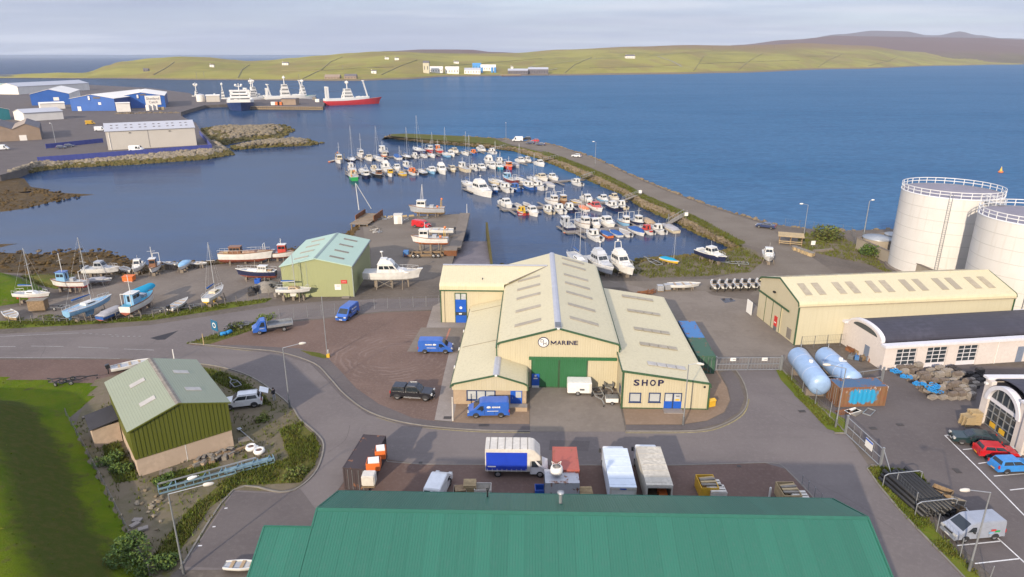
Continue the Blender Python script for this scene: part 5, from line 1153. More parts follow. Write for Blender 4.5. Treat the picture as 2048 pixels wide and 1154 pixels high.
# materials
cladding('m_far_cream',(.50,.46,.40),'X',.6,depth=.2,dirt=.06);cladding('m_far_grey_roof',(.40,.40,.43),'X',.8,depth=.2,dirt=.08)
plain('m_far_blue',(.022,.10,.36),.5,0,.08,.2);plain('m_far_blue_dark',(.03,.06,.2),.5,0,.1,.2);plain('m_far_white',(.74,.69,.62),.6,0,.06,.2);plain('m_far_teal',(.03,.22,.24),.5,0,.1,.3)
plain('m_far_brown',(.27,.20,.145),.9,0,.12,.3);plain('m_far_brown_roof',(.30,.24,.19),.85,0,.15,.2);plain('m_far_slate',(.13,.115,.12),.8,0,.15,.2);plain('m_far_fence',(.055,.07,.26),.6,0,.12,.5)
def farshed(label,a,b,depth,ez,rz_,wall,roof,axis='x',cat='building',name='far_shed',back=None,doors=(),wins=()):
    """gabled shed whose front wall runs from ground pixel a to b;ridge along the front (x) or running back (y)"""
    A_,B_ = G(*a),G(*b);T = thing(name,label,cat,(A_.x,A_.y,0),heading(A_,B_));w_ = (B_ - A_).length
    if axis == 'x':
        for y in (0,depth - .3): wallx(T,'wall',wall,[(0,0),(w_,0),(w_,ez),(0,ez)],y,.3)
        for x in (0,w_ - .3): wally(T,'gable_wall',wall,[(.31,0),(depth - .31,0),(depth - .31,ez),(depth/2,rz_ - .2),(.31,ez)],x,.3)
        skin(T,'roof_slope',roof,[(-.4,ez),(depth/2 - .1,rz_)],-.3,w_ + .3,.2,'x');skin(T,'roof_slope',roof,[(depth/2 + .1,rz_),(depth + .4,ez)],-.3,w_ + .3,.2,'x')
    else:
        for y in (0,depth - .3): wallx(T,'gable_wall',wall,[(0,0),(w_,0),(w_,ez),(w_/2,rz_ - .2),(0,ez)],y,.3)
        for x in (0,w_ - .3): wally(T,'wall',back or wall,[(.31,0),(depth - .31,0),(depth - .31,ez),(.31,ez)],x,.3)
        skin(T,'roof_slope',roof,[(-.4,ez),(w_/2 - .1,rz_)],-.4,depth + .3,.2);skin(T,'roof_slope',roof,[(w_/2 + .1,rz_),(w_ + .4,ez)],-.4,depth + .3,.2)
    for (x0,x1,z0,z1,m_) in doors: pBB(T,'door',m_,x0,x1,-.1,-.02,z0,z1)
    for (x0,x1,z0,z1) in wins: pBB(T,'window','m_glass',x0,x1,-.08,-.02,z0,z1)
    return T
gwh = farshed('large grey cream warehouse standing behind a blue fence',(217,300.5),(394,290.5),16,8.2,11.0,'m_far_cream','m_far_grey_roof')
for i in range(12): 
    x = 2.2 + (i // 2)*5.6 + (i % 2)*2.2
    for y in (2.2,5.0): zz_ = 8.2 + 2.8*(y + .4)/8.4;pBB(gwh,'roof_light','m_far_slate',x,x + .9,y,y + .9,zz_ - .1,zz_ + .25)
pBB(gwh,'wall_seam','m_far_slate',16.5,16.65,-.06,-.01,.3,8); 
for x in (9,25): pBB(gwh,'wall_lamp','m_black',x,x + .8,-.3,-.02,7.0,7.25)
pBB(gwh,'corner_pipe','m_far_white',1.0,1.3,-.2,-.02,0,8.1)
# brown sheds with a row of gables
A_ = G(-28,285);B_ = G(84,279);br = thing('brown_shed','brown shed with a row of gabled roofs at the far left','building',(A_.x,A_.y,0),heading(A_,B_));w_ = (B_ - A_).length;nb = 2
for i in range(nb):
    x0,x1 = w_*i/nb,w_*(i + 1)/nb;xm = (x0 + x1)/2;wallx(br,'gable_wall','m_far_brown',[(x0,0),(x1,0),(x1,5.6),(xm,8.0),(x0,5.6)],0,.3)
    skin(br,'roof_slope','m_far_brown_roof',[(x0,5.7),(xm,8.15)],-.3,34,.2);skin(br,'roof_slope','m_far_slate',[(xm,8.15),(x1,5.7)],-.3,34,.2)
wally(br,'side_wall','m_far_slate',[(.31,0),(34,0),(34,5.6),(.31,5.6)],w_ - .3,.3);pBB(br,'door','m_far_white',w_ - 9,w_ - 6,-.1,-.02,0,2.6)
farshed('long grey roofed shed behind the brown gables',(50,243),(128,238),18,5.2,7.2,'m_far_white','m_far_grey_roof')
farshed('teal fronted white shed at the left edge',(-40,243),(22,239),22,6.5,9.0,'m_far_teal','m_far_white','y',back='m_far_slate')
bA = farshed('blue gabled shed standing furthest left with white roof',(64,211),(142,209),75,9.0,12.8,'m_far_blue','m_far_white','y',back='m_far_white');pBB(bA,'window','m_far_white',16,20,-.15,-.02,3.5,6.2)
bB = farshed('blue gabled shed in the middle of three with white roof',(144,222),(232,221.5),80,9.0,12.0,'m_far_blue','m_far_white','y',back='m_far_blue_dark')
pBB(bB,'notice','m_far_white',20,22,-.15,-.02,4.4,6.2);pBB(bB,'louvre','m_far_slate',17,22,-.15,-.02,8.8,10.2);pBB(bB,'vent_duct','m_far_white',13.5,14.7,-.6,-.02,8.0,10.6);pBB(bB,'door','m_far_white',4.5,7.0,-.15,-.02,0,3.2)
bC = farshed('blue gabled shed nearest the pier with a large white sign',(240,217),(332,214.5),62,9.2,12.0,'m_far_blue','m_far_white','y',back='m_far_blue_dark')
sg = pBB(bC,'sign','m_far_white',18.5,29.5,-.3,-.05,2.2,9.2);pBB(bC,'vent_duct','m_far_white',13,14.2,-.6,-.02,7.5,10);pBB(bC,'louvre','m_far_slate',15.5,19.5,-.15,-.02,9.4,10.6)
for i,s_ in enumerate(('Shetland','Catch')): text_on(sg,'sign_lettering','m_navy_letter',s_,2.6,(24,-.34,6.9 - i*2.7),(math.pi/2,0,0),width=9.2 if i == 0 else 6.2,ext=.03)
farshed('long white shed in front of the farthest channel',(38,189),(180,180),26,8.0,11.5,'m_far_white','m_far_grey_roof');farshed('low white annex before the blue sheds',(82,219),(131,217),10,4.4,5.2,'m_far_white','m_far_white')
farshed('small cream box shed between two blue sheds',(235,224),(262,223),10,6.2,6.6,'m_far_white','m_far_white');farshed('pale teal roof at the far left shore',(-60,182),(20,180),20,5,7.5,'m_far_white','m_shed_roof')
# stacked pallets of boxes by the blue shed
for i,(u,v) in enumerate(((297,221),(305,220.5),(313,220),(319,219.5),(325,219.3))):
    p = G(u,v);o = thing('box_stack','pale stack of fish boxes under the white sign, %s from the left' % ('first','second','third','fourth','fifth')[i],'box stack',(p.x,p.y,0),.1*i,'fish box stacks by the blue shed');h = 4.0 - (i > 2)*1.2
    for k in range(int(h)): part(o,'box_layer','m_timber_pale' if i > 2 else 'm_far_white',lambda m: m.bb(-1.2,1.2,-1.2,1.2,k*1.0 + .05,k*1.0 + .97))
# blue fences: posts and panels
def panel_fence(a,b,h,n,mat,label,name='panel_fence',z=0):
    A_,B_ = G(*a,z),G(*b,z);o = thing(name,label,'fence',(A_.x,A_.y,z),heading(A_,B_));w_ = (B_ - A_).length;pw = w_/n
    pm = MB().bb(.06,pw - .06,-.06,.06,.05,h);me = pm.mesh('panel',mat);po = MB().bb(-.12,.12,-.12,.12,0,h + .1);pe = po.mesh('post',mat)
    for i in range(n): inst(me,'panel',o,(i*pw,0,0))
    for i in range(n + 1): inst(pe,'post',o,(i*pw,0,0))
    return o
panel_fence((77,325),(424,298.5),2.1,30,'m_far_fence','long blue fence along the top of the far stone bank');panel_fence((424,298.5),(400,270),2.1,6,'m_far_fence','short blue fence at the right end of the grey warehouse');panel_fence((93,297),(206,285),2.0,12,'m_far_fence','blue fence at the back of the far yard')
# tank, crates and shelter by the far pier
p = G(402,203);o = thing('round_tank','white round tank on the far quay','tank',(p.x,p.y,0));pLA(o,'shell','m_far_white',[(3.6,0),(3.6,6)],20);pLA(o,'lid','m_far_grey_roof',[(3.6,6),(.01,6.8)],20)
p = G(437,201);farshed('cream store on the far quay',(413,204),(440,203.5),8,5.5,6.2,'m_far_cream','m_far_white');farshed('brown shed in the middle of the far pier',(563,210),(592,210),10,5.0,5.4,'m_far_brown','m_far_slate')
for u,v,m_,lb in ((547,210,'m_far_white','white crate stack standing on the far pier'),(556,210,'m_orange','orange crate stack standing on the far pier'),(560.5,210,'m_orange','second orange crate stack on the far pier, beside the brown shed'),(635,204,'m_far_white','white bin near the tip of the far pier'),(629,200,'m_timber_grey','grey cabin at the seaward edge of the far pier')):
    p = G(u,v);o = thing('quay_crates',lb,'crates',(p.x,p.y,0)); 
    for k in range(2): pBB(o,'crate',m_,-1.7,1.7,-1.2,1.2,k*1.3 + .02,k*1.3 + 1.27)
# timber fendering along the pier face
a,b = G(497,213,0),G(645,214,0);n = 40
o = thing('pier_fendering','timber piles and beams along the face of the far pier','fender',(a.x,a.y,SEA),heading(a,b));w_ = (b - a).length
pm = MB().bb(-.25,.25,-.5,-.05,-.5,2.7).mesh('pile','m_timber')
for i in range(n): inst(pm,'pile',o,(w_*i/(n - 1),0,0))
for z in (.6,2.2): pBB(o,'waling','m_timber_pale',0,w_,-.75,-.5,z,z + .35)

# -- buildings on the island
def croft(u,v,wpx,h,wall,roof,label,rz=0.0,chim=1,cat='house',name='cottage',dep=None):
    p = on_island(u,v);q = on_island(u + 2,v);d = math.hypot(p.x,p.y);k = p.y*_c + (CAMH - p.z)*_s;w_ = wpx*k/F;dp = dep or max(4,w_*.55);T = thing(name,label,cat,(p.x,p.y,p.z - .6),rz)
    part(T,'wall',wall,lambda m: m.prism([(-w_/2,0,0),(w_/2,0,0),(w_/2,dp,0),(-w_/2,dp,0)],(0,0,0),(0,0,h)))
    mb = MB();rh = min(dp*.32,4);mb.prism([(-w_/2 - .3,-.3,h),(-w_/2 - .3,dp + .3,h),(-w_/2 - .3,dp/2,h + rh)],(0,0,0),(w_ + .6,0,0));r_ = mb.build('roof',roof,T)
    n = max(1,int(w_/5))
    for i in range(n): x = -w_/2 + w_*(i + .5)/n;pBB(T,'window','m_glass',x - .6,x + .6,-.08,-.01,h*.35,h*.7)
    for i in range(chim): x = (-w_/2 + .6) if i == 0 else (w_/2 - .6);pBB(r_,'chimney',wall,x - .5,x + .5,dp/2 - .4,dp/2 + .4,h + rh - .8,h + rh + 1.1)
    return T
plain('m_plant_blue',(.06,.25,.55),.5,0,.1,.3)
for a in ((851,146,12,20,'m_cream_smooth','m_far_slate','tall cream block at the left end of the island works',0,0,'building','works_building',14),(871,145.5,26,9,'m_far_white','m_far_white','white shed beside the tall cream block on the island',0,0,'building','works_building'),(903,147.5,27,11,'m_far_white','m_far_white','white gabled shed in the middle of the island works',0,0,'building','works_building'),(944,148,32,9,'m_far_white','m_far_grey_roof','long low white shed on the island shore',0,0,'building','works_building'),(953,140,17,12,'m_plant_blue','m_plant_blue','blue plant building behind the island works',0,0,'building','works_building'),(976,142,30,10,'m_far_white','m_far_white','white shed above the island jetty',0,0,'building','works_building'),(1036,148.5,40,8,'m_far_slate','m_far_grey_roof','grey shed at the left of the island pair',0,0,'building','works_building'),(1077,149,40,11,'m_far_slate','m_far_grey_roof','larger grey shed at the right of the island pair',0,0,'building','works_building'),
          (1262,117,18,7,'m_far_white','m_far_slate','white house alone high on the island slope',.2,2),(745,147,10,5,'m_far_white','m_far_slate','small white cottage near the left island shore',0,1),(1024,137,5,5,'m_far_white','m_far_slate','tiny white cottage above the grey island sheds',0,1),(912,127,10,5,'m_far_white','m_far_slate','white cottage on the hill behind the works',0,1),(568,130,12,5,'m_far_white','m_far_slate','white cottage on the left island hill',0,1),(420,134,8,5,'m_far_white','m_far_slate','pair of pale cottages far left on the island',0,1),(773,119,8,5,'m_far_white','m_far_slate','left cottage of two on the island skyline',0,1),(793,120,8,5,'m_far_white','m_far_slate','right cottage of two on the island skyline',0,1),(286,143,10,5,'m_far_slate','m_far_slate','dark cottage on the low left spit',0,1),(660,158,30,4,'m_far_brown','m_far_brown','roofless brown ruin on the island shore',0,0,'ruin','ruin'),(697,157.5,24,5,'m_far_brown','m_far_slate','grey stone barn beside the ruin',0,0,'barn','barn'),
          (1937,109,9,6,'m_far_white','m_far_slate','white house on the right shore of the island',0,1),(1970,109.5,14,9,'m_far_cream','m_far_slate','large old house at the far right of the island',0,2)): croft(*a)
for i,u in enumerate((963,984,990)): 
    p = on_island(u,145);o = thing('silo',('left','middle','right')[i] + ' blue silo of three beside the island jetty','silo',(p.x,p.y,p.z - .5),0,'blue silos on the island');pLA(o,'drum','m_plant_blue',[(2.6,0),(2.6,11)],12);pLA(o,'cone','m_far_white',[(2.6,11),(.1,12.4)],12)
A_,B_ = G(1003,153,SEA),G(1040,152.5,SEA);o = thing('island_jetty','orange brown jetty below the island works','jetty',(A_.x,A_.y,SEA),heading(A_,B_));w_ = (B_ - A_).length;pBB(o,'deck','m_timber_pale',0,w_,-4,8,2.6,3.4);pm = MB().bb(-.5,.5,-4.2,-3.4,-.5,2.6).mesh('pile','m_rust')
for i in range(12): inst(pm,'pile',o,(w_*i/11,0,0))
for i,(u,v) in enumerate(((387,152),(402,151),(593,158),(1218,98),(1247,97),(1288,96),(1333,95),(1380,94),(1424,94),(1466,94),(1508,93),(1547,91),(1190,115),(1180,104),(683,137),(885,132))):
    p = on_island(u,v + 4);o = thing('power_pole',('wooden pole on the island, %s from the left' % ('first second third fourth fifth sixth seventh eighth ninth tenth eleventh twelfth thirteenth fourteenth fifteenth sixteenth'.split()[i])),'pole',(p.x,p.y,p.z - .5),0,'power poles on the island');pTU(o,'pole','m_timber_grey',(0,0,0),(0,0,11),.3,.22,5);pBB(o,'crossarm','m_timber_grey',-1.2,1.2,-.1,.1,9.8,10.1)
# put the poles in order of their labels
_pp = sorted([o for o in bpy.data.objects if o.name.startswith('power_pole')],key=lambda o: proj(o.location)[0]);_o = 'first second third fourth fifth sixth seventh eighth ninth tenth eleventh twelfth thirteenth fourteenth fifteenth sixteenth'.split()
for i,o in enumerate(_pp): o['label'] = 'wooden pole on the island, %s from the left' % _o[i]
# -- boats
BC = {'white': (.62,.60,.56),'cream': (.55,.47,.33),'navy': (.018,.022,.06),'black': (.02,.02,.022),'blue': (.03,.10,.32),'lightblue': (.20,.38,.55),'teal': (.02,.24,.36),'red': (.45,.05,.035),'orange': (.62,.16,.03),'yellow': (.62,.38,.03),'green': (.02,.30,.06),'brown': (.20,.095,.05),'grey': (.32,.33,.35),'antifoul_red': (.30,.085,.055),'antifoul_blue': (.03,.06,.15),'tan': (.36,.25,.14),'deckgrey': (.40,.39,.37),'silver': (.45,.46,.48),'maroon': (.16,.03,.03)}
for k_,c_ in BC.items(): (paint if k_ not in ('deckgrey','tan','brown','grey') else plain)('b_' + k_,c_,.38)
plain('b_canvas_grey',(.30,.29,.30),.9,0,.12,2);plain('b_canvas_blue',(.02,.08,.25),.85,0,.12,2);plain('b_canvas_teal',(.0,.24,.40),.85,0,.12,2)
paint('b_window',(.02,.025,.03),.12);plain('b_alloy',(.55,.55,.55),.4,.5,.08);plain('b_engine',(.025,.025,.028),.35,0,.1)
def hull_pts(L_,B_,H_,dr,stern=.8,sheer=.35,full=2.2):
    st = []
    for i in range(11):
        s = i/10;f = (1 - max(0,(s - .42)/.58) ** full) if s > .42 else stern + (1 - stern)*(s/.42) ** .7
        b = max(B_/2*f,.02);z1 = H_*(.88 + sheer*max(0,s - .25) ** 1.6 + .12*max(0,.25 - s));zk = -dr*(1 - max(0,(s - .72)/.28) ** 2*1.15)*(1 if s > .08 else .75)
        x = -L_/2 + L_*s;st.append((x,b,z1,zk,s))
    return st
def hull_mesh(L_,B_,H_,dr,stern,sheer,full):
    """returns three builders: bottom, topsides, deck"""
    st = hull_pts(L_,B_,H_,dr,stern,sheer,full);bot,top,dk,rail = MB(),MB(),MB(),MB()
    def row(x,b,z1,zk,s):
        rk = L_*.06*s ** 4
        return [(x + rk*.0 - (L_*.06*s ** 6),0,zk),(x,b*.62,zk*.45),(x,b*.88,.02),(x + rk*.3,b*.97,z1*.5),(x + rk,b,z1)]
    R_ = [row(*q) for q in st];n = len(R_)
    for mb,ids in ((bot,(0,1,2)),(top,(2,3,4))):
        vs = []
        for r in R_:
            for i in ids: vs.append(r[i])
            for i in ids: vs.append((r[i][0],-r[i][1],r[i][2]))
        fs = []
        for k in range(n - 1):
            a = k*6;b = a + 6
            for j in (0,1): fs.append((a + j,b + j,b + j + 1,a + j + 1));fs.append((a + 3 + j,a + 4 + j,b + 4 + j,b + 3 + j))
        fs.append((0,1,2,5,4,3) if ids[0] == 0 else (0,1,2,5,4,3));mb.add(vs,fs,0,False)
    vs = []
    for r in R_: x,y,z = r[4];vs += [(x,y*.95,z - .06),(x,-y*.95,z - .06)]
    dk.add(vs,[(2*k,2*k + 1,2*k + 3,2*k + 2) for k in range(n - 1)])
    for sg in (1,-1):
        vs = []
        for r in R_: x,y,z = r[4];vs += [(x,sg*(y + .03),z - .09),(x,sg*(y + .03),z + .03),(x,sg*(y - .07),z + .03),(x,sg*(y - .07),z - .09)]
        fs = []
        for k in range(n - 1):
            for j in range(4): q = (4*k + j,4*k + (j + 1) % 4,4*k + 4 + (j + 1) % 4,4*k + 4 + j);fs.append(q if sg > 0 else q[::-1])
        rail.add(vs,fs)
    return bot,top,dk,rail,st
def frustum(mb,x0,x1,w0,z0,h,sa,sf,tw,mi=0):
    """house with raked front (sf) and back (sa), top narrower by tw"""
    a = [(x0,-w0,z0),(x1,-w0,z0),(x1,w0,z0),(x0,w0,z0)];w1 = w0 - tw;b = [(x0 + sa,-w1,z0 + h),(x1 - sf,-w1,z0 + h),(x1 - sf,w1,z0 + h),(x0 + sa,w1,z0 + h)]
    mb.add(a + b,[(4,5,6,7),(0,1,5,4),(1,2,6,5),(2,3,7,6),(3,0,4,7)],mi);return a,b
def band(a,b,face,t0,t1,s0,s1,off=.015):
    """window pane on one face of a frustum"""
    i,j = ((0,1),(1,2),(2,3),(3,0))[face];A0,A1,B0,B1 = Vector(a[i]),Vector(a[j]),Vector(b[i]),Vector(b[j])
    f = lambda s,t: A0.lerp(A1,s).lerp(B0.lerp(B1,s),t);q = [f(s0,t0),f(s1,t0),f(s1,t1),f(s0,t1)];nrm = (q[1] - q[0]).cross(q[3] - q[0]).normalized()*off
    return [p + nrm for p in q] + [p - nrm*.5 for p in q]
def pane(T,a,b,face,t0,t1,s0,s1,mat='b_window',name='window'):
    v = band(a,b,face,t0,t1,s0,s1);return MB().add(v,[(0,1,2,3),(7,6,5,4),(0,4,5,1),(1,5,6,2),(2,6,7,3),(3,7,4,0)]).build(name,mat,T)
def house(T,x0,x1,w0,z0,h,sa,sf,tw,mat,roof=None,name='cabin',t0=.42,t1=.86,nside=2,front=True,back=True,over=.0):
    mb = MB();a,b = frustum(mb,x0,x1,w0,z0,h,sa,sf,tw);o = mb.build(name,mat,T)
    for f in (0,2):
        for i in range(nside): pane(o,a,b,f,t0,t1,.06 + .88*i/nside + .02,.06 + .88*(i + 1)/nside - .02)
    if front:
        for i in range(2): pane(o,a,b,1,t0,t1,.08 + .43*i,.49 + .43*i)
    if back: pane(o,a,b,3,t0 - .25,t1,.36,.64)
    if roof: r_ = MB();r_.bb(x0 + sa - over,x1 - sf + over,-(w0 - tw + over),w0 - tw + over,z0 + h,z0 + h + .07);r_.build('cabin_roof',roof,o)
    return o
def rails(T,st,z,x0,x1,mat='b_alloy',h=.55):
    mb = MB();pts = {1: [],-1: []}
    for (x,b,z1,zk,s) in st:
        if x0 <= x <= x1:
            for g in (1,-1): p = Vector((x,g*b*.9,z1));pts[g].append(p + Vector((0,0,h)));mb.tube(p,p + Vector((0,0,h)),.025,n=4)
    for g in (1,-1): mb.path(pts[g],.025,4)
    if x1 >= st[-1][0] - .1 and pts[1]: mb.tube(pts[1][-1],pts[-1][-1],.025,n=4)
    return mb.build('guard_rail',mat,T)
def outboard(T,L_,z,c='b_engine',y=0):
    x = -L_/2;mb = MB();mb.box((x - .28,y,z + .32),(.5,.42,.55),0,0,R(-12));mb.tube((x - .28,y,z + .1),(x - .34,y,-.45),.09,.06,6);return mb.build('outboard_engine',c,T)
def mast(T,x,z0,h,mat='b_alloy',boom=0,rig=None,cover=None,r=.07):
    o = MB().tube((x,0,z0),(x,0,z0 + h),r,r*.75,6).build('mast',mat,T)
    sp = MB().tube((x,-.7,z0 + h*.62),(x,.7,z0 + h*.62),.03,n=4);sp.build('spreader',mat,o)
    if boom:
        MB().tube((x,0,z0 + 1.0),(x - boom,0,z0 + .95),.06,n=5).build('boom',mat,T)
        if cover: MB().lathe([(.03,0),(.16,.15),(.13,boom*.6),(.05,boom)],7,(x - boom,0,z0 + 1.12),axis='X').build('sail_cover',cover,T)
    if rig:
        mb = MB();[mb.tube((x,0,z0 + h),q,.012,n=3) for q in rig];mb.build('rigging',mat,T)
    return o
def boat(name,label,kind,loc,rz,L_=7.0,hull='white',cab='white',deck='deckgrey',anti='antifoul_red',mh=0,cover=None,group=None,ashore=False,engine=None,extra=(),roof=None):
    P_ = {'yacht': (.34,.105,.05,.62,.30,2.0),'motor': (.37,.135,.06,.86,.42,2.3),'fishing': (.36,.15,.09,.72,.55,2.6),'cruiser': (.33,.14,.06,.88,.40,2.2),'open': (.36,.10,.03,.72,.38,2.1),'covered': (.36,.12,.05,.85,.30,2.2),'classic': (.27,.14,.085,.6,.42,2.4)}[kind]
    B_ = L_*P_[0] if L_ < 9 else L_*P_[0]*.92;H_ = L_*P_[1];dr = L_*P_[2];c = lambda n: 'b_' + n if ('b_' + n) in MATS else n
    T = thing(name,label,{'yacht': 'sailing boat','fishing': 'fishing boat','cruiser': 'motor cruiser','open': 'rowing boat','classic': 'motor boat'}.get(kind,'motor boat'),loc,rz,group)
    bot,top,dk,rl,st = hull_mesh(L_,B_,H_,dr,*P_[3:])
    top.build('hull',c(hull),T);bot.build('bottom',c(anti),T);d_ = dk.build('deck',c(deck),T);rl.build('gunwale',c('white' if hull in ('navy','black','blue','green','red','maroon') else ('brown' if kind in ('classic','fishing') else 'white')),T)
    hd = H_*.86
    if kind == 'motor':
        cw = B_*.34;MB_ = MB();frustum(MB_,-L_*.02,L_*.36,cw*1.05,hd - .05,H_*.42,0,L_*.14,cw*.28);MB_.build('foredeck_trunk',c(cab),T)
        house(T,-L_*.13,L_*.17,cw*1.08,hd + H_*.15,max(1.15,H_*1.0),L_*.02,L_*.10,cw*.2,c(cab),c(roof or cab),'wheelhouse',.38,.84,2,over=.06)
        MB().bb(-L_*.47,-L_*.14,-B_*.33,B_*.33,hd - .04,hd - .02).build('cockpit_sole','b_deckgrey',T);MB().bb(-L_*.46,-L_*.38,-B_*.3,B_*.3,hd,hd + .35).build('seat',c(cab),T)
        rails(T,st,hd,L_*.05,L_*.5); 
        if engine is not False: outboard(T,L_,hd,c(engine or 'b_engine'))
        MB().tube((-L_*.02,.1,hd + H_*1.1),(-L_*.05,.1,hd + H_*1.1 + 1.4),.02,n=4).build('aerial','b_white',T)
    elif kind == 'cruiser':
        cw = B_*.38;m2 = MB();frustum(m2,-L_*.05,L_*.34,cw,hd - .05,H_*.40,0,L_*.12,cw*.3);m2.build('foredeck_trunk',c(cab),T)
        h1 = max(1.3,L_*.12);house(T,-L_*.24,L_*.18,cw*1.05,hd + .05,h1 + .2,L_*.02,L_*.13,cw*.16,c(cab),c(cab),'saloon',.42,.82,3,over=.1)
        m3 = MB();frustum(m3,-L_*.22,L_*.06,cw*.82,hd + h1 + .3,h1*.48,L_*.03,L_*.06,.1);fb = m3.build('flybridge',c(cab),T)
        MB().bb(-L_*.18,-L_*.06,-cw*.6,cw*.6,hd + h1 + .3 + h1*.48,hd + h1 + .55 + h1*.48).build('seat',c(cab),fb)
        rails(T,st,hd,L_*.0,L_*.5,h=.7);MB().bb(-L_*.49,-L_*.25,-B_*.36,B_*.36,hd - .04,hd - .02).build('cockpit_sole','b_deckgrey',T)
        ar = MB();z0 = hd + h1 + .5;xx = -L_*.15
        if 'arch' in extra: ar.path([(xx,-cw*.7,z0),(xx - .3,-cw*.55,z0 + 1.9),(xx - .3,cw*.55,z0 + 1.9),(xx,cw*.7,z0)],.07,6);ar.ball((xx - .3,0,z0 + 2.15),.26)
        else: ar.tube((xx,cw*.5,z0),(xx - .1,cw*.5,z0 + 1.7),.06);ar.lathe([(.05,0),(.3,.03),(.3,.2),(.05,.25)],10,(xx - .1,cw*.5,z0 + 1.6))
        ar.build('radar_arch',c('white'),T)
        if 'pulpit' in extra: MB().beam((L_*.48,0,H_*1.22),(L_*.58,0,H_*1.26),.5,.1).build('bow_platform',c('white'),T)
    elif kind == 'fishing':
        cw = B_*.30;wx = L_*.05 if 'aft' not in extra else -L_*.32;wh = max(1.7,L_*.2)
        ho = house(T,wx,wx + L_*.26,cw,hd - .05,wh,.04,.1,.06,c(cab),c(roof or 'white'),'wheelhouse',.52,.84,2,over=.12)
        MB().bb(-L_*.36,wx - .3 if wx > -L_*.2 else -L_*.36 + .01,-B_*.3,B_*.3,hd - .04,hd + .02).build('hold_deck',c(deck),T)
        MB().box((-L_*.12 if wx > 0 else L_*.15,0,hd + .3),(L_*.12,B_*.4,.6)).build('hatch',c('grey'),T)
        zt = hd + wh;mx = wx + L_*.1
        if 'aframe' in extra:
            af = MB();hh = mh or L_*.45;[af.tube((mx - .1,g*cw*.9,zt),(mx - .1,g*.08,zt + hh),.05,n=5) for g in (-1,1)];af.tube((mx + cw*.6,0,zt),(mx - .1,0,zt + hh),.04,n=5);af.tube((mx - .1,-cw*.5,zt + hh*.45),(mx - .1,cw*.5,zt + hh*.45),.04,n=4);af.build('mast_frame',c('white' if 'bluemast' not in extra else 'lightblue'),T)
        else: mast(T,mx,zt,mh or L_*.32,c('white'))
        ga = MB();gx = -L_*.40;[ga.tube((gx,g*B_*.3,hd),(gx,g*B_*.3,hd + 1.9),.06,n=5) for g in (-1,1)];ga.tube((gx,-B_*.3,hd + 1.9),(gx,B_*.3,hd + 1.9),.06,n=5);ga.build('stern_gantry',c('yellow' if 'gear' in extra else 'white'),T)
        if 'gear' in extra: MB().lathe([(.02,0),(.28,.05),(.28,.5),(.02,.55)],10,(-L_*.3,B_*.25,hd + .1)).build('pot_hauler',c('orange'),T);MB().ball((-L_*.42,0,hd + 2.2),.3).build('buoy',c('orange'),T)
    elif kind == 'yacht':
        cw = B_*.27;m2 = MB();frustum(m2,-L_*.12,L_*.22,cw,hd,max(.38,H_*.42),.05,L_*.12,cw*.22);o = m2.build('coachroof',c(cab),T)
        a = [(-L_*.12,-cw,hd),(L_*.22,-cw,hd),(L_*.22,cw,hd),(-L_*.12,cw,hd)];hh = max(.38,H_*.42);b = [(-L_*.12 + .05,-cw*.78,hd + hh),(L_*.1,-cw*.78,hd + hh),(L_*.1,cw*.78,hd + hh),(-L_*.12 + .05,cw*.78,hd + hh)]
        for f in (0,2): pane(o,a,b,f,.3,.75,.15,.8)
        MB().bb(-L_*.42,-L_*.14,-cw*.8,cw*.8,hd - .05,hd - .03).build('cockpit',c('grey'),T)
        tp = (L_*.5,0,H_*1.15);mast(T,L_*.08,hd + hh - .1,(mh or L_*1.2),'b_alloy',L_*.42,[(L_*.5,0,H_*1.15),(-L_*.5,0,H_),(L_*.04,B_*.48,H_),(L_*.04,-B_*.48,H_)],c(cover or 'b_canvas_blue'));rails(T,st,hd,-L_*.5,-L_*.3,h=.5);rails(T,st,hd,L_*.3,L_*.5,h=.5)
        if ashore:
            MB().prism([(-L_*.1,-.09,-dr*.6),(L_*.12,-.09,-dr*.6),(L_*.06,-.09,-dr - L_*.11),(-L_*.09,-.09,-dr - L_*.11)],(0,0,0),(0,.18,0)).build('keel',c(anti),T);MB().bb(-L_*.46,-L_*.41,-.04,.04,-L_*.1,.2).build('rudder',c(anti),T)
    elif kind == 'open':
        for x in (-.28,0,.25): MB().bb(L_*x - .14,L_*x + .14,-B_*.4,B_*.4,hd - .02,hd + .04).build('thwart',c('tan'),T)
        MB().bb(-L_*.44,L_*.36,-B_*.3,B_*.3,hd - .05,hd - .04).build('bottom_boards',c('grey'),T)
        if engine: outboard(T,L_,hd,c(engine))
        if mh: mast(T,L_*.15,hd,mh,'b_alloy')
    elif kind == 'covered':
        cv = MB();vs = [];fs = [];n = 9
        for i,(x,b,z1,zk,s) in enumerate(st):
            hh = H_*(.75 if .1 < s < .75 else .3)*(1 if s < .95 else .1)
            for k in range(n): t = math.pi*k/(n - 1);vs.append((x,(b + .04)*math.cos(t),z1 - .12 + (hh + .1)*math.sin(t) ** .6))
        for i in range(len(st) - 1):
            for k in range(n - 1): fs.append((i*n + k,(i + 1)*n + k,(i + 1)*n + k + 1,i*n + k + 1))
        fs.append(tuple(range(n)));cv.add(vs,fs,0,True);cv.build('canvas_cover',c(cover or 'b_canvas_grey'),T)
        if engine: outboard(T,L_,hd,c(engine))
    elif kind == 'classic':
        cw = B_*.3;house(T,-L_*.28,-L_*.05,cw,hd - .05,L_*.13,.05,.1,.08,c(cab),c(roof or cab),'deckhouse',.5,.85,3,over=.1)
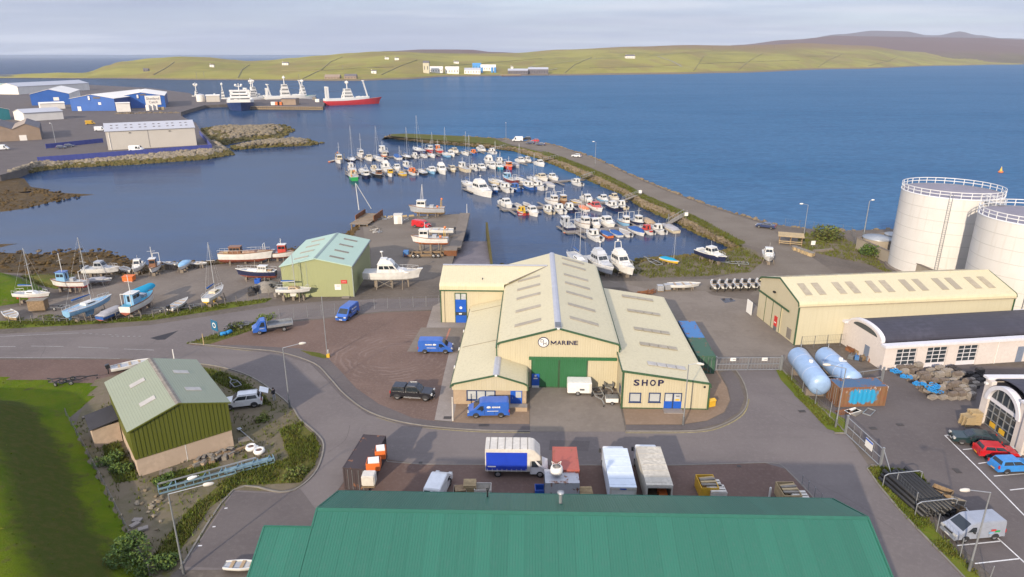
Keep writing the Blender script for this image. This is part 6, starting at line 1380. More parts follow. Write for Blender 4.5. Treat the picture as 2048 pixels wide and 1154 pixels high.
        m2 = MB();frustum(m2,-L_*.03,L_*.28,cw*.9,hd - .05,H_*.3,.05,L_*.08,.12);m2.build('foredeck_trunk',c(roof or cab),T);rails(T,st,hd,-L_*.5,L_*.5,h=.6);MB().bb(-L_*.4,-L_*.3,-cw*.7,cw*.7,hd,hd + .3).build('hatch',c('tan'),T)
        if mh: mast(T,0,hd,mh,'b_alloy')
    return T

# -- pontoons
ROWS = {1: ((690,318),(988,301),'outermost'),2: ((692,348),(1088,322),'second'),3: ((927,378),(1168,358),'middle'),4: ((1003,419),(1252,401),'fourth'),5: ((1130,464),(1342,447),'nearest')}
GANG = {1: ((988,301),(1010,294)),2: ((1088,322),(1114,315)),3: ((1168,358),(1186,349)),4: ((1252,401),(1283,387)),5: ((1342,447),(1371,428))}
MOOR = [ # u, v, row, kind, hull, cabin, length, mast top row (or 0), extras, words
 (677,323,1,'fishing','white','cream',10,284,'gear','white fishing boat with orange and yellow gear'),(702,321,1,'yacht','navy','white',10.5,249,'','navy hulled yacht with tall mast'),(719,311,1,'fishing','white','white',9,266,'','white fishing boat with mast'),(737,319,1,'motor','white','cream',8,0,'','white cabin boat'),(753,318,1,'yacht','white','white',10.5,250,'','white yacht with tall mast'),(762,306,1,'fishing','navy','white',11,283,'','navy fishing boat with white wheelhouse'),(772,315,1,'motor','orange','cream',7,0,'','orange hulled boat'),(792,315.5,1,'covered','white','white',9,0,'bluecover','white boat under dark blue canvas'),(812,315.5,1,'yacht','black','white',9.5,252,'','black hulled yacht'),(832,302,1,'yacht','navy','white',14,229,'','large yacht with the tallest mast'),(829,314.5,1,'motor','white','white',7,0,'','white cabin boat'),(845,313,1,'yacht','white','white',7.5,278,'','small white yacht'),(853,301,1,'fishing','red','white',9.5,281,'','red fishing boat with white wheelhouse'),(863,313,1,'yacht','white','white',9,262,'','white yacht'),(874,303,1,'fishing','red','orange',9.5,280,'','red and orange fishing boat'),(891,312,1,'yacht','lightblue','white',9,253,'','pale blue yacht'),(902,312,1,'motor','white','white',8,0,'','white cabin boat'),(913,307,1,'motor','white','cream',8,0,'','white and cream motor boat'),(928,308,1,'yacht','white','cream',9,261,'','white yacht with cream coachroof'),(946,308,1,'motor','blue','orange',7,0,'','blue boat with orange cabin'),(957,298,1,'motor','white','white',7,0,'','small white cabin boat'),(969,304,1,'motor','white','white',6.5,0,'','small white cabin boat'),(983,306,1,'motor','white','white',8,0,'','white cabin boat by the gangway'),
 (699,338,2,'fishing','white','white',8.5,322,'','white fishing boat'),(710,360,2,'fishing','green','cream',10,340,'gear','bright green fishing boat with cream wheelhouse'),(735,357,2,'fishing','navy','white',8.5,336,'aframe','navy boat with white frame mast'),(723,343,2,'yacht','white','white',7.5,305,'','small white yacht'),(746,340,2,'motor','white','cream',7,0,'','white and cream cabin boat'),(759,356,2,'fishing','black','brown',9,330,'','black fishing boat with brown deckhouse'),(770,339,2,'cruiser','white','white',11,0,'','large white motor cruiser'),(781,352,2,'fishing','white','yellow',8,326,'aframe','white boat with yellow wheelhouse and frame mast'),(795,340,2,'motor','white','white',7.5,0,'','white cabin boat'),(804,350,2,'yacht','yellow','yellow',8,290,'','yellow yacht'),(814,337,2,'fishing','blue','white',8,322,'','blue fishing boat with white wheelhouse'),(827,349,2,'motor','white','orange',8,0,'','white boat with orange cabin'),(848,349,2,'yacht','black','white',9,303,'','black yacht with white deck'),(867,347,2,'motor','lightblue','white',8.5,0,'','pale blue motor boat with white cabin'),(887,347,2,'cruiser','white','white',11,0,'','broad white motor cruiser'),(909,344,2,'motor','cream','cream',7,0,'','small cream motor boat'),(931,343,2,'fishing','cream','white',9.5,322,'','cream fishing boat'),(951,341,2,'motor','white','white',7.5,0,'','white cabin boat'),(969,342,2,'motor','grey','white',8,0,'','grey hulled motor boat'),(978,327,2,'cruiser','white','white',10,0,'','white motor cruiser with high bridge'),(986,337,2,'motor','white','white',7.5,0,'','white cabin boat'),(998,325,2,'motor','white','white',7.5,0,'','white cabin boat'),(1003,339,2,'motor','teal','white',8,0,'','teal hulled motor boat'),(1023,340,2,'fishing','red','orange',9,320,'','orange and red lifeboat style vessel'),(1034,335,2,'covered','grey','white',8,0,'','boat under grey canvas'),(1046,326,2,'motor','white','white',7,0,'','white cabin boat'),(1059,325,2,'motor','white','white',7,0,'','white cabin boat'),(1086,333,2,'motor','white','white',8,0,'','white motor boat nearest the gangway'),
 (934,369,3,'yacht','white','white',9.5,267,'','white yacht with very tall mast'),(962,388,3,'cruiser','white','white',14,0,'big','largest white motor cruiser'),(984,364,3,'yacht','cream','cream',9,279,'','cream yacht'),(996,366,3,'yacht','white','white',8.5,300,'','white yacht'),(989,383,3,'motor','blue','white',7,0,'','blue motor boat with white cabin'),(1011,381,3,'motor','white','white',9,0,'','white motor boat'),(1013,361,3,'fishing','maroon','lightblue',9,336,'aframe bluemast','maroon fishing boat with pale blue frame mast'),(1037,362,3,'yacht','white','white',9.5,285,'','white yacht with tall mast'),(1033,381,3,'motor','blue','blue',7.5,0,'','blue motor boat'),(1057,376,3,'motor','blue','white',8,0,'','blue hulled motor boat with white cabin'),(1061,359,3,'yacht','white','white',8,304,'','white yacht'),(1081,359,3,'motor','white','cream',8.5,0,'','cream cabin motor boat'),(1079,378,3,'motor','white','white',9,0,'','white motor boat'),(1100,373,3,'covered','silver','white',7,0,'','boat under pale grey canvas'),(1100,357,3,'motor','white','white',7,0,'','white cabin boat'),(1158,371,3,'motor','white','white',7,0,'','white motor boat nearest the gangway'),
 (1011,411,4,'motor','white','white',8,0,'','white motor boat'),(1034,412,4,'open','white','white',5.5,0,'','small white open boat'),(1044,427,4,'motor','red','yellow',6,0,'','red boat with yellow cabin'),(1067,430,4,'motor','white','white',8,0,'','white motor boat'),(1050,409,4,'open','cream','white',5,0,'','cream open boat'),(1104,406,4,'fishing','white','white',7.5,383,'aframe','white boat with triangular frame mast'),(1124,406,4,'fishing','brown','tan',7.5,392,'','brown wooden boat with wheelhouse'),(1099,426,4,'motor','cream','white',6.5,0,'','cream and white cabin boat'),(1120,424,4,'motor','white','white',7.5,0,'','white cabin boat'),(1140,421,4,'motor','navy','white',7,0,'','navy boat with white cabin'),(1156,407,4,'open','yellow','white',6,0,'','yellow open boat'),(1177,404,4,'motor','white','white',7.5,0,'','white cabin boat'),(1170,421,4,'covered','white','white',6,0,'orangecover','small boat under bright orange cover'),(1196,421,4,'motor','white','red',7.5,0,'','white boat with red cabin'),(1211,404,4,'motor','lightblue','white',6,0,'','pale blue cabin boat'),(1228,399,4,'motor','white','cream',5.5,0,'','small boat with cream cabin'),(1231,420,4,'motor','navy','white',7.5,0,'','navy motor boat with white cabin'),(1250,418,4,'motor','cream','white',6.5,0,'','cream motor boat nearest the gangway'),
 (1136,458,5,'fishing','navy','grey',8.5,432,'','navy fishing boat with grey wheelhouse'),(1163,450,5,'fishing','white','white',8,420,'aframe','white boat with tall frame mast'),(1188,452,5,'motor','white','white',7,0,'','white cabin boat'),(1215,451,5,'motor','white','white',8.5,0,'','long white motor boat'),(1190,478,5,'motor','white','white',7.5,0,'','white cabin boat with black engine'),(1213,472,5,'covered','orange','white',5.5,0,'bluecover','orange boat under blue cover'),(1233,471,5,'covered','white','white',5.5,0,'bluecover','white boat under blue cover'),(1251,469,5,'open','white','white',6.5,0,'eng','white open boat'),(1250,450,5,'fishing','lightblue','white',6.5,428,'','pale blue boat with short mast'),(1274,466,5,'covered','white','white',7,0,'bluecover','larger boat under navy cover'),(1275,449,5,'fishing','navy','white',6.5,438,'','navy boat with white wheelhouse'),(1295,466,5,'motor','white','red',6,0,'','white boat with red cabin'),(1296,447,5,'covered','tan','white',6.5,0,'browncover','boat under brown cover'),(1318,465,5,'motor','white','white',6.5,0,'','white cabin boat'),(1339,460,5,'covered','cream','white',7,0,'','boat under grey canvas nearest the gangway')]
ORD = 'first second third fourth fifth sixth seventh eighth ninth tenth eleventh twelfth thirteenth fourteenth fifteenth sixteenth seventeenth eighteenth nineteenth twentieth'.split()
plain('m_deckboard',(.22,.19,.165),.9,0,.2,2);plain('m_float',(.16,.155,.15),.8,0,.15,1)
rb = random.Random(99);PIN = {}
for r_,(a,b,nm) in ROWS.items():
    A_,B_ = G(*a,SEA + .45),G(*b,SEA + .45);o = thing('pontoon','long timber decked %s pontoon of the marina' % nm,'pontoon',(A_.x,A_.y,SEA),heading(A_,B_),'marina pontoons');w_ = (B_ - A_).length;PIN[r_] = (A_,B_,o,w_)
    n = int(w_/6);me = MB().bb(.03,w_/n - .03,-1.1,1.1,.3,.46).mesh('deck_section','m_deckboard');fm = MB().bb(.4,w_/n - .4,-.95,.95,-.25,.31).mesh('float','m_float');pl = MB().tube((0,1.4,-2),(0,1.4,2.6),.16,n=8).mesh('pile','m_galv_dark')
    for i in range(n): inst(me,'deck_section',o,(w_*i/n,0,0));inst(fm,'float',o,(w_*i/n,0,0))
    for i in range(0,n + 1,4): inst(pl,'mooring_pile',o,(w_*i/n,0,0))
    (ga,gb) = GANG[r_];P0 = G(*ga,SEA + .5);P1 = G(*gb,.1);d = P1 - P0
    g_ = thing('gangway','sloping gangway from the breakwater to the %s pontoon' % nm,'gangway',tuple(P0),math.atan2(d.y,d.x),'marina gangways');wl_ = math.hypot(d.x,d.y)
    barpart(g_,'walkway','m_timber_grey',[(-1,0,.05),(wl_,0,d.z)],1.5,.14)
    for s_ in (-.75,.75): part(g_,'handrail','m_galv',lambda m: (m.tube((-1,s_,1.1),(wl_,s_,d.z + 1.05),.05,n=5),[m.tube((-1 + (wl_ + 1)*k/6,s_,.05 + d.z*k/6),(-1 + (wl_ + 1)*k/6,s_,1.1 + d.z*k/6),.04,n=4) for k in range(7)]))
side_of = {}
for k,q in enumerate(MOOR):
    A_,B_,o,w_ = PIN[q[2]];p = G(q[0],q[1],SEA);d = (B_ - A_).normalized();t = (p - A_).dot(d);off = -(p.x - A_.x)*-d.y - (p.y - A_.y)*d.x;side_of[k] = ('near' if off > 0 else 'far',t)
rank = {}
for r_ in ROWS:
    for s_ in ('near','far'):
        ks = sorted([k for k,q in enumerate(MOOR) if q[2] == r_ and side_of[k][0] == s_],key=lambda k: MOOR[k][0])
        for i,k in enumerate(ks): rank[k] = i
        A_,B_,o,w_ = PIN[r_];ts = sorted(side_of[k][1] for k in ks);fg = MB().bb(-.35,.35,0,5.6,.3,.44).mesh('finger','m_deckboard')
        for t0,t1 in zip([ts[0] - 5] + ts,ts): 
            if t1 - t0 > 3.2: inst(fg,'finger',o,(min(max((t0 + t1)/2,.5),w_ - .5),(-1.1 if s_ == 'near' else 1.1),0),(0,0,math.pi if s_ == 'near' else 0))
for k,(u,v,r_,kind,hl,cb,ln,mt,ex,wd) in enumerate(MOOR):
    A_,B_,o,w_ = PIN[r_];d = (B_ - A_).normalized();s_,t = side_of[k];p = G(u,v,SEA);perp = Vector((d.y,-d.x,0)) # towards the camera
    base = A_ + d*t;offs = abs((p - base).dot(perp));sgn = 1 if s_ == 'near' else -1;q = base + perp*sgn*(1.3 + ln*.52)
    q.z = SEA;pos = Vector((p.x,p.y,SEA)).lerp(q,.55)
    bow = math.atan2(perp.y,perp.x) if (s_ == 'near') == (rb.random() < (.5 if r_ < 4 else .25) or 'big' in ex) else math.atan2(-perp.y,-perp.x);bow += rb.uniform(-.1,.1)
    side = s_ + ' side';cov = {'bluecover': 'b_canvas_blue','orangecover': 'b_orange','browncover': 'b_tan'}.get(next((e for e in ex.split() if e.endswith('cover')),''),None)
    mh = 0
    if mt: mh = max(2.0,zat(pos,mt) - SEA - ln*(.16 if kind == 'yacht' else .33))
    lab = '%s, %s from left, %s side of %s pontoon' % (wd,ORD[rank[k]],s_,ROWS[r_][2])
    boat({'yacht': 'moored_yacht','fishing': 'moored_fishing_boat','cruiser': 'moored_cruiser','open': 'moored_rowing_boat','covered': 'moored_covered_boat'}.get(kind,'moored_motor_boat'),lab,kind,tuple(pos),bow,ln,hl,cb,mh=mh,cover=cov,group='boats moored at the marina pontoons',extra=tuple(ex.split()),engine=('b_engine' if 'eng' in ex else None))
p = G(1140,466,SEA);boat('tender','tiny orange tender tied beside the navy fishing boat','open',tuple(p),-.3,3.2,'orange')
p = G(1047,430,SEA);boat('tender','tiny red tender at the corner of the fourth pontoon','open',tuple(p),.4,3.0,'red')
p = G(664,323,SEA);boat('tender','orange tender at the outer end of the outermost pontoon','open',tuple(p),1.2,4.0,'orange')
p = G(2001,345,SEA);o = thing('navigation_buoy','orange navigation buoy floating on the open sea','buoy',tuple(p));o.scale = (.6,.6,.6);pLA(o,'float','b_orange',[(.1,-.3),(1.5,0),(1.5,.8),(.4,1.0)],14);pLA(o,'tower','b_yellow',[(.9,1.0),(.25,3.0),(.25,3.4),(.01,3.5)],8);pBL(o,'lantern','b_white',(0,0,3.6),.2)

# -- boats ashore
plain('m_prop',(.22,.18,.14),.9,0,.2)
def ashore(name,label,kind,u,v,ang,L_,clear=.5,prop=True,cradle_label=None,**kw):
    """v is the row where the boat's supports stand on the ground"""
    dr = L_ * {'yacht': .05 + .11,'motor': .06,'fishing': .09,'cruiser': .06,'open': .03,'covered': .05,'classic': .085}[kind];p = G(u,v);B_ = L_*.36
    T = boat(name,label,kind,(p.x,p.y,dr + clear),R(ang),L_,ashore=True,group='boats laid up ashore',**kw)
    if prop:
        c = thing('boat_cradle','timber props under the ' + label,'cradle',(p.x,p.y,0),R(ang));c['label'] = ' '.join(c['label'].split()[:16])
        for x in (-.3,0,.3): pBB(c,'keel_block','m_prop',L_*x - .2,L_*x + .2,-.3,.3,0.01,clear + (.02 if kind == 'yacht' and x == 0 else .15))
        for x in (-.25,.22):
            for s_ in (-1,1): pBM(c,'prop','m_prop',(L_*x,s_*B_*.52,0),(L_*x,s_*B_*.40,dr + clear + .0),.1,.1)
    return T
ashore('yacht','small white yacht with a red lower hull, nearest the meadow','yacht',67,606,-2,5.9,.35,hull='white',anti='red',mh=7.6)
ashore('fishing_boat','white fishing boat with blue wheelhouse and red bottom','fishing',143,583,178,6.1,.7,hull='white',cab='lightblue',anti='red',mh=3.4,roof='blue')
ashore('motor_boat','long white boat with grey canopy high on a trailer','motor',205,556,4,6.3,.9,hull='white',cab='grey',anti='white')
ashore('motor_boat','small grey covered boat beside the orange box','covered',199,569,10,4.2,.4,hull='grey',cover='b_canvas_grey')
ashore('dinghy','white open dinghy with yellow bottom by the shore','open',252,546,-40,4.2,.4,hull='white',anti='yellow')
ashore('cabin_boat','white cabin boat next to the yellow bottomed dinghy','motor',278,546,-78,4.8,.6,hull='white',anti='white',engine=False)
ashore('fishing_boat','white and navy boat with brown wheelhouse by the shore','fishing',312,547,-75,5.2,.5,hull='white',cab='brown',anti='antifoul_blue',mh=2.2)
ashore('dinghy','small white dinghy standing on a post by the water','open',342,538,165,3.2,.9,hull='white',anti='white')
ashore('motor_boat','pale blue covered boat at the water edge','covered',369,541,-82,4.8,.6,hull='white',cover='b_lightblue')
ashore('dinghy','dark open dinghy on a trailer near the large wooden boat','open',396,535,0,3.4,.6,hull='grey',anti='black')
ashore('wooden_boat','large white wooden boat with brown deckhouse and red bottom','classic',492,527,4,10.2,.25,hull='white',cab='brown',deck='tan',anti='antifoul_red')
ashore('fishing_boat','small orange and white boat behind the large wooden boat','fishing',556,522,5,6.2,.5,hull='white',cab='red',anti='antifoul_red',mh=1.2)
ashore('motor_sailer','navy wooden motor boat with white cabin and red bottom','classic',516,560,176,7.3,.4,hull='navy',cab='white',deck='grey',anti='antifoul_red',roof='white')
ashore('yacht','pale blue yacht with white stern pointing uphill','yacht',182,634,70,7.8,.35,hull='lightblue',cab='white',anti='lightblue',deck='lightblue',mh=10.5)
ashore('motor_boat','boat wrapped in grey canvas over a blue hull','covered',229,636,74,5.4,.45,hull='blue',cover='b_canvas_grey')
ashore('fishing_boat','white fishing boat with bright teal cover and red bottom','fishing',282,624,84,7.4,.6,hull='white',cab='lightblue',anti='antifoul_red',mh=3.0,deck='teal',extra=('aft',),roof='white')
p = G(283,611);o = thing('tarpaulin','bright teal tarpaulin over the forward half of a fishing boat','tarpaulin',(p.x,p.y,2.4),R(84));mb = MB()
for i in range(5):
    for k in range(7): t = math.pi*k/6;mb.v.append((-1.0 + i*1.1,(1.5 - .28*max(0,i - 1.5))*math.cos(t),.55*math.sin(t) ** .7 - .05))
for i in range(4):
    for k in range(6): mb.f.append((i*7 + k,(i + 1)*7 + k,(i + 1)*7 + k + 1,i*7 + k + 1));mb.m.append(0);mb.smooth.append(True)
mb.build('sheet','b_canvas_teal',o)
ashore('open_boat','white open boat pointing at the fence','open',359,618,82,4.8,.5,hull='white',anti='tan',engine='b_engine')
ashore('yacht','white yacht with yellow bottom standing alone','yacht',431,606,88,6.4,.35,hull='white',cab='cream',anti='yellow',mh=8.3)
ashore('yacht','small white yacht in front of the pale green shed','yacht',588,600,2,5.6,.7,hull='white',cab='tan',anti='white',mh=6.2)
# wooden cruiser parked beside the shed, on stands
ashore('motor_cruiser','large white sport cruiser on stands beside the pale green shed','cruiser',784,573,1,9.9,1.15,hull='white',cab='white',anti='white',extra=('pulpit',))
# quay
ashore('fishing_boat','blue and white fishing boat with yellow gantry on the quay edge','fishing',856,432,176,9.0,.4,hull='grey',cab='white',anti='tan',mh=4.2,extra=('aframe','gear'))
ashore('open_boat','white open workboat with engine behind the orange bottomed boat','open',878,473,176,7.0,.9,hull='white',anti='white',engine='b_engine')
ashore('fishing_boat','cream fishing boat with orange bottom on a tall carriage','fishing',862,503,176,7.6,1.5,hull='white',cab='white',anti='orange',mh=1.5,extra=('gear',))
# boats by the harbour behind the workshop
ashore('yacht','grey motor sailer standing bow on behind the workshop','cruiser',1200,545,-70,9.6,.45,hull='silver',cab='silver',anti='silver')
ashore('motor_cruiser','white flybridge cruiser with arch standing behind the workshop','cruiser',1241,546,-72,9.6,.45,hull='white',cab='white',anti='white',extra=('arch',))
ashore('yacht','white ketch half hidden behind the workshop roof','yacht',1156,541,-75,9.0,.3,hull='white',mh=13.0,cab='white')
ashore('dinghy','yellow sailing dinghy with bright blue cover','covered',1338,528,-50,4.2,.35,hull='yellow',cover='b_canvas_teal',mh=0)
p = G(1347,524);o = thing('dinghy_mast','thin bare mast standing in the blue covered dinghy','mast',(p.x,p.y,0));pTU(o,'spar','b_alloy',(0,0,.5),(0,0,6.2),.05,.035,5);part(o,'stay','b_alloy',lambda m: (m.tube((0,0,6),(-.7,-.5,.8),.012,n=3),m.tube((0,0,6),(.6,.4,.8),.012,n=3)))
ashore('motor_cruiser','navy and white cabin cruiser on a cradle by the harbour','motor',1421,524,-60,7.4,.6,hull='navy',cab='white',anti='antifoul_blue',engine=False)
ashore('motor_boat','white sport boat with dark windscreen by the breakwater road','motor',1535,524,-105,6.2,.6,hull='white',cab='white',anti='white',engine=False)
ashore('rowing_boat','long white rowing boat on the concrete behind the shop','open',1366,578,4,5.6,.35,hull='white',anti='white')
for i in range(7):
    p = G(1428 + i*15.2,577 - i*.5);boat('tender','white tender with black outboard, %s from the left in a row of seven' % ORD[i],'open',(p.x,p.y,.62),R(86),3.9,'white',anti='white',deck='deckgrey',engine='b_engine',group='row of new tenders')
    c = thing('boat_trailer','small trailer under the %s tender from the left' % ORD[i],'trailer',(p.x,p.y,0),R(86),'trailers under the tenders');part(c,'frame','m_galv',lambda m: (m.beam((-1.7,.45,.42),(1.6,.2,.42),.07,.07),m.beam((-1.7,-.45,.42),(1.6,-.2,.42),.07,.07),m.beam((-.6,-.7,.36),(-.6,.7,.36),.07,.07)))
    for s_ in (-1,1): pTU(c,'wheel','m_black',(-.6,s_*.72,.27),(-.6,s_*.88,.27),.27,n=12)
    pBB(c,'console','m_black',-.2,.3,-.3,.3,1.0,1.55)
# -- vehicles
import bmesh
def beveled(mb,name,mat,T,off=.05,seg=2):
    me = mb.mesh(name,mat);bm = bmesh.new();bm.from_mesh(me);bmesh.ops.remove_doubles(bm,verts=bm.verts,dist=.001);bmesh.ops.recalc_face_normals(bm,faces=bm.faces)
    ed = [e for e in bm.edges if len(e.link_faces) == 2 and e.calc_face_angle(0) > .25]
    bmesh.ops.bevel(bm,geom=ed,offset=off,segments=seg,affect='EDGES',clamp_overlap=True);bm.to_mesh(me);bm.free()
    for p in me.polygons: p.use_smooth = False
    o = bpy.data.objects.new(name,me);COL.objects.link(o);o.parent = T;return o
VC = {'van_blue': (.028,.105,.40),'car_black': (.012,.012,.016),'car_white': (.66,.66,.66),'car_red': (.45,.015,.02),'car_blue': (.04,.22,.55),'car_green': (.012,.03,.032),'car_silver': (.27,.29,.34),'car_navy': (.02,.035,.10)}
for k_,c_ in VC.items(): paint(k_,c_,.3)
plain('v_tyre',(.02,.02,.021),.8,0,.15);metal('v_rim',(.42,.42,.43),.35);plain('v_trim',(.03,.03,.032),.6,0,.1);paint('v_glass',(.02,.026,.032),.06);paint('v_lamp',(.42,.42,.41),.12);paint('v_tail',(.45,.02,.015),.2)
_wm = {}
def wheel(T,x,y,r,side,w=.2):
    key = (round(r,3),side)
    if key not in _wm:
        a = MB();a.lathe([(r*.62,-w/2),(r*.95,-w/2),(r,-w*.3),(r,w*.3),(r*.95,w/2),(r*.62,w/2)],18,axis='Y');b = MB();b.lathe([(r*.64,-w*.4),(r*.6,-w*.48),(.05,-w*.3)],18,axis='Y');b.lathe([(r*.64,w*.4),(r*.6,w*.48),(.05,w*.3)],18,axis='Y')
        _wm[key] = (a.mesh('tyre','v_tyre'),b.mesh('rim','v_rim'))
    t_ = inst(_wm[key][0],'wheel',T,(x,y,r));inst(_wm[key][1],'rim',t_,(0,0,0));return t_
def side_prism(prof,w,tuck=None):
    """side outline (x, z) extruded across the width;tuck(z) narrows the top"""
    mb = MB();n = len(prof);f = tuck or (lambda z: 0);vs = [(x,-w/2 + f(z),z) for x,z in prof] + [(x,w/2 - f(z),z) for x,z in prof]
    mb.add(vs,[list(range(n)),list(range(2*n - 1,n - 1,-1))] + [[i,n + i,n + (i + 1) % n,(i + 1) % n] for i in range(n)]);return mb
def quadpane(T,pts,mat='v_glass',name='window',off=.012):
    q = [Vector(p) for p in pts];nr = (q[1] - q[0]).cross(q[2] - q[0]).normalized()*off;v = [p + nr for p in q] + [p - nr for p in q];n = len(q)
    return MB().add(v,[tuple(range(n)),tuple(range(2*n - 1,n - 1,-1))] + [(i,n + i,n + (i + 1) % n,(i + 1) % n) for i in range(n)]).build(name,mat,T)
def dress(T,L_,w,r,axles,zl,col,grille=True,plate=True):
    for x in axles:
        for s_ in (-1,1):
            wheel(T,x,s_*(w/2 - .1),r,s_);ar = MB();n = 10;pts = [(x + (r + .07)*math.cos(math.pi*k/n),r + (r + .07)*math.sin(math.pi*k/n)) for k in range(n + 1)]
            ar.prism([(a,s_*(w/2 + .006),b) for a,b in pts],(0,-.005,0),(0,.005,0));ar.build('wheel_arch','v_trim',T)
    for s_ in (-1,1):
        MB().box((L_/2 - .06,s_*(w/2 - .24),zl),(.2,.36,.2),0,0,R(-18)).build('headlight','v_lamp',T);MB().box((-L_/2 + .0,s_*(w/2 - .12),zl + .1),(.08,.16,.32)).build('tail_light','v_tail',T);MB().box((L_*.17,s_*(w/2 + .1),zl + .32),(.12,.18,.16)).build('mirror','v_trim',T)
    MB().bb(L_/2 - .1,L_/2 + .05,-w/2 + .08,w/2 - .08,.28,.46).build('bumper','v_trim' if not plate else col,T);MB().bb(-L_/2 - .05,-L_/2 + .1,-w/2 + .08,w/2 - .08,.28,.46).build('bumper',col,T)
    MB().bb(L_/2 + .05,L_/2 + .062,-.26,.26,.34,.45).build('number_plate','m_white',T);MB().bb(-L_/2 - .062,-L_/2 - .05,-.26,.26,.34,.45).build('number_plate','m_yellow',T)
    MB().bb(L_/2 - .03,L_/2 + .02,-w*.26,w*.26,zl - .12,zl + .02).build('grille','v_trim',T)
def van(label,u,v,ang,col='van_blue',L_=4.8,w=1.9,h=1.95,logo=True,loc=None,name='parked_van',win=False,group=None):
    p = loc or G(u,v);T = thing(name,label,'van',(p[0],p[1],.05),R(ang),group);a = L_/2;tk = lambda z: .0 if z < 1.0 else (z - 1.0)*.13
    prof = [(-a,.32),(a - .05,.32),(a,.55),(a - .02,.82),(a - .62,1.08),(a - 1.42,h - .12),(a - 1.75,h),(-a + .12,h),(-a,h - .2)]
    beveled(side_prism(prof,w,tk),'body',col,T,.06)
    y0 = lambda z: w/2 - tk(z)
    quadpane(T,[(a - .68,-y0(1.12) + .14,1.12),(a - .68,y0(1.12) - .14,1.12),(a - 1.38,y0(h) - .12,h - .17),(a - 1.38,-y0(h) + .12,h - .17)],name='windscreen')
    for s_ in (-1,1):
        g = [(a - .98,s_*(y0(1.1) + .0),1.08),(a - 1.85,s_*y0(1.1),1.08),(a - 1.85,s_*y0(h - .3),h - .38),(a - 1.5,s_*y0(h - .3),h - .38)];quadpane(T,g if s_ > 0 else g[::-1],name='side_window')
        if win: g = [(a - 2.1,s_*y0(1.1),1.1),(a - 3.2,s_*y0(1.1),1.1),(a - 3.2,s_*y0(h - .3),h - .38),(a - 2.1,s_*y0(h - .3),h - .38)];quadpane(T,g if s_ > 0 else g[::-1],name='side_window')
        for x in (a - 1.95,a - 3.1): MB().bb(x - .01,x + .01,s_*(w/2 + .004) - .004,s_*(w/2 + .004) + .004,.5,1.0).build('door_seam','v_trim',T)
        if logo:
            MB().lathe([(.01,-.004),(.16,-.004),(.16,.004),(.01,.004)],14,(0,0,0),axis='Y').build('logo','m_white',T,(a - 2.45,s_*(y0(1.38) + .012),1.38)).scale = (1.6,1,.9)
            rt = (math.pi/2,0,0) if s_ < 0 else (math.pi/2,0,math.pi);text_on(T,'lettering','m_white','MARINE',.26,(a - 3.3,s_*(y0(1.38) + .012),1.38),rt,ext=.004,width=.95,bold=.012)
            MB().box((a - 2.9,s_*(w/2 + .006),.92),(1.3,.008,.06)).build('lettering_strip','m_white',T)
    for s_ in (-1,1): g = [(-a - .0,s_*.12,1.12),(-a - .0,s_*.72,1.12),(-a + .0,s_*.68,1.65),(-a + .0,s_*.12,1.65)];quadpane(T,g if s_ < 0 else g[::-1],name='rear_window')
    dress(T,L_,w,.32,(a - .95,-a + .95),.78,col);return T
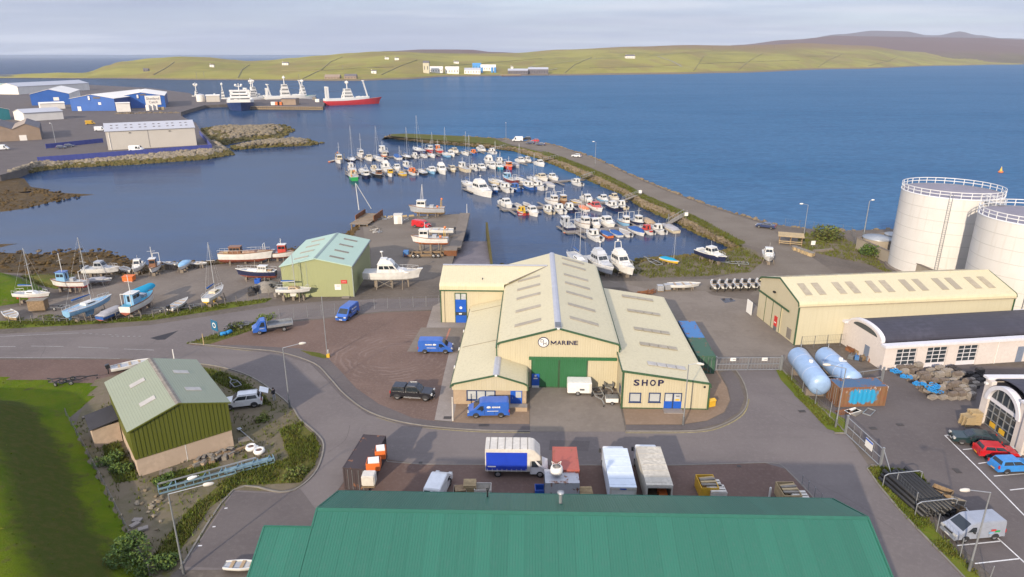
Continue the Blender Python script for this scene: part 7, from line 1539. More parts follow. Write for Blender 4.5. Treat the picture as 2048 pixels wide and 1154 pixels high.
def car(label,u,v,ang,col,kind='hatch',loc=None,group=None,name='parked_car',hatch_open=False,cat='car'):
    p = loc or G(u,v);T = thing(name,label,cat,(p[0],p[1],.045),R(ang),group)
    S_ = {'hatch': (3.9,1.7,1.42,.30,[(-1.95,.3),(1.9,.3),(1.95,.6),(1.8,.8),(.95,.92),(-1.9,.96),(-1.95,.7)],(-1.75,1.0,.25,.75)),'saloon': (4.5,1.75,1.40,.31,[(-2.25,.3),(2.2,.3),(2.25,.58),(2.1,.78),(1.05,.90),(-1.35,.93),(-2.2,.92),(-2.25,.7)],(-1.65,1.05,.55,.8)),'suv': (4.45,1.85,1.66,.36,[(-2.2,.36),(2.15,.36),(2.22,.7),(2.05,.98),(1.0,1.08),(-2.15,1.12),(-2.22,.8)],(-2.05,1.1,.3,.7)),'pickup': (5.2,1.82,1.78,.37,[(-2.6,.42),(2.5,.42),(2.6,.75),(2.45,1.02),(1.25,1.12),(-2.55,1.14),(-2.6,.8)],(-.75,1.3,.12,.72))}[kind]
    L_,w,h,r,prof,(gx0,gx1,sa,sf) = S_;zb = max(z for x,z in prof) - .03
    beveled(side_prism(prof,w,lambda z: max(0,(z - .6)*.08)),'body',col,T,.06)
    mb = MB();a,b = frustum(mb,gx0,gx1,w/2 - .06,zb,h - zb,sa,sf,.17);mb.add([a[3],a[2],a[1],a[0]],[(0,1,2,3)]);beveled(mb,'greenhouse',col,T,.04)
    pane(T,a,b,1,.12,.9,.06,.94,'v_glass','windscreen');pane(T,a,b,3,.15,.85,.08,.92,'v_glass','rear_window')
    for f in (0,2):
        for i in range(2): pane(T,a,b,f,.15,.84,.06 + .44*i + .02,.06 + .44*(i + 1) - .01,'v_glass','side_window')
    if kind == 'pickup':
        m2 = MB();a,b = frustum(m2,-2.55,-.78,w/2 - .05,zb,.56,.22,.04,.12);m2.add([a[3],a[2],a[1],a[0]],[(0,1,2,3)]);beveled(m2,'canopy',col,T,.04)
        for f in (0,2): pane(T,a,b,f,.25,.8,.1,.9,'v_glass','canopy_window')
        for s_ in (-1,1): MB().bb(-.9,1.2,s_*(w/2 + .03) - .06,s_*(w/2 + .03) + .06,.4,.47).build('side_step','v_rim',T)
    if hatch_open:
        MB().box((-L_/2 - .35,0,h + .12),(1.05,1.35,.07),0,0,R(-22)).build('tailgate',col,T);MB().bb(-L_/2 - .03,-L_/2 + .02,-.6,.6,.75,1.45).build('boot_opening','v_trim',T)
    if kind in ('suv','pickup'): 
        for s_ in (-1,1): MB().beam((gx0 + .3,s_*.62,h + .05),(gx1 - .85,s_*.62,h + .05),.04,.04).build('roof_rail','v_rim',T)
    dress(T,L_,w,r,(L_/2 - .82,-L_/2 + .85),zb - .22,col);return T
# parked round the workshop
van('blue van facing left in front of the office',977,829,182);van('blue van on the concrete bay beside the office wing',872,703,-1);van('blue van seen from the front near the mesh fence',696,634,-104)
T = thing('flatbed_truck','blue flatbed truck parked on the reddish gravel','truck',(*G(546,662)[:2],.05),R(203));a = 2.9
tk = lambda z: max(0,(z - 1.1)*.12)
beveled(side_prism([(a - 2.0,.4),(a - .05,.4),(a,.6),(a - .03,.95),(a - .6,1.25),(a - 1.2,2.1),(a - 1.9,2.15),(a - 2.0,1.9)],1.95,tk),'cab','van_blue',T,.06)
quadpane(T,[(a - .66,-.8,1.28),(a - .66,.8,1.28),(a - 1.17,.74,2.0),(a - 1.17,-.74,2.0)],name='windscreen')
for s_ in (-1,1): g = [(a - .95,s_*.97,1.22),(a - 1.75,s_*.97,1.22),(a - 1.75,s_*.88,1.9),(a - 1.35,s_*.88,1.9)];quadpane(T,g if s_ > 0 else g[::-1],name='side_window');MB().bb(-2.9,.78,s_*1.02 - .03,s_*1.02 + .03,.95,1.3).build('dropside','m_galv',T);text_on(T,'lettering','m_white','MARINE',.2,(a - 1.35,s_*.99,.95),(math.pi/2,0,0) if s_ < 0 else (math.pi/2,0,math.pi),ext=.004,width=.7)
MB().bb(-2.95,.8,-1.05,1.05,.88,.96).build('load_bed','m_galv_dark',T);MB().bb(.74,.8,-1.0,1.0,.96,1.9).build('headboard','m_galv',T);MB().bb(-2.98,-2.93,-1.0,1.0,.95,1.3).build('tailboard','m_galv',T);MB().bb(-2.8,1.0,-.4,.4,.5,.88).build('chassis','v_trim',T)
for x in (1.95,-1.6):
    for s_ in (-1,1): wheel(T,x,s_*.88,.34,s_)
for s_ in (-1,1): MB().box((a - .05,s_*.72,.85),(.16,.34,.22),0,0,R(-18)).build('headlight','v_lamp',T)
MB().bb(a - .05,a + .03,-.9,.9,.4,.62).build('bumper','v_trim',T);MB().bb(a + .03,a + .04,-.26,.26,.45,.56).build('number_plate','m_white',T)
car('black pickup with canopy parked beside the slab path',826,795,-7,'car_black','pickup',name='pickup_truck',cat='pickup')
car('white sport utility car with its tailgate open by the green shed',486,812,196,'car_white','suv',hatch_open=True)
car('dark green saloon in the first bay before the arched showroom',1947,886,165,'car_green','saloon');car('red hatchback between the dark saloon and the blue hatchback',1990,912,-8,'car_red','hatch');car('light blue hatchback in the third bay',2021,940,3,'car_blue','hatch')
van('silver van with coloured stickers beside the pipe stack',1942,1070,187,'car_silver',4.7,1.88,1.92,logo=False)
sv = [o for o in bpy.data.objects if o.name.startswith('parked_van')][-1]
for x,z,m_ in ((-1.1,1.1,'m_red'),(-.9,.85,'b_lightblue'),(-1.5,.95,'b_green')): 
    for s_ in (1,): MB().box((x,s_*.955,z),(.45,.008,.16)).build('sticker',m_,sv)
# box van with blue curtain
T = thing('box_van','white box van with a bright blue curtain side','truck',(*G(1034,944)[:2],.05),R(-1)); 
beveled(side_prism([(1.3,.35),(3.1,.35),(3.15,.6),(3.1,.95),(2.45,1.25),(1.75,2.0),(1.3,2.05)],2.0,lambda z: max(0,(z - 1.1)*.1)),'cab','car_white',T,.06)
bx_ = side_prism([(-3.15,.75),(1.35,.75),(1.35,1.95),(2.35,2.05),(2.3,2.55),(1.7,3.2),(1.3,3.3),(-3.15,3.3)],2.3);beveled(bx_,'box_body','m_offwhite',T,.05)
MB().bb(-3.05,1.0,-1.19,-1.156,.95,2.95).build('curtain','b_curtain' if 'b_curtain' in MATS else paint('b_curtain',(.01,.045,.42),.45),T);MB().bb(-3.05,1.0,1.156,1.19,.95,2.95).build('curtain','b_curtain',T)
for k in range(9): MB().bb(-2.95 + k*.48,-2.9 + k*.48,-1.2,-1.185,.8,1.1).build('strap','m_white',T)
for k in range(6): MB().beam((-2.7 + k*.75,-1.1,3.32),(-2.7 + k*.75,1.1,3.32),.06,.03).build('roof_bow','m_timber_grey',T)
MB().bb(-2.9,-2.1,-1.2,-1.192,1.3,1.42).build('lettering_strip','m_white',T)
quadpane(T,[(2.5,-.82,1.3),(2.5,.82,1.3),(1.9,.76,1.92),(1.9,-.76,1.92)],name='windscreen')
for s_ in (-1,1): g = [(2.2,s_*1.0,1.22),(1.45,s_*1.0,1.22),(1.45,s_*.92,1.85),(1.75,s_*.92,1.85)];quadpane(T,g if s_ > 0 else g[::-1],name='side_window');MB().box((3.06,s_*.78,.85),(.16,.32,.22),0,0,R(-15)).build('headlight','v_lamp',T)
for x in (2.3,-1.9):
    for s_ in (-1,1): wheel(T,x,s_*.92,.35,s_)
MB().bb(-3.1,1.2,-.5,.5,.45,.74).build('chassis','v_trim',T);MB().bb(3.06,3.2,-.92,.92,.35,.55).build('bumper','v_trim',T)
# two box lorries seen from above and behind
def lorry(label,u0,u1,vb,mat,openb):
    p = G((u0 + u1)/2,vb,2.9);w = 2.4;Lb = 6.4;T = thing('box_lorry',label,'lorry',(p.x,p.y,.05),R(90 - 1.5),'box lorries')
    z1 = 2.95;sh_ = MB(); 
    for (y0,y1) in ((-w/2,-w/2 + .06),(w/2 - .06,w/2)): sh_.bb(0,Lb,y0,y1,.95,z1 - .06)
    sh_.bb(Lb - .06,Lb,-w/2 + .06,w/2 - .06,.95,z1 - .06);sh_.build('box_side',mat,T);MB().bb(-.02,Lb + .02,-w/2 - .02,w/2 + .02,z1 - .06,z1).build('box_roof',mat,T);MB().bb(0,Lb,-w/2,w/2,.85,.95).build('floor','m_timber',T)
    for k in range(7): MB().beam((.4 + k*.95,-w/2,z1 + .01),(.4 + k*.95,w/2,z1 + .01),.05,.02).build('roof_bow',mat,T)
    fr = MB();fr.bb(-.05,.03,-w/2,-w/2 + .14,.85,z1);fr.bb(-.05,.03,w/2 - .14,w/2,.85,z1);fr.bb(-.05,.03,-w/2 + .14,w/2 - .14,z1 - .3,z1 - .07);fr.build('rear_frame','m_offwhite',T)
    if not openb: MB().bb(-.01,.04,-w/2 + .14,w/2 - .14,.96,z1 - .31).build('rear_shutter','m_white',T);MB().bb(-.06,-.05,-.3,.3,z1 - .26,z1 - .12).build('badge','m_blue_door',T)
    else: MB().bb(.3,1.4,-.9,-.1,.96,1.7).build('cargo_box','m_orange',T)
    beveled(side_prism([(Lb + .1,.45),(Lb + 1.75,.45),(Lb + 1.8,1.2),(Lb + 1.6,2.2),(Lb + .1,2.3)],2.1),'cab','car_white',T,.08);quadpane(T,[(Lb + 1.79,-.9,1.3),(Lb + 1.79,.9,1.3),(Lb + 1.63,.85,2.1),(Lb + 1.63,-.85,2.1)],name='windscreen')
    for x in (1.6,Lb + 1.0):
        for s_ in (-1,1): wheel(T,x,s_*.95,.42,s_,.28)
    for s_ in (-1,1): MB().box((Lb + 1.5,s_*1.28,1.7),(.1,.22,.45)).build('mirror','v_trim',T)
    MB().bb(.1,Lb + 1.2,-.5,.5,.5,.84).build('chassis','v_trim',T)
lorry('pale blue white box lorry with closed rear shutter',1217,1276,976,'m_lorry_white' if 'm_lorry_white' in MATS else plain('m_lorry_white',(.55,.60,.66),.45,0,.08).name,False)
plain('m_lorry_dirty',(.46,.42,.35),.7,0,.2,3);lorry('dirty cream box lorry with its rear open',1291,1348,972,'m_lorry_dirty',True)
van('white van half hidden behind the green roof ridge',877,985,80,'car_white',4.4,1.8,1.85,logo=False)
# on the breakwater and the quay
van('white van parked at the bend of the breakwater',1035,283,-178,'car_white',5.2,2.0,2.4,logo=False);car('dark car next to the white van on the breakwater',1053,280.5,175,'car_black','suv');car('red car parked on the breakwater',1070,284,170,'car_red','hatch');car('navy car left of the two blue cars on the breakwater',1061,288,165,'car_navy','hatch');car('navy estate with white bonnet on the breakwater',1081,291,165,'car_navy','saloon')
car('small white car driving along the breakwater',1153,314.5,150,'car_white','hatch');car('grey blue car at the seaward kerb near the shelter',1531,456,150,'car_navy','saloon');van('red pickup van parked on the quay',843,455,-25,'car_red',4.6,1.8,1.8,logo=False); 
car('dark car parked in front of the far blue fence',123,297,10,'car_navy','hatch');car('second dark car by the far blue fence',139,294,10,'car_navy','hatch');van('white caravan before the grey warehouse',274,302,6,'car_white',6.0,2.2,2.4,logo=False,win=True);van('white van near the brown gables',6,300,20,'car_white',5,2,2.3,logo=False);van('white van left of the grey warehouse',201,262,20,'car_white',5.5,2,2.5,logo=False);van('yellow digger shaped vehicle on the far yard',181,249,40,'m_yellow',5,2.2,2.4,logo=False)

# -- ships at the far pier
plain('s_white',(.64,.62,.58),.5,0,.05,.2);plain('s_red',(.50,.03,.035),.45,0,.08,.2);plain('s_navy',(.02,.04,.13),.45,0,.1,.2);plain('s_green',(.05,.25,.12),.5,0,.1,.2)
def ship(label,a,b,mat,house_at,hh,mastz,stern_g,bow_mast,name='trawler',upper='s_white',fat=.2):
    """a: stern waterline pixel, b: bow waterline pixel"""
    A_,B_ = G(*a,SEA),G(*b,SEA);L_ = (B_ - A_).length;p = (A_ + B_)/2;T = thing(name,label,'ship',(p.x,p.y,SEA),heading(A_,B_),'ships at the far pier');B__ = L_*fat;H_ = L_*.085
    bot,top,dk,rl,st = hull_mesh(L_,B__,H_,3,.85,.75,3.0);top.build('hull',mat,T);bot.build('bottom','s_red',T);dk.build('deck','s_green' if mat == 's_white' else 'm_timber_grey',T)
    up = MB();vs = []
    for (x,bb_,z1,zk,s) in st[:9]: vs += [(x,bb_*1.005,z1),(x,bb_*.99,z1 + H_*.45),(x,-bb_*.99,z1 + H_*.45),(x,-bb_*1.005,z1)]
    up.add(vs,[q for k in range(8) for q in ((4*k,4*k + 4,4*k + 5,4*k + 1),(4*k + 1,4*k + 5,4*k + 6,4*k + 2),(4*k + 2,4*k + 6,4*k + 7,4*k + 3))] + [(0,1,2,3),(35,34,33,32)]);up.build('upper_hull',upper,T)
    x0 = -L_/2 + L_*house_at;z = H_*1.35;w = B__*.42
    for i in range(3):
        k = 1 - .16*i;o = house(T,x0 - L_*.09*k,x0 + L_*.09*k,w*k,z,hh,.2,.8,.2,upper,upper,'deckhouse',.45,.8,5,over=.3);z += hh + .1
    MB().tube((x0,0,z),(x0,0,z + mastz),.5,.3,6).build('mast',upper,T);MB().box((x0,0,z + mastz*.6),(.5,5,.5)).build('radar_yard',upper,T)
    for s_ in (-1,1): MB().ball((x0,s_*2.2,z + mastz*.75),1.1).build('radome',upper,T)
    if stern_g: 
        x = -L_/2 + 2.5;g = MB();[g.beam((x,s_*B__*.35,H_),(x,s_*B__*.33,H_ + stern_g),1.4,1.1) for s_ in (-1,1)];g.beam((x,-B__*.38,H_ + stern_g),(x,B__*.38,H_ + stern_g),1.5,1.2);g.build('stern_gantry',upper,T)
    if bow_mast: MB().beam((L_*.30,0,H_*1.1),(L_*.22,0,H_ + bow_mast),1.0,1.0).build('foremast',upper,T);MB().box((L_*.22,0,H_ + bow_mast),(1.2,4,.8)).build('mast_head',upper,T)
    for k in range(4): MB().box((L_*(.02 + .06*k),(-1) ** k*B__*.15,H_*1.45),(2.2,2.6,1.8)).build('winch',upper,T)
    return T
ship('bright red trawler with white upperworks at the end of the pier',(650,211),(758,207),'s_red',.42,2.6,7,11,16)
ship('large white trawler with tall bridge behind the far pier',(530,204),(628,201),'s_white',.42,3.4,8,8,15)
ship('white and green trawler moored left of the large one',(462,207),(540,203),'s_white',.55,2.0,11,8,4,upper='s_white');ship('white ship with a dark mast at the inner quay',(425,203),(470,202),'s_white',.5,2.6,7,5,0);ship('low white ship behind the blue shed',(372,199),(404,197),'s_white',.7,1.8,8,0,0)
ship('white trawler moored outside the large one',(488,203.5),(556,200),'s_white',.3,3.0,7,9,12);ship('white supply ship with a high bow beyond the pier',(560,200),(622,197.5),'s_white',.75,3.0,6,6,0)
ship('navy and white trawler seen bow on at the pier corner',(482,212),(483,222),'s_navy',.6,2.4,6,8,0,fat=.36)
# -- street lamps and poles
def lamp(label,u,v,h,arm,ang,head='m_offwhite',group='street lamps',r=.085,base=True):
    p = G(u,v);T = thing('street_lamp',label,'lamp post',(p.x,p.y,0),R(ang),group)
    pTU(T,'post','m_galv',(0,0,0),(0,0,h),r,r*.6,8)
    if base: pTU(T,'base','m_galv_dark',(0,0,0),(0,0,1.1),r*1.5,r*1.4,8)
    if arm: pTU(T,'arm','m_galv',(0,0,h),(arm,0,h + .28),r*.5,r*.45,6);pLA(T,'lantern',head,[(.02,0),(.14,.1),(.17,.4),(.12,.75),(.02,.85)],10,(arm - .1,0,h + .28),axis='X')
    return T
lamp('grey street lamp on the road bend beside the white car',580,815,7.8,1.9,18);lamp('grey street lamp at the lower left beside the dark lot',368,1148,7.7,2.6,18);lamp('grey street lamp beside the silver van at the lower right',1938,1142,7.6,1.8,182);lamp('grey street lamp on the grass strip by the rusty container',1671,855,7.4,1.7,170);lamp('grey street lamp in front of the shop',1366,850,7.6,.9,-20)
lamp('street lamp at the bend of the breakwater',1012,282,8.5,.6,-90,'m_white','breakwater lamps');lamp('street lamp half way along the breakwater',1190,333,9.0,.6,180,'m_white','breakwater lamps');lamp('street lamp beside the timber shelter',1606,481,8.2,1.2,180,'m_white','breakwater lamps');lamp('pale lamp post behind the bund wall',1727,472,8.2,.5,10,'m_white','breakwater lamps',.14);lamp('lamp post in the far yard behind the blue fence',113,292,10,.8,160,'m_white','breakwater lamps',.16)
p = G(655,714);T = thing('flag_pole','tall thin bare pole at the gravel yard corner','pole',(p.x,p.y,0));pTU(T,'pole','m_galv',(0,0,0),(0,0,9.0),.07,.05,8);pBX(T,'foot','m_yellow',(.15,-.1,.25),(.4,.35,.5))
for u,v,h,m_,lb in ((349,721,1.6,'m_white','short white post behind the small green shed'),(408,690,1.7,'m_timber_pale','timber post at the tip of the gravel yard'),(657,712,.9,'m_white','small white bollard beside the tall pole'),(46,742,.0,'m_white',''),(906,842,3.0,'m_offwhite','slim pale post beside the office corner'),(1393,433,1.2,'m_white','')):
    if not lb: continue
    p = G(u,v);T = thing('post',lb,'post',(p.x,p.y,0));pTU(T,'shaft',m_,(0,0,0),(0,0,h),.09,.07,8);pBL(T,'cap',m_,(0,0,h),.09)

# -- fences and gates
def post_wire(label,px,n,h,mat='m_timber_grey',wires=(.45,.85,1.15),name='wire_fence',mesh=False,zf=None,r=.06):
    P = [G(*q) for q in px];T = thing(name,label,'fence',(P[0].x,P[0].y,0));o = P[0];seg = [(b - a).length for a,b in zip(P,P[1:])];tot = sum(seg);pts = []
    for i in range(n + 1):
        d = tot*i/n;k = 0
        while k < len(seg) - 1 and d > seg[k]: d -= seg[k];k += 1
        q = P[k].lerp(P[k + 1],d/seg[k]) - o;q.z = zf(q + o) if zf else 0;pts.append(q)
    pm_ = MB().tube((0,0,-.1),(0,0,h),r,r*.9,6).mesh('post',mat)
    for q in pts: inst(pm_,'post',T,tuple(q),(rnd.uniform(-.04,.04),rnd.uniform(-.04,.04),0))
    for z in wires: mb = MB();mb.path([q + Vector((0,0,z)) for q in pts],.012,3);mb.build('wire','m_galv_dark',T)
    if mesh:
        mb = MB()
        for a,b in zip(pts,pts[1:]):
            k = 8
            for i in range(k): q = a.lerp(b,(i + .5)/k);mb.tube(q + Vector((0,0,.1)),q + Vector((0,0,h - .05)),.008,n=3)
        mb.build('mesh_wires','m_galv_dark',T)
    return T
post_wire('timber post fence between the boat yard and the road',[(-60,652),(0,646),(130,646),(300,637),(430,614),(560,590)],26,1.25);post_wire('leaning timber post fence at the foot of the grass bank',[(133,833),(165,891),(205,966),(261,1076),(300,1152)],12,1.1,wires=(.4,.75,1.0));post_wire('thin mesh fence behind the gravel yard',[(560,640),(640,632),(760,618),(878,612)],12,1.9,'m_galv',(.1,.95,1.85),'mesh_fence',True,r=.035);post_wire('timber fence above the left foreshore',[(0,560),(40,566),(80,585)],4,1.2)
post_wire('mesh fence along the warehouse wall',[(1600,697),(1680,692),(1705,690)],4,1.9,'m_galv_dark',(.1,1.0,1.85),'mesh_fence',True,r=.04);post_wire('low railing at the corner of the parking area',[(1604,968),(1642,1006)],3,1.0,'m_galv',(.5,.98),'railing',r=.04);post_wire('mesh fence behind the pipe stack',[(1790,978),(1830,1020),(1876,1068),(1925,1120),(1975,1170)],4,1.9,'m_galv',(.1,1.0,1.85),'mesh_fence',True,r=.045);post_wire('mesh fence beside the two pale blue tanks',[(1563,741),(1600,780),(1640,818),(1690,862)],5,2.0,'m_galv',(.1,1.0,1.95),'mesh_fence',True,r=.045)
post_wire('post fence beyond the shelter near the sea',[(1570,452),(1650,462),(1700,466),(1712,490)],8,1.9,'m_galv_dark',(.1,.9,1.85),'mesh_fence',True,r=.04)
def gate(label,a,b,h,n,sign=None,bars=10):
    A_,B_ = G(*a),G(*b);T = thing('gate',label,'gate',(A_.x,A_.y,0),heading(A_,B_));w_ = (B_ - A_).length
    for x in (0,w_): pBB(T,'gate_post','m_galv',x - .09,x + .09,-.09,.09,0,h + .25)
    for k in range(n):
        x0 = .15 + (w_ - .3)*k/n;x1 = .15 + (w_ - .3)*(k + 1)/n - .05;f = part(T,'gate_leaf','m_galv',lambda m: (m.beam((x0,0,.15),(x1,0,.15),.07,.07),m.beam((x0,0,h),(x1,0,h),.07,.07),m.beam((x0,0,h*.52),(x1,0,h*.52),.06,.06),m.beam((x0,0,.15),(x0,0,h),.07,.07),m.beam((x1,0,.15),(x1,0,h),.07,.07)))
        for i in range(1,bars): x = x0 + (x1 - x0)*i/bars;pTU(f,'bar','m_galv',(x,0,.15),(x,0,h),.02,n=4)
        if sign: pBX(f,'sign','m_white',((x0 + x1)/2,-.06,h*sign),(.75,.03,.45));pBX(f,'sign_text','m_navy_letter',((x0 + x1)/2 + .12,-.08,h*sign),(.4,.008,.06))
    return T
gate('wide double steel gate with two white notices',(1430,742),(1560,741),1.9,2,.9)
gt = gate('long sliding steel gate with a white and blue notice',(1690,868),(1760,935),2.1,1,None,5);w_ = (G(1760,935) - G(1690,868)).length
pBX(gt,'notice','m_white',(w_*.66,-.07,1.35),(1.25,.03,1.0));pBX(gt,'notice_band','m_blue_door',(w_*.66,-.09,1.72),(1.25,.008,.2))
pBM(gt,'brace','m_galv',(w_ + .05,0,2.1),(w_ + 1.6,.2,.1),.07,.07)
gate('steel gate frame in front of the rusty container',(1640,788),(1762,770),2.3,1,None,3)

# -- signs
p = G(432,672);T = thing('sign_board','blue signboard on two posts by the road junction','sign',(p.x,p.y,0),R(-35));part(T,'board','m_sign_blue' if 'm_sign_blue' in MATS else plain('m_sign_blue',(.02,.12,.22),.5).name,lambda m: m.bb(-.8,.8,-.04,.04,.9,2.5));[pTU(T,'post','m_galv',(x,.06,0),(x,.06,2.5),.05,n=6) for x in (-.6,.6)];part(T,'symbol','m_white',lambda m: (m.tube((.0,-.06,1.75),(.0,-.045,1.75),.42,n=20)));pTU(T,'symbol_centre','m_sign_blue',(.0,-.07,1.75),(.0,-.05,1.75),.28,n=20)
for u,v,m_,lb in ((1625,519 - 23,'m_white','white notice board beside the shelter lamp'),(1372,437,'m_white','white box at the head of the nearest gangway'),(1280,391,'m_white','white box at the head of the fourth gangway')):
    p = G(u,v);T = thing('notice_post',lb,'sign',(p.x,p.y,0));pBB(T,'panel',m_,-.45,.45,-.05,.05,.7,1.6);pTU(T,'post','m_galv',(0,.08,0),(0,.08,1.5),.05,n=6)

# -- in front of the workshop
p = G(1158,785);T = thing('white_cabin_trailer','white box trailer parked before the green sliding doors','trailer',(p.x,p.y,0),R(-1.8));beveled(MB().bb(-1.5,1.5,-.9,.9,.35,1.75),'body','m_white',T,.06);pBB(T,'vent','m_galv_dark',.0,.6,-.93,-.905,.75,1.0);pBB(T,'door_edge','m_offwhite',1.2,1.48,-.93,-.905,.45,1.65);pBM(T,'drawbar','m_dark_steel',(1.5,0,.42),(2.3,0,.42),.1,.1);[wheel(T,-.2,s_*.85,.3,s_) for s_ in (-1,1)]
def trailer(label,u,v,ang,L_=3.2,w=1.5,mat='m_galv',body=None,group='boat trailers'):
    p = G(u,v);T = thing('boat_trailer',label,'trailer',(p.x,p.y,0),R(ang),group);z = .5
    part(T,'frame',mat,lambda m: (m.beam((-L_/2,w*.36,z),(L_*.15,w*.36,z),.09,.09),m.beam((-L_/2,-w*.36,z),(L_*.15,-w*.36,z),.09,.09),m.beam((L_*.15,w*.36,z),(L_*.42,0,z),.09,.09),m.beam((L_*.15,-w*.36,z),(L_*.42,0,z),.09,.09),m.beam((-L_/2,-w*.36,z),(-L_/2,w*.36,z),.09,.09),m.beam((0,-w*.36,z),(0,w*.36,z),.09,.09)))
    pBM(T,'drawbar',mat,(L_*.38,0,z),(L_*.75,0,z),.1,.1);pTU(T,'jockey_wheel','v_tyre',(L_*.7,-.05,.1),(L_*.7,.05,.1),.1,n=8);[wheel(T,-L_*.12,s_*(w/2),.28,s_,.16) for s_ in (-1,1)]
    if body == 'box': part(T,'box_body','m_galv_dark',lambda m: (m.bb(-L_/2,L_*.2,-w*.4,w*.4,.56,.62),m.bb(-L_/2,L_*.2,-w*.42,-w*.38,.62,1.0),m.bb(-L_/2,L_*.2,w*.38,w*.42,.62,1.0),m.bb(-L_/2 - .03,-L_/2 + .03,-w*.38,w*.38,.62,1.0)))
    if body == 'rollers': [pTU(T,'roller','m_black',(-L_*.4 + k*L_*.2,-.3,z + .12),(-L_*.4 + k*L_*.2,.3,z + .12),.07,n=8) for k in range(4)]
    return T
trailer('galvanised boat trailer beside the white box trailer',1197,795,-82,3.4,1.5,body='rollers');trailer('grey box trailer against the shop side wall',1217,778,-80,2.2,1.3,body='box'); 
p = G(1223,806);T = thing('small_trailer','little white lidded trailer at the shop corner','trailer',(p.x,p.y,0),R(0));beveled(MB().bb(-.75,.75,-.5,.5,.3,.85),'body','m_white',T,.04);pBB(T,'lid','m_galv_dark',-.76,.76,-.51,.51,.86,.93);[wheel(T,0,s_*.55,.22,s_,.14) for s_ in (-1,1)]
p = G(1420,812);T = thing('grit_bin','yellow grit bin beside the shop','bin',(p.x,p.y,0),R(20));beveled(MB().prism([(-.55,-.35,0),(.55,-.35,0),(.45,.35,0),(-.45,.35,0)],(0,0,.03),(0,0,.75)),'body','m_yellow',T,.04);beveled(MB().prism([(-.6,-.4,.76),(-.6,.42,.76),(-.6,.42,.82),(-.6,0,1.0),(-.6,-.4,.86)],(0,0,0),(1.2,0,0)),'lid','m_yellow',T,.03)
for u,v,rr in ((1320,582,.0),(1334,580,.3)):
    p = G(u,v);T = thing('storage_cube',('left' if u < 1325 else 'right') + ' caged grey liquid tank behind the shop','tank',(p.x,p.y,0),rr,'caged tanks behind the shop');part(T,'bottle','m_cage_white' if 'm_cage_white' in MATS else plain('m_cage_white',(.36,.36,.37),.4).name,lambda m: m.bb(-.5,.5,-.5,.5,.18,1.1));pBB(T,'pallet','m_timber',-.55,.55,-.55,.55,.02,.15);part(T,'cage','m_galv',lambda m: [m.beam((-.55 + k*.275,s_*.54,.15),(-.55 + k*.275,s_*.54,1.14),.03,.03) for k in range(5) for s_ in (-1,1)] + [m.beam((-.55,s_*.54,z),(.55,s_*.54,z),.03,.03) for z in (.4,.75,1.12) for s_ in (-1,1)])
p = G(1290,588);T = thing('scrap_heap','rusty red scrap heap behind the shop roof','scrap',(p.x,p.y,0)); 
for k in range(14): pBM(T,'scrap_piece','m_rust',(rnd.uniform(-2,2),rnd.uniform(-.8,.8),rnd.uniform(.1,.7)),(rnd.uniform(-2,2),rnd.uniform(-.8,.8),rnd.uniform(.1,.9)),.12,.12)

# -- goods in the parking area behind the green roof
def pallet_me(): 
    m = MB();[m.bb(-.6,.6,-.5 + k*.2,-.38 + k*.2,.11,.14) for k in range(6)];[m.bb(-.6,.6,y - .05,y + .05,0,.11) for y in (-.45,0,.45)];return m.mesh('pallet','m_timber_pale')
PAL = pallet_me()
def pallets(label,u,v,n,ang=0,z=0,mat=None):
    p = G(u,v)
    for k in range(n):
        o = inst(PAL,'pallet',None,(p.x + rnd.uniform(-.04,.04),p.y + rnd.uniform(-.04,.04),.03 + z + k*.15),(0,0,R(ang) + rnd.uniform(-.05,.05)));tag(o,'%s pallet from the ground, %s' % (ORD[k],label),'pallet','pallets in a stack')
p = G(722,982);q = heading(G(722,982),G(752,905));p = G(738,985)
container((p.x,p.y,.03),R(83),6.06,'dark rusty container carrying orange crates and a white tank','m_cont_dark')
def on_top(u,v,z): return G(u,v,z)
cm = plain('m_crate_orange',(.62,.14,.03),.5,0,.15)
def crate(label,pos,d,mat,group=None,rz=0,lid=None,name='crate'):
    T = thing(name,label,'crate',tuple(pos),rz,group);sx,sy,sz = d
    pBB(T,'base',mat,-sx/2,sx/2,-sy/2,sy/2,0,.06);[pBB(T,'side',mat,*q,.06,sz) for q in ((-sx/2,sx/2,-sy/2,-sy/2 + .05),(-sx/2,sx/2,sy/2 - .05,sy/2),(-sx/2,-sx/2 + .05,-sy/2 + .05,sy/2 - .05),(sx/2 - .05,sx/2,-sy/2 + .05,sy/2 - .05))]
    if lid: part(T,'load',lid,lambda m: m.box((0,0,sz*.9),(sx*.8,sy*.8,sz*.4),.15))
    return T
crate('orange crate with white lid at the far end of the dark container',on_top(762,912,2.65),(1.0,1.2,.9),'m_crate_orange',None,.1,'m_white');crate('orange crate with a white load in the middle of the dark container',on_top(748,935,2.65),(1.3,1.2,.8),'m_crate_orange',None,.05,'m_white')
p = on_top(739,968,2.65);T = thing('storage_cube','cream plastic tank on the near end of the dark container','tank',tuple(p));beveled(MB().bb(-.6,.6,-.55,.55,.12,1.15),'bottle','m_offwhite',T,.08);pBB(T,'pallet','m_timber',-.6,.6,-.6,.6,.0,.11)
p = G(1156,920,2.59);container((p.x,55.1,.03),R(89),4.0,'red shipping container behind the grey one','m_cont_red');p = G(1090,1008);container((p.x,p.y,.03),R(0),3.2,'short grey container before the red one','m_cont_grey',None,2.2,2.3)
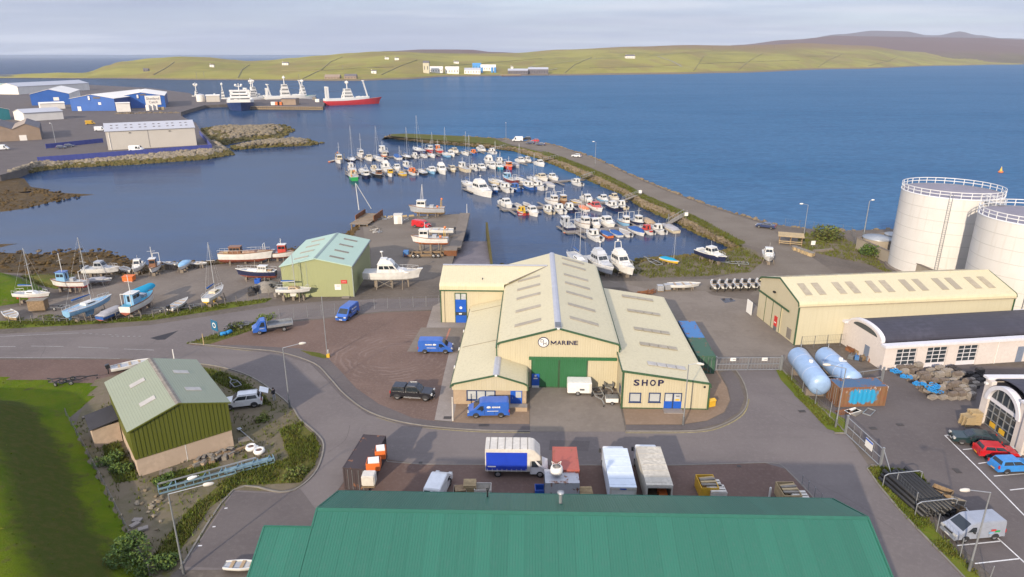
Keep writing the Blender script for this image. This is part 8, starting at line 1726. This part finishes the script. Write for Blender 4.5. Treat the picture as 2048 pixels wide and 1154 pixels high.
p = on_top(1113,948,2.6);T = thing('bulk_bag','white bulk bag resting on the red container','bag',tuple(p));mb = MB();mb.lathe([(.02,0),(.55,.05),(.62,.4),(.55,.8),(.4,.85)],10);mb.build('sack','m_white',T);pBL(T,'contents','m_timber_grey',(0,0,.72),.42,sz=.4);[pPA(T,'loop','m_white',[(.35*a,.35*b,.8),(.45*a,.45*b,1.1),(.2*a,.5*b,.85)],.03,4) for a in (-1,1) for b in (-1,1)]
pallets('beside the half hidden white van',940,990,9,0);crate('large timber box next to the pallets',G(921,995),(1.3,1.2,1.0),'m_timber_grey',None,0,'m_timber');crate('pale chest behind the pallet stack',G(966,992),(1.6,1.2,1.1),'m_offwhite');crate('blue plastic tub beside the grey container',G(1080,990),(1.0,1.0,.9),'m_blue_door');pallets('beside the short grey container',1172,1000,7,0)
for u,v,mt,lb in ((1412,985,'m_yellow','yellow stillage of timber beside the slotted crates'),(1574,1000,'m_timber_pale','timber stillage at the right end of the parking area')):
    T = crate(lb,G(u,v),(1.7,2.2,1.3),mt);[part(T,'board','m_timber_pale' if k % 2 else 'm_timber_grey',lambda m: m.box((.1,-.4 + k*.35,1.2 + .05*(k % 3)),(1.5,.28,.12),.06*k)) for k in range(4)]
for k,(u,v) in enumerate(((1424,985),(1433,996),(1596,1008))):
    T = crate('slotted white crate, %s from the left near the timber stillages' % ORD[k],G(u,v),(1.5,1.3,1.05),'m_offwhite','slotted crates');[pBB(T,'slat','m_offwhite',-.7,.7,-.55 + j*.4,-.3 + j*.4,1.06,1.12) for j in range(3)]
for u,v in ((1332,980),(1540,985)): p = on_top(u,v,.5);T = thing('bollard',('left' if u < 1400 else 'right') + ' small white bollard top beyond the green roof','bollard',(p.x,p.y,0));pTU(T,'shaft','m_white',(0,0,0),(0,0,1.0),.11,n=8);pBL(T,'cap','m_white',(0,0,1.0),.11)

# -- creel pile
plain('m_creel',(.17,.135,.11),.9,0,.3,2);plain('m_creel_pale',(.27,.235,.20),.9,0,.25,2);plain('m_creel_dark',(.05,.045,.045),.9,0,.3,2);plain('m_net_blue',(.02,.22,.50),.7,0,.2,2)
def creel_mesh(mat):
    m = MB();n = 6;arc_ = [(.33*math.copysign(abs(math.cos(math.pi*k/n)) ** .35,math.cos(math.pi*k/n)),.06 + .38*math.sin(math.pi*k/n) ** .45 if 0 < k < n else .06) for k in range(n + 1)]
    for x in (-.45,-.15,.15,.45): m.path([(x,a,b) for a,b in arc_],.035,4)
    m.bb(-.48,.48,-.34,.34,0,.07);vs = []
    for x in (-.43,.43): vs += [(x,a*.96,b*.96) for a,b in arc_]
    m.add(vs,[(k,k + 1,n + 2 + k,n + 1 + k) for k in range(n)] + [tuple(range(n + 1))[::-1],tuple(range(n + 1,2*n + 2))]);return m.mesh('creel',mat)
CM = [creel_mesh(q) for q in ('m_creel','m_creel_pale','m_creel_dark','m_creel')]
CP = [G(*q) for q in ((1788,748),(1800,742),(1870,745),(1925,742),(1965,752),(1965,772),(1940,800),(1868,805),(1838,788))]
rc = random.Random(17);cnt = 0;x0 = min(p.x for p in CP);x1 = max(p.x for p in CP);y0 = min(p.y for p in CP);y1 = max(p.y for p in CP);yy = y0
while yy < y1:
    xx = x0
    while xx < x1:
        if inside(Vector((xx,yy,0)),CP) and rc.random() < .93:
            hgt = 1 + (rc.random() < .6) + (rc.random() < .3);dark = xx > x0 + (x1 - x0)*.62
            for k in range(hgt):
                if k < hgt - 2: continue
                o = inst(CM[2 if dark and rc.random() < .7 else rc.choice((0,1,1,3))],'creel',None,(xx + rc.uniform(-.12,.12),yy + rc.uniform(-.1,.1),.02 + k*.47),(rc.uniform(-.04,.04),rc.uniform(-.04,.04),.35 + rc.uniform(-.08,.08)));tag(o,'lobster creel in the big pile before the glazed doors','creel','lobster creels in the big pile');cnt += 1
        xx += 1.14
    yy += .93
for i,(u,v,r_) in enumerate(((1791,745,.55),(1812,757,.6),(1838,771,.7),(1862,775,1.0),(1872,783,1.0))):
    p = G(u,v,1.2);T = thing('net_heap','bright blue rope heap on the creel pile, %s from the left' % ORD[i],'rope',tuple(p),0,'blue rope heaps on the creels'); 
    for k in range(9): a = rc.uniform(0,6.28);pPA(T,'coil','m_net_blue',[(r_*.7*math.cos(a) + .3*math.cos(t*.7 + k),r_*.5*math.sin(a) + .3*math.sin(t*.7 + k),.1 + rc.uniform(0,.25)) for t in range(9)],.06,4)
pallets('left stack beside the arched showroom',1933,850,8,10);pallets('right stack beside the arched showroom',1946,846,10,-5)
for i,(u,v,m_) in enumerate(((1688,825,'m_rust'),(1705,823,'m_white'),(1712,826,'m_timber_grey'),(1738,825,'m_galv'))): p = G(u,v);T = thing('scrap_sheet',('rusty sheet','white board','grey board','square steel frame')[i] + ' lying before the rusty container','scrap',(p.x,p.y,.03),R(15 + i*10));part(T,'edge',m_,lambda m: (m.bb(-.9,.9,-.45,-.38,0,.12),m.bb(-.9,.9,.38,.45,0,.12),m.bb(-.9,-.83,-.38,.38,0,.12),m.bb(.83,.9,-.38,.38,0,.12)));(pBB(T,'sheet',m_,-.83,.83,-.38,.38,.02,.07) if i < 3 else None)
# clutter behind the gas tanks
for i in range(16):
    p = G(1700 + (i % 8)*9 + rc.uniform(-4,4),705 + (i // 8)*16 + rc.uniform(-4,4));T = thing('scrap_piece','small item in the rusty clutter beside the curved roof building','scrap',(p.x,p.y,.02),rc.uniform(0,3),'rusty clutter beside the curved roof building');m_ = rc.choice(('m_rust','m_creel_dark','m_timber','m_cont_blue','m_galv_dark'));pBX(T,'body',m_,(0,0,.25),(rc.uniform(.4,1.1),rc.uniform(.3,.7),.5),.2);pBM(T,'bar',m_,(-.6,0,.3),(.5,.2,.7),.07,.07)
# -- pipe stack and timber boxes
a = G(1798,958);b = G(1890,1036);d = (b - a).normalized();pr = Vector((d.y,-d.x,0));ln = (b - a).length;pm_ = MB();n = 14
pm_.lathe([(.2,0),(.2,ln),(.165,ln),(.165,0),(.2,0)],n,axis='X');PM = pm_.mesh('black_pipe','m_black');k = 0
for row in range(3):
    for j in range(9 - row):
        q = a + pr*(-1.2 + (j + row*.5)*.405) + d*rnd.uniform(-.4,.4);o = inst(PM,'black_pipe',None,(q.x,q.y,.24 + row*.35),(0,0,math.atan2(d.y,d.x)));tag(o,'long black plastic pipe in the stack beside the silver van','pipe','black pipes in the stack');k += 1
for t in (.15,.88):
    q = a + d*ln*t;T = thing('pipe_rack',('far' if t < .5 else 'near') + ' steel hoop holding the black pipes','rack',(q.x,q.y,0),math.atan2(pr.y,pr.x));pPA(T,'hoop','m_galv',[(-1.6,0,0),(-1.6,0,1.25),(-1.2,0,1.45),(2.1,0,1.45),(2.5,0,1.25),(2.5,0,0)],.05,6);pBB(T,'foot','m_galv',-1.75,-1.45,-.2,.2,0,.05)
crate('open timber box beside the far half of the pipe stack',G(1882,992),(1.1,1.7,.75),'m_timber',None,R(45));crate('open timber box beside the near half of the pipe stack',G(1904,1012),(1.1,1.9,.75),'m_timber_grey',None,R(48));crate('small timber box at the end of the pipe stack',G(1915,1027),(.8,.8,.7),'m_timber',None,R(20))

# -- around the small green shed
plain('m_steel_blue',(.16,.25,.30),.6,0,.25,3)
def beam_thing(label,pts,w,h,mat,name='plank',z=.06,cat='plank',group=None):
    A_,B_ = G(*pts[0]),G(*pts[1]);o = MB().beam((0,0,h/2),((B_ - A_).x,(B_ - A_).y,h/2),w,h).build(name,mat,None,(A_.x,A_.y,z));return tag(o,label,cat,group)
for i in range(7): beam_thing('weathered plank before the green shed, %s from the nearest' % ORD[i],((372 + i*4,944 - i*3.5),(478 + i*3,905 - i*1.5)),.22,.09,('m_timber_grey','m_timber_pale','m_timber')[i % 3],z=.05 + (i % 3)*.1,group='weathered planks by the green shed')
A_,B_ = G(318,985),G(548,922);T = thing('steel_truss','long blue grey steel lattice frame lying on the ground','steel frame',(A_.x,A_.y,.05),heading(A_,B_));w_ = (B_ - A_).length;[part(T,'chord','m_galv' if s_ > 0 else 'm_steel_blue',lambda m: m.beam((0,s_*.5,z),(w_*(1 if s_ < 0 else .85),s_*.5,z),.12,.12)) for s_ in (-1,1) for z in (.1,.6)];[pBM(T,'lattice','m_steel_blue',(w_*k/14,-.5,.35),(w_*(k + (k % 2)*.6)/14,.5,.35),.08,.3) for k in range(15)];pBB(T,'plate','m_steel_blue',w_*.55,w_*.98,-.42,.4,.3,.36)
for i in range(12):
    p = G(395 + (i % 6)*14 + rnd.uniform(-3,3),925 - (i % 6)*4.2 + (i // 6)*10);T = thing('debris','broken block in the rubble row along the shed gable','debris',(p.x,p.y,.02),rnd.uniform(0,3),'rubble row along the shed gable');part(T,'block',('m_timber','m_creel_dark','m_timber_grey','m_block')[i % 4],lambda m: m.box((0,0,.2),(rnd.uniform(.5,1.0),rnd.uniform(.35,.6),.4),.1));pBX(T,'slab','m_timber_grey',(.1,0,.45),(.8,.3,.08),.3,0,.1)
for i,(u,v) in enumerate(((503,900),(519,907))):
    p = G(u,v);T = thing('bulk_bag',('left' if i == 0 else 'right') + ' white bulk bag slumped beside the green shed','bag',(p.x,p.y,.02),i);mb = MB();mb.lathe([(.02,0),(.5,.03),(.62,.3),(.5,.55),(.36,.5),(.3,.42)],12);mb.build('sack','m_white',T);pBL(T,'contents','m_red_gravel',(0,0,.4),.33,sz=.35);pBX(T,'flap','m_white',(.5,.1,.45),(.5,.3,.04),.4,0,.5)
for i,(u,v,m_,lb) in enumerate(((483,866,'m_galv','fallen pole with a plate end beside the shed'),(490,858,'m_galv',''))):
    if lb: A_,B_ = G(480,862),G(508,886);T = thing('fallen_pole',lb,'pole',(A_.x,A_.y,.15),heading(A_,B_));pTU(T,'pole',m_,(0,0,0),((B_ - A_).length,0,.05),.06,n=6);pBX(T,'plate',m_,(-.1,0,.1),(.5,.4,.06))
for u,v,lb in ((488,880,'concrete slab leaning near the fallen pole'),(332,945,'pale concrete slab at the foot of the shed gable')): p = G(u,v);T = thing('concrete_slab',lb,'slab',(p.x,p.y,.03),.4);pBB(T,'slab','m_concrete',-.6,.6,-.4,.4,0,.15);pBB(T,'edge','m_kerb',-.62,.62,-.45,-.4,0,.17)
rs = random.Random(8)
for i in range(22):
    p = G(305 + rs.gauss(0,22),1020 + rs.gauss(0,16));r_ = rs.uniform(.15,.33);o = MB().rock((0,0,r_*.3),r_,rs,flat=.6).build('stone','m_rock_pale' if i % 3 else 'm_rock',None,(p.x,p.y,.03));tag(o,'broken stone in the rubble heap by the grass bank','stone','rubble stones by the grass bank')
for i,(u,v) in enumerate(((275,1043),(287,1060),(270,1052))): p = G(u,v);o = MB().box((0,0,.12),(.8,.5,.18),.5*i).build('pale_slab','m_slabs',None,(p.x,p.y,.03));tag(o,'%s pale slab below the rubble heap' % ORD[i],'slab','pale slabs below the rubble')
p = G(385,968);T = thing('lamp_head','fallen white lamp head lying by the steel frame','lamp head',(p.x,p.y,.7),.6);pLA(T,'shell','m_white',[(.02,-.4),(.16,-.3),(.2,.1),(.1,.5)],10,axis='X');pTU(T,'socket','m_galv',(.45,0,0),(.7,0,0),.05)
trailer('black launching trolley on the grass, left of two',118,768,160,2.6,1.3,'m_black');trailer('black launching trolley on the grass, right of two',152,764,25,3.4,1.5,'m_black');trailer('grey trailer among weeds beside the road bend',470,772,130,2.6,1.2,'m_galv_dark'); 
boat('inflatable_tender','white tender lying behind the small green shed','open',(*G(262,738)[:2],.4),R(35),4.6,'white',anti='white',engine='b_engine')
beam_thing('short grey kerb stone in the grass at the shed corner',((165,838),(192,828)),.4,.15,'m_concrete','kerb_stone',cat='stone')
p = G(1,860);boat('upturned_dinghy','small white dinghy lying at the lower edge beside the roof','open',(*G(487,1140)[:2],.3),0,3.0,'white',anti='white')

# -- bushes and weeds
def bush(label,u,v,r_,h,mat,seed,n=420,name='bush',z=0.0,leaf=.13):
    p = G(u,v);T = thing(name,label,'bush',(p.x,p.y,z));rg = random.Random(seed);mb = MB();lobes = [(rg.uniform(-r_*.6,r_*.6),rg.uniform(-r_*.6,r_*.6),rg.uniform(.3,.75)*h,rg.uniform(.35,.6)) for _ in range(6)]
    for _ in range(n):
        lx,ly,lz,lr = rg.choice(lobes);t = rg.uniform(0,6.28);f = math.acos(rg.uniform(-1,1));k = lr*r_*rg.uniform(.6,1.0);c = Vector((lx + k*math.sin(f)*math.cos(t),ly + k*math.sin(f)*math.sin(t),max(.05,lz + k*math.cos(f)*.8)))
        a = Vector((rg.uniform(-1,1),rg.uniform(-1,1),rg.uniform(-.4,.9))).normalized()*leaf*rg.uniform(.7,1.5);b = a.cross(Vector((rg.uniform(-1,1),rg.uniform(-1,1),1))).normalized()*leaf*.6;mb.add([c - a,c + b,c + a,c - b],[(0,1,2,3)],rg.choice((0,0,1)))
    mb.build('foliage',[mat,'m_leaf_light'],T);part(T,'stem','m_timber',lambda m: [m.tube((0,0,0),(q[0]*.7,q[1]*.7,q[2]),.04,.02,4) for q in lobes]);return T
plain('m_leaf',(.06,.105,.018),.8,0,.3,3);plain('m_leaf_light',(.11,.15,.02),.8,0,.3,3);plain('m_leaf_dull',(.10,.10,.02),.85,0,.3,3)
bush('dense green bush at the lower left beside the lamp',280,1118,2.2,1.7,'m_leaf',1,1400);bush('smaller green bush right of the dense one',318,1138,1.5,1.1,'m_leaf',2,700);bush('bush growing against the bund wall',1738,512,2.6,2.6,'m_leaf',3,700,leaf=.25);bush('broad bush behind the timber shelter',1657,478,4.0,2.6,'m_leaf_dull',4,900,leaf=.3);bush('low weeds along the shed side wall',222,925,1.4,.8,'m_leaf',5,800);bush('green weeds at the corner of the shed base',245,945,1.3,.7,'m_leaf',6,700);bush('low weeds before the shed gable',330,965,1.2,.5,'m_leaf',7,600);bush('weeds on the kerb near the lamp',530,840,1.0,.4,'m_leaf_dull',8,400);bush('weeds at the corner of the shed plot',595,950,1.4,.5,'m_leaf_dull',9,500);bush('weedy clump by the signboard',470,655,1.8,.6,'m_leaf_dull',10,400);bush('weedy clump beside the flatbed truck',530,640,1.6,.6,'m_leaf_light',11,400)
def tufts(name,label,polys,n,mats,seed,h0=.12,h1=.4,zoff=.03):
    rg = random.Random(seed);mb = MB()
    for px,cn in polys:
        P = [G(*q) for q in px];x0 = min(p.x for p in P);x1 = max(p.x for p in P);y0 = min(p.y for p in P);y1 = max(p.y for p in P);k = 0;tr = 0
        while k < cn and tr < cn*30:
            tr += 1;p = Vector((rg.uniform(x0,x1),rg.uniform(y0,y1),0))
            if not inside(p,P): continue
            if mnoise.noise(Vector((p.x*.5,p.y*.5,seed))) < rg.uniform(-.5,.25): continue
            k += 1;mi = rg.randrange(len(mats))
            for _ in range(3):
                a = rg.uniform(0,6.28);wd = rg.uniform(.03,.08);h = rg.uniform(h0,h1);dx,dy = math.cos(a)*wd,math.sin(a)*wd;ox,oy = rg.uniform(-.15,.15),rg.uniform(-.15,.15)
                mb.add([(p.x + ox - dx,p.y + oy - dy,zoff),(p.x + ox + dx,p.y + oy + dy,zoff),(p.x + ox + rg.uniform(-.15,.15),p.y + oy + rg.uniform(-.15,.15),zoff + h)],[(0,1,2)],mi)
    return tag(mb.build(name,mats),label,None,None,'stuff')
WEED = [(560,860),(600,845),(626,868),(640,895),(630,930),(600,965),(540,968),(480,970),(420,1015),(340,1130),(300,1120),(380,1020),(450,960),(520,930),(580,920)]
tufts('weeds','rough grass and weeds over the stony plot',[(WEED,3600),([(405,735),(470,752),(530,790),(545,812),(500,800),(440,768),(395,750)],900),([(195,850),(222,858),(262,930),(276,960),(230,965),(212,920)],900),([(300,962),(360,940),(430,915),(440,930),(400,955),(320,978)],800),([(330,726),(430,734),(500,754),(556,790),(626,864),(632,938),(470,979),(366,1130),(280,1160),(150,850)],1500)],0,['m_rough_grass','m_leaf_dull','m_verge','m_leaf_light'],61)
tufts('verge_grass','grass blades along the verges',[([(1733,937),(1760,934),(1838,945),(1862,975),(1852,1035),(1960,1154),(1880,1105),(1800,1022)],1800),([(1566,738),(1600,775),(1645,818),(1690,867),(1655,858),(1600,800)],800),([(0,658),(150,650),(300,641),(430,621),(530,605),(545,597),(420,610),(300,630),(180,642),(0,646)],2200),([(372,688),(430,668),(492,650),(545,636),(530,652),(470,672)],700),([(0,640),(100,630),(160,640),(60,648)],500)],0,['m_verge','m_rough_grass','m_leaf_light'],62,.08,.3,.05)
tufts('harbour_tufts','grass clumps beside the laid up boats and shelter',[([(1246,542),(1330,519),(1450,509),(1486,493),(1530,520),(1500,545),(1400,553),(1300,556)],2200),([(1592,500),(1640,508),(1740,530),(1800,560),(1730,500),(1676,470),(1600,466)],1800),([(40,552),(80,549),(145,551),(165,562),(150,575),(110,578),(70,568)],700),([(1480,490),(1398,442),(1293,396),(1216,356),(1123,318.3),(1088,302.5),(1123,314),(1216,351),(1293,391),(1398,436),(1492,486)],1500),([(1478,494),(1420,464),(1357,428),(1293,402),(1216,362),(1123,322),(1082,306),(1123,318),(1216,356),(1293,396),(1398,442),(1484,490)],1800)],0,['m_rough_grass','m_leaf_dull','m_verge'],63,.15,.55)

# -- quay and breakwater furniture
A_ = G(719,452);T = thing('old_jetty','old brown timber jetty standing in the water beside the quay','jetty',(A_.x,A_.y,SEA),R(83));[pTU(T,'pile','m_timber',(x,y,-1),(x,y,3.0),.2,n=7) for x in (0,4,8,11) for y in (-2.0,0,2.0)];[part(T,'deck_plank','m_timber' if k % 3 else 'm_timber_grey',lambda m: m.bb(-.5 + k*.5,-.06 + k*.5,-2.3,2.3,3.0,3.12)) for k in range(24)];[pBB(T,'side_wall','m_rust',4,11.6,y - .08,y + .08,1.5,4.2) for y in (-2.35,2.35)]
b_ = G(718,420,.6);T = thing('derrick','white derrick of two leaning poles on the old jetty','derrick',(b_.x,b_.y,.6));tp = zat((0,b_.y),366) - .6;pTU(T,'mast','b_white',(0,0,0),(-.4,0,tp),.13,.1,8);pTU(T,'strut','b_white',(3.0,1.5,0),(-.3,.1,tp - .2),.09,.08,7)
p = G(797,447);T = thing('white_cabin','small white cabin standing on the quay','cabin',(p.x,p.y,.02),R(5));beveled(MB().bb(-1.0,1.0,-1.0,1.0,.05,2.3),'body','m_white',T,.04);pBB(T,'roof','m_offwhite',-1.1,1.1,-1.1,1.1,2.31,2.42);pBB(T,'door','m_offwhite',-.1,.75,-1.04,-1.005,.1,2.0)
p = G(853,512);T = thing('boat_carriage','low wheeled boat carriage under the orange bottomed boat','carriage',(p.x,p.y,0),R(3));part(T,'frame','m_timber',lambda m: (m.beam((-3.6,-1.2,.5),(3.6,-1.2,.5),.4,.4),m.beam((-3.6,1.2,.5),(3.6,1.2,.5),.4,.4),[m.beam((x,-1.2,.6),(x,1.2,.6),.25,.25) for x in (-3,-1,1,3)]));[wheel(T,x,s_*1.5,.42,s_,.3) for x in (-2.6,-1.6,1.6,2.6) for s_ in (-1,1)];pBB(T,'engine_housing','m_cont_blue',-4.8,-3.7,-.8,.8,.2,1.2)
p = G(902,508);T = thing('quay_block','square rusty concrete block at the head of the slipway','block',(p.x,p.y,0),R(0));pBB(T,'body','m_rust',-1.3,1.3,-1.5,1.5,0,1.2);pBB(T,'cap','m_concrete',-1.4,1.4,-1.6,1.6,1.2,1.35)
for i in range(14):
    p = G(728 + rc.uniform(0,34),446 + rc.uniform(0,22)) if i < 7 else G(rc.uniform(745,930),436 + rc.uniform(0,5));T = thing('quay_gear','odd fishing gear lying on the %s of the quay' % ('left side' if i < 7 else 'far edge'),'gear',(p.x,p.y,.02),rc.uniform(0,3),'fishing gear on the %s of the quay' % ('left side' if i < 7 else 'far edge'));m_ = rc.choice(('m_timber_grey','m_galv','m_creel','m_offwhite'));pPA(T,'ring',m_,[(.6*math.cos(t*.785),.6*math.sin(t*.785),.15) for t in range(9)],.06,5);pBM(T,'bar',m_,(-1.1,0,.1),(1.0,.2,.45),.1,.1)
for i in range(6): beam_thing('timber baulk on the far edge of the quay, %s from the left' % ORD[i],((748 + i*14,436.5 - i*.6),(758 + i*14,435.8 - i*.6)),.35,.4,'m_timber_pale','timber_baulk',cat='timber',group='timber baulks on the quay')
p = G(934,428);T = thing('quay_post','slim pale post at the far corner of the quay','post',(p.x,p.y,0));pTU(T,'shaft','b_white',(0,0,0),(0,0,2.6),.1,.07);pBL(T,'cap','b_white',(0,0,2.6),.1)
p = G(1580,488);T = thing('timber_shelter','open timber shelter with flat pale roof near the tanks','shelter',(p.x,p.y,0),R(-20));[pBB(T,'post','m_timber',x - .08,x + .08,y - .08,y + .08,0,2.0) for x in (-2.3,0,2.3) for y in (-1.3,1.3)];pBX(T,'roof','m_timber_pale',(0,0,2.1),(5.4,3.4,.12),0,0,0,.05);[pBB(T,'rail','m_timber_pale',-2.4,2.4,-1.42,-1.36,z,z + .15) for z in (.4,.8)]
for i in range(5): p = G(1590 + i*8,500 + i*3);T = thing('pallet_crate','broken timber crate beside the shelter, %s from the left' % ORD[i],'crate',(p.x,p.y,.02),rc.uniform(0,3),'broken crates beside the shelter');pBB(T,'box','m_timber_pale',-.6,.6,-.5,.5,0,.7);pBX(T,'lid','m_timber_grey',(.1,0,.75),(1.3,1.1,.06),.2)
beam_thing('pale concrete beam lying on the grass',((1627,505),(1665,502)),.6,.5,'m_concrete','concrete_beam',cat='beam')
trailer('grey boat trailer left of the blue covered dinghy',1306,527,110,5.0,2.0,body='rollers');trailer('empty galvanised trailer beside the navy cruiser',1470,530,170,5.0,2.0,body='rollers');trailer('dark trailer in the boat yard behind the fence',330,622,10,3.6,1.6,'m_galv_dark');trailer('second dark trailer in the boat yard by the yellow yacht',388,616,20,3.4,1.5,'m_galv_dark');trailer('grey trailer among weeds at the left of the boat yard',132,640,-10,3.8,1.6,'m_galv_dark','rollers');trailer('grey trailer beside the brown box in the boat yard',122,618,5,4.4,1.7,'m_galv_dark');trailer('galvanised trailer in front of the blue signboard',478,655,200,3.0,1.4,'m_galv_dark')
p = G(82,622);T = thing('brown_box_trailer','brown plywood box beside the white and red yacht','box',(p.x,p.y,0),R(8));beveled(MB().bb(-1.5,1.1,-.7,.7,.3,2.0),'body','m_timber',T,.05);pBB(T,'roof','m_timber_grey',-1.55,1.15,-.75,.75,2.0,2.1)
boat('old_dinghy','weathered white dinghy curved in the grass at the left','open',(*G(24,636)[:2],.25),R(-40),5.2,'tan',anti='brown');p = G(259,562);T = thing('orange_tub','bright orange fish tub in the boat yard','tub',(p.x,p.y,0),R(5));beveled(MB().bb(-.95,.95,-.7,.7,.12,1.0),'body','m_orange',T,.08);pBB(T,'rim','m_orange',-1.0,1.0,-.75,.75,1.0,1.07);part(T,'feet','m_orange',lambda m: [m.bb(x - .15,x + .15,-.6,.6,.01,.12) for x in (-.6,.6)])
for i in range(9): p = G(515 + rc.uniform(-12,45),590 + rc.uniform(-12,6));T = thing('engine_block','old black engine part in the heap beside the pale green shed','engine',(p.x,p.y,.02),rc.uniform(0,3),'engine heap beside the shed');m_ = rc.choice(('m_creel_dark','m_black','m_galv_dark','m_timber_grey'));pBX(T,'block',m_,(0,0,.45),(1.1,.8,.8),.2);pLA(T,'cover',m_,[(.35,0),(.35,.3),(.1,.4)],9,(.1,0,.85))
p = G(536,577);T = thing('tarpaulin_heap','brown tarpaulin heap behind the engine parts','tarpaulin',(p.x,p.y,0));mb = MB();mb.lathe([(2.6,0),(2.2,.6),(1.4,1.1),(.3,1.5),(.01,1.5)],11);mb.build('sheet','m_timber_grey',T);pLA(T,'weight','v_tyre',[(.2,1.45),(.4,1.5),(.4,1.6),(.2,1.65)],10)
crate('blue plastic tub under the navy motor boat',G(516,566),(1.0,.8,.8),'m_blue_door')
for k,(u,v) in enumerate(((447,671),(458,668))): T = thing('blue_barrel',('left' if k == 0 else 'right') + ' blue barrel lying below the signboard','barrel',(*G(u,v)[:2],.32),R(20 + 40*k));pLA(T,'drum','m_net_blue',[(.01,-.45),(.28,-.45),(.3,0),(.28,.45),(.01,.45)],12,axis='X');pLA(T,'band','m_net_blue',[(.3,-.15),(.32,-.12),(.3,-.09)],12,axis='X')
p = G(1690,556);T = thing('pipe_bundle','grey bundle of steel bars lying behind the warehouse','steel bars',(p.x,p.y,0),R(4));[pBM(T,'bar','m_galv',(-4,-.6 + k*.3,.15 + (k % 2)*.2),(6,-.6 + k*.3 + rnd.uniform(-.2,.2),.15 + (k % 2)*.2),.18,.18) for k in range(6)]
# stand for the big sport cruiser
p = G(770,576);T = thing('work_stand','timber trestle before the large sport cruiser','trestle',(p.x,p.y,0),R(1));part(T,'legs','m_timber_grey',lambda m: (m.beam((-1.4,-.3,0),(-1.4,-.3,2.0),.1,.1),m.beam((1.4,-.3,0),(1.4,-.3,2.0),.1,.1),m.beam((-1.4,.3,0),(-1.4,.3,2.0),.1,.1),m.beam((1.4,.3,0),(1.4,.3,2.0),.1,.1)));part(T,'brace','m_timber_grey',lambda m: (m.beam((-1.4,-.36,.2),(1.4,-.36,1.7),.08,.08),m.beam((1.4,-.36,.2),(-1.4,-.36,1.7),.08,.08)));pBB(T,'top','m_timber_grey',-1.6,1.6,-.4,.4,2.0,2.1)

# -- the person beside the white car
plain('p_skin',(.42,.25,.18),.6,0,.05);plain('p_dark',(.018,.018,.022),.8,0,.2);plain('p_trouser',(.30,.30,.33),.8,0,.12);plain('p_hair',(.04,.03,.02),.8,0,.2);plain('p_shoe',(.03,.03,.03),.6)
p = G(549,802);PE = thing('person','person in dark jacket and pale trousers standing behind the white car','person',(p.x,p.y,.02),R(150))
def skinned(name,verts,edges,radii,mat_fn,parent,mats,root=0):
    me = bpy.data.meshes.new(name);me.from_pydata(verts,edges,[]);o = bpy.data.objects.new(name,me);COL.objects.link(o);bm = bmesh.new();bm.from_mesh(me);ly = bm.verts.layers.skin.verify();bm.verts.ensure_lookup_table()
    for i,v in enumerate(bm.verts): v[ly].radius = (radii[i],radii[i]);v[ly].use_root = (i == root)
    bm.to_mesh(me);bm.free();o.modifiers.new('s','SKIN');sb = o.modifiers.new('d','SUBSURF');sb.levels = 2;sb.render_levels = 2;dg = bpy.context.evaluated_depsgraph_get();m2 = bpy.data.meshes.new_from_object(o.evaluated_get(dg));bpy.data.objects.remove(o)
    m2.materials.clear()
    for q in mats: m2.materials.append(M(q))
    for f in m2.polygons: f.material_index = mat_fn(f.center);f.use_smooth = True
    n = bpy.data.objects.new(name,m2);COL.objects.link(n);n.parent = parent;return n
V = [(0,0,.95),(0,0,1.15),(0,0,1.38),(0,0,1.50),(.01,0,1.58),(.02,0,1.70),(0,.1,.9),(.03,.11,.5),(0,.12,.09),(.13,.13,.05),(0,-.1,.9),(-.02,-.11,.5),(-.05,-.12,.09),(.08,-.13,.05),(0,.19,1.42),(.04,.27,1.15),(.2,.24,.98),(.27,.22,.94),(0,-.19,1.42),(.05,-.27,1.15),(.22,-.22,1.0),(.29,-.2,.97)]
E_ = [(0,1),(1,2),(2,3),(3,4),(4,5),(0,6),(6,7),(7,8),(8,9),(0,10),(10,11),(11,12),(12,13),(2,14),(14,15),(15,16),(16,17),(2,18),(18,19),(19,20),(20,21)]
RR = [.15,.15,.16,.07,.065,.1,.1,.065,.045,.04,.1,.065,.045,.04,.075,.05,.038,.032,.075,.05,.038,.032]
def pm_(c): return 3 if c.z < .1 else (2 if c.z < .93 and abs(c.x) < .16 else (0 if c.z > 1.5 or c.x > .2 else 1))
skinned('body',V,E_,RR,pm_,PE,['p_skin','p_dark','p_trouser','p_shoe'])
mb = MB();mb.lathe([(.01,0),(.06,.005),(.098,-.03),(.112,-.09),(.1,-.15)],14,(.0,0,1.815));mb.build('hair','p_hair',PE)
for s_ in (-1,1):
    MB().ball((.108,s_*.035,1.71),.012,6,4).build('eye','p_dark',PE)
    for k in range(4): MB().path([(.29,s_*.21 - .025 + k*.016,.95),(.34,s_*.21 - .025 + k*.016,.94),(.355,s_*.21 - .025 + k*.016,.905)],.008,5).build('finger','p_skin',PE)
    MB().path([(.27,s_*.19,.97),(.3,s_*.17,.98),(.325,s_*.168,.965)],.009,5).build('thumb','p_skin',PE)
MB().lathe([(.018,0),(.012,.03),(.004,.04)],6,(.11,0,1.665),axis='X').build('nose','p_skin',PE)
# -- haze over the sound
hz = bpy.data.materials.new('m_haze');hz.use_nodes = True;ht = hz.node_tree;ht.nodes.clear();ho = ht.nodes.new('ShaderNodeOutputMaterial');pv = ht.nodes.new('ShaderNodeVolumePrincipled')
pv.inputs['Color'].default_value = (.72,.80,.95,1);pv.inputs['Density'].default_value = 6.0e-5;pv.inputs['Anisotropy'].default_value = 0.0;ht.links.new(pv.outputs[0],ho.inputs['Volume']);MATS['m_haze'] = hz
mb = MB();mb.bb(-9000,9000,-120,12000,SEA - 1.5,330)
tag(mb.build('haze','m_haze'),'thin pale haze in the air over the sound',None,None,'stuff')
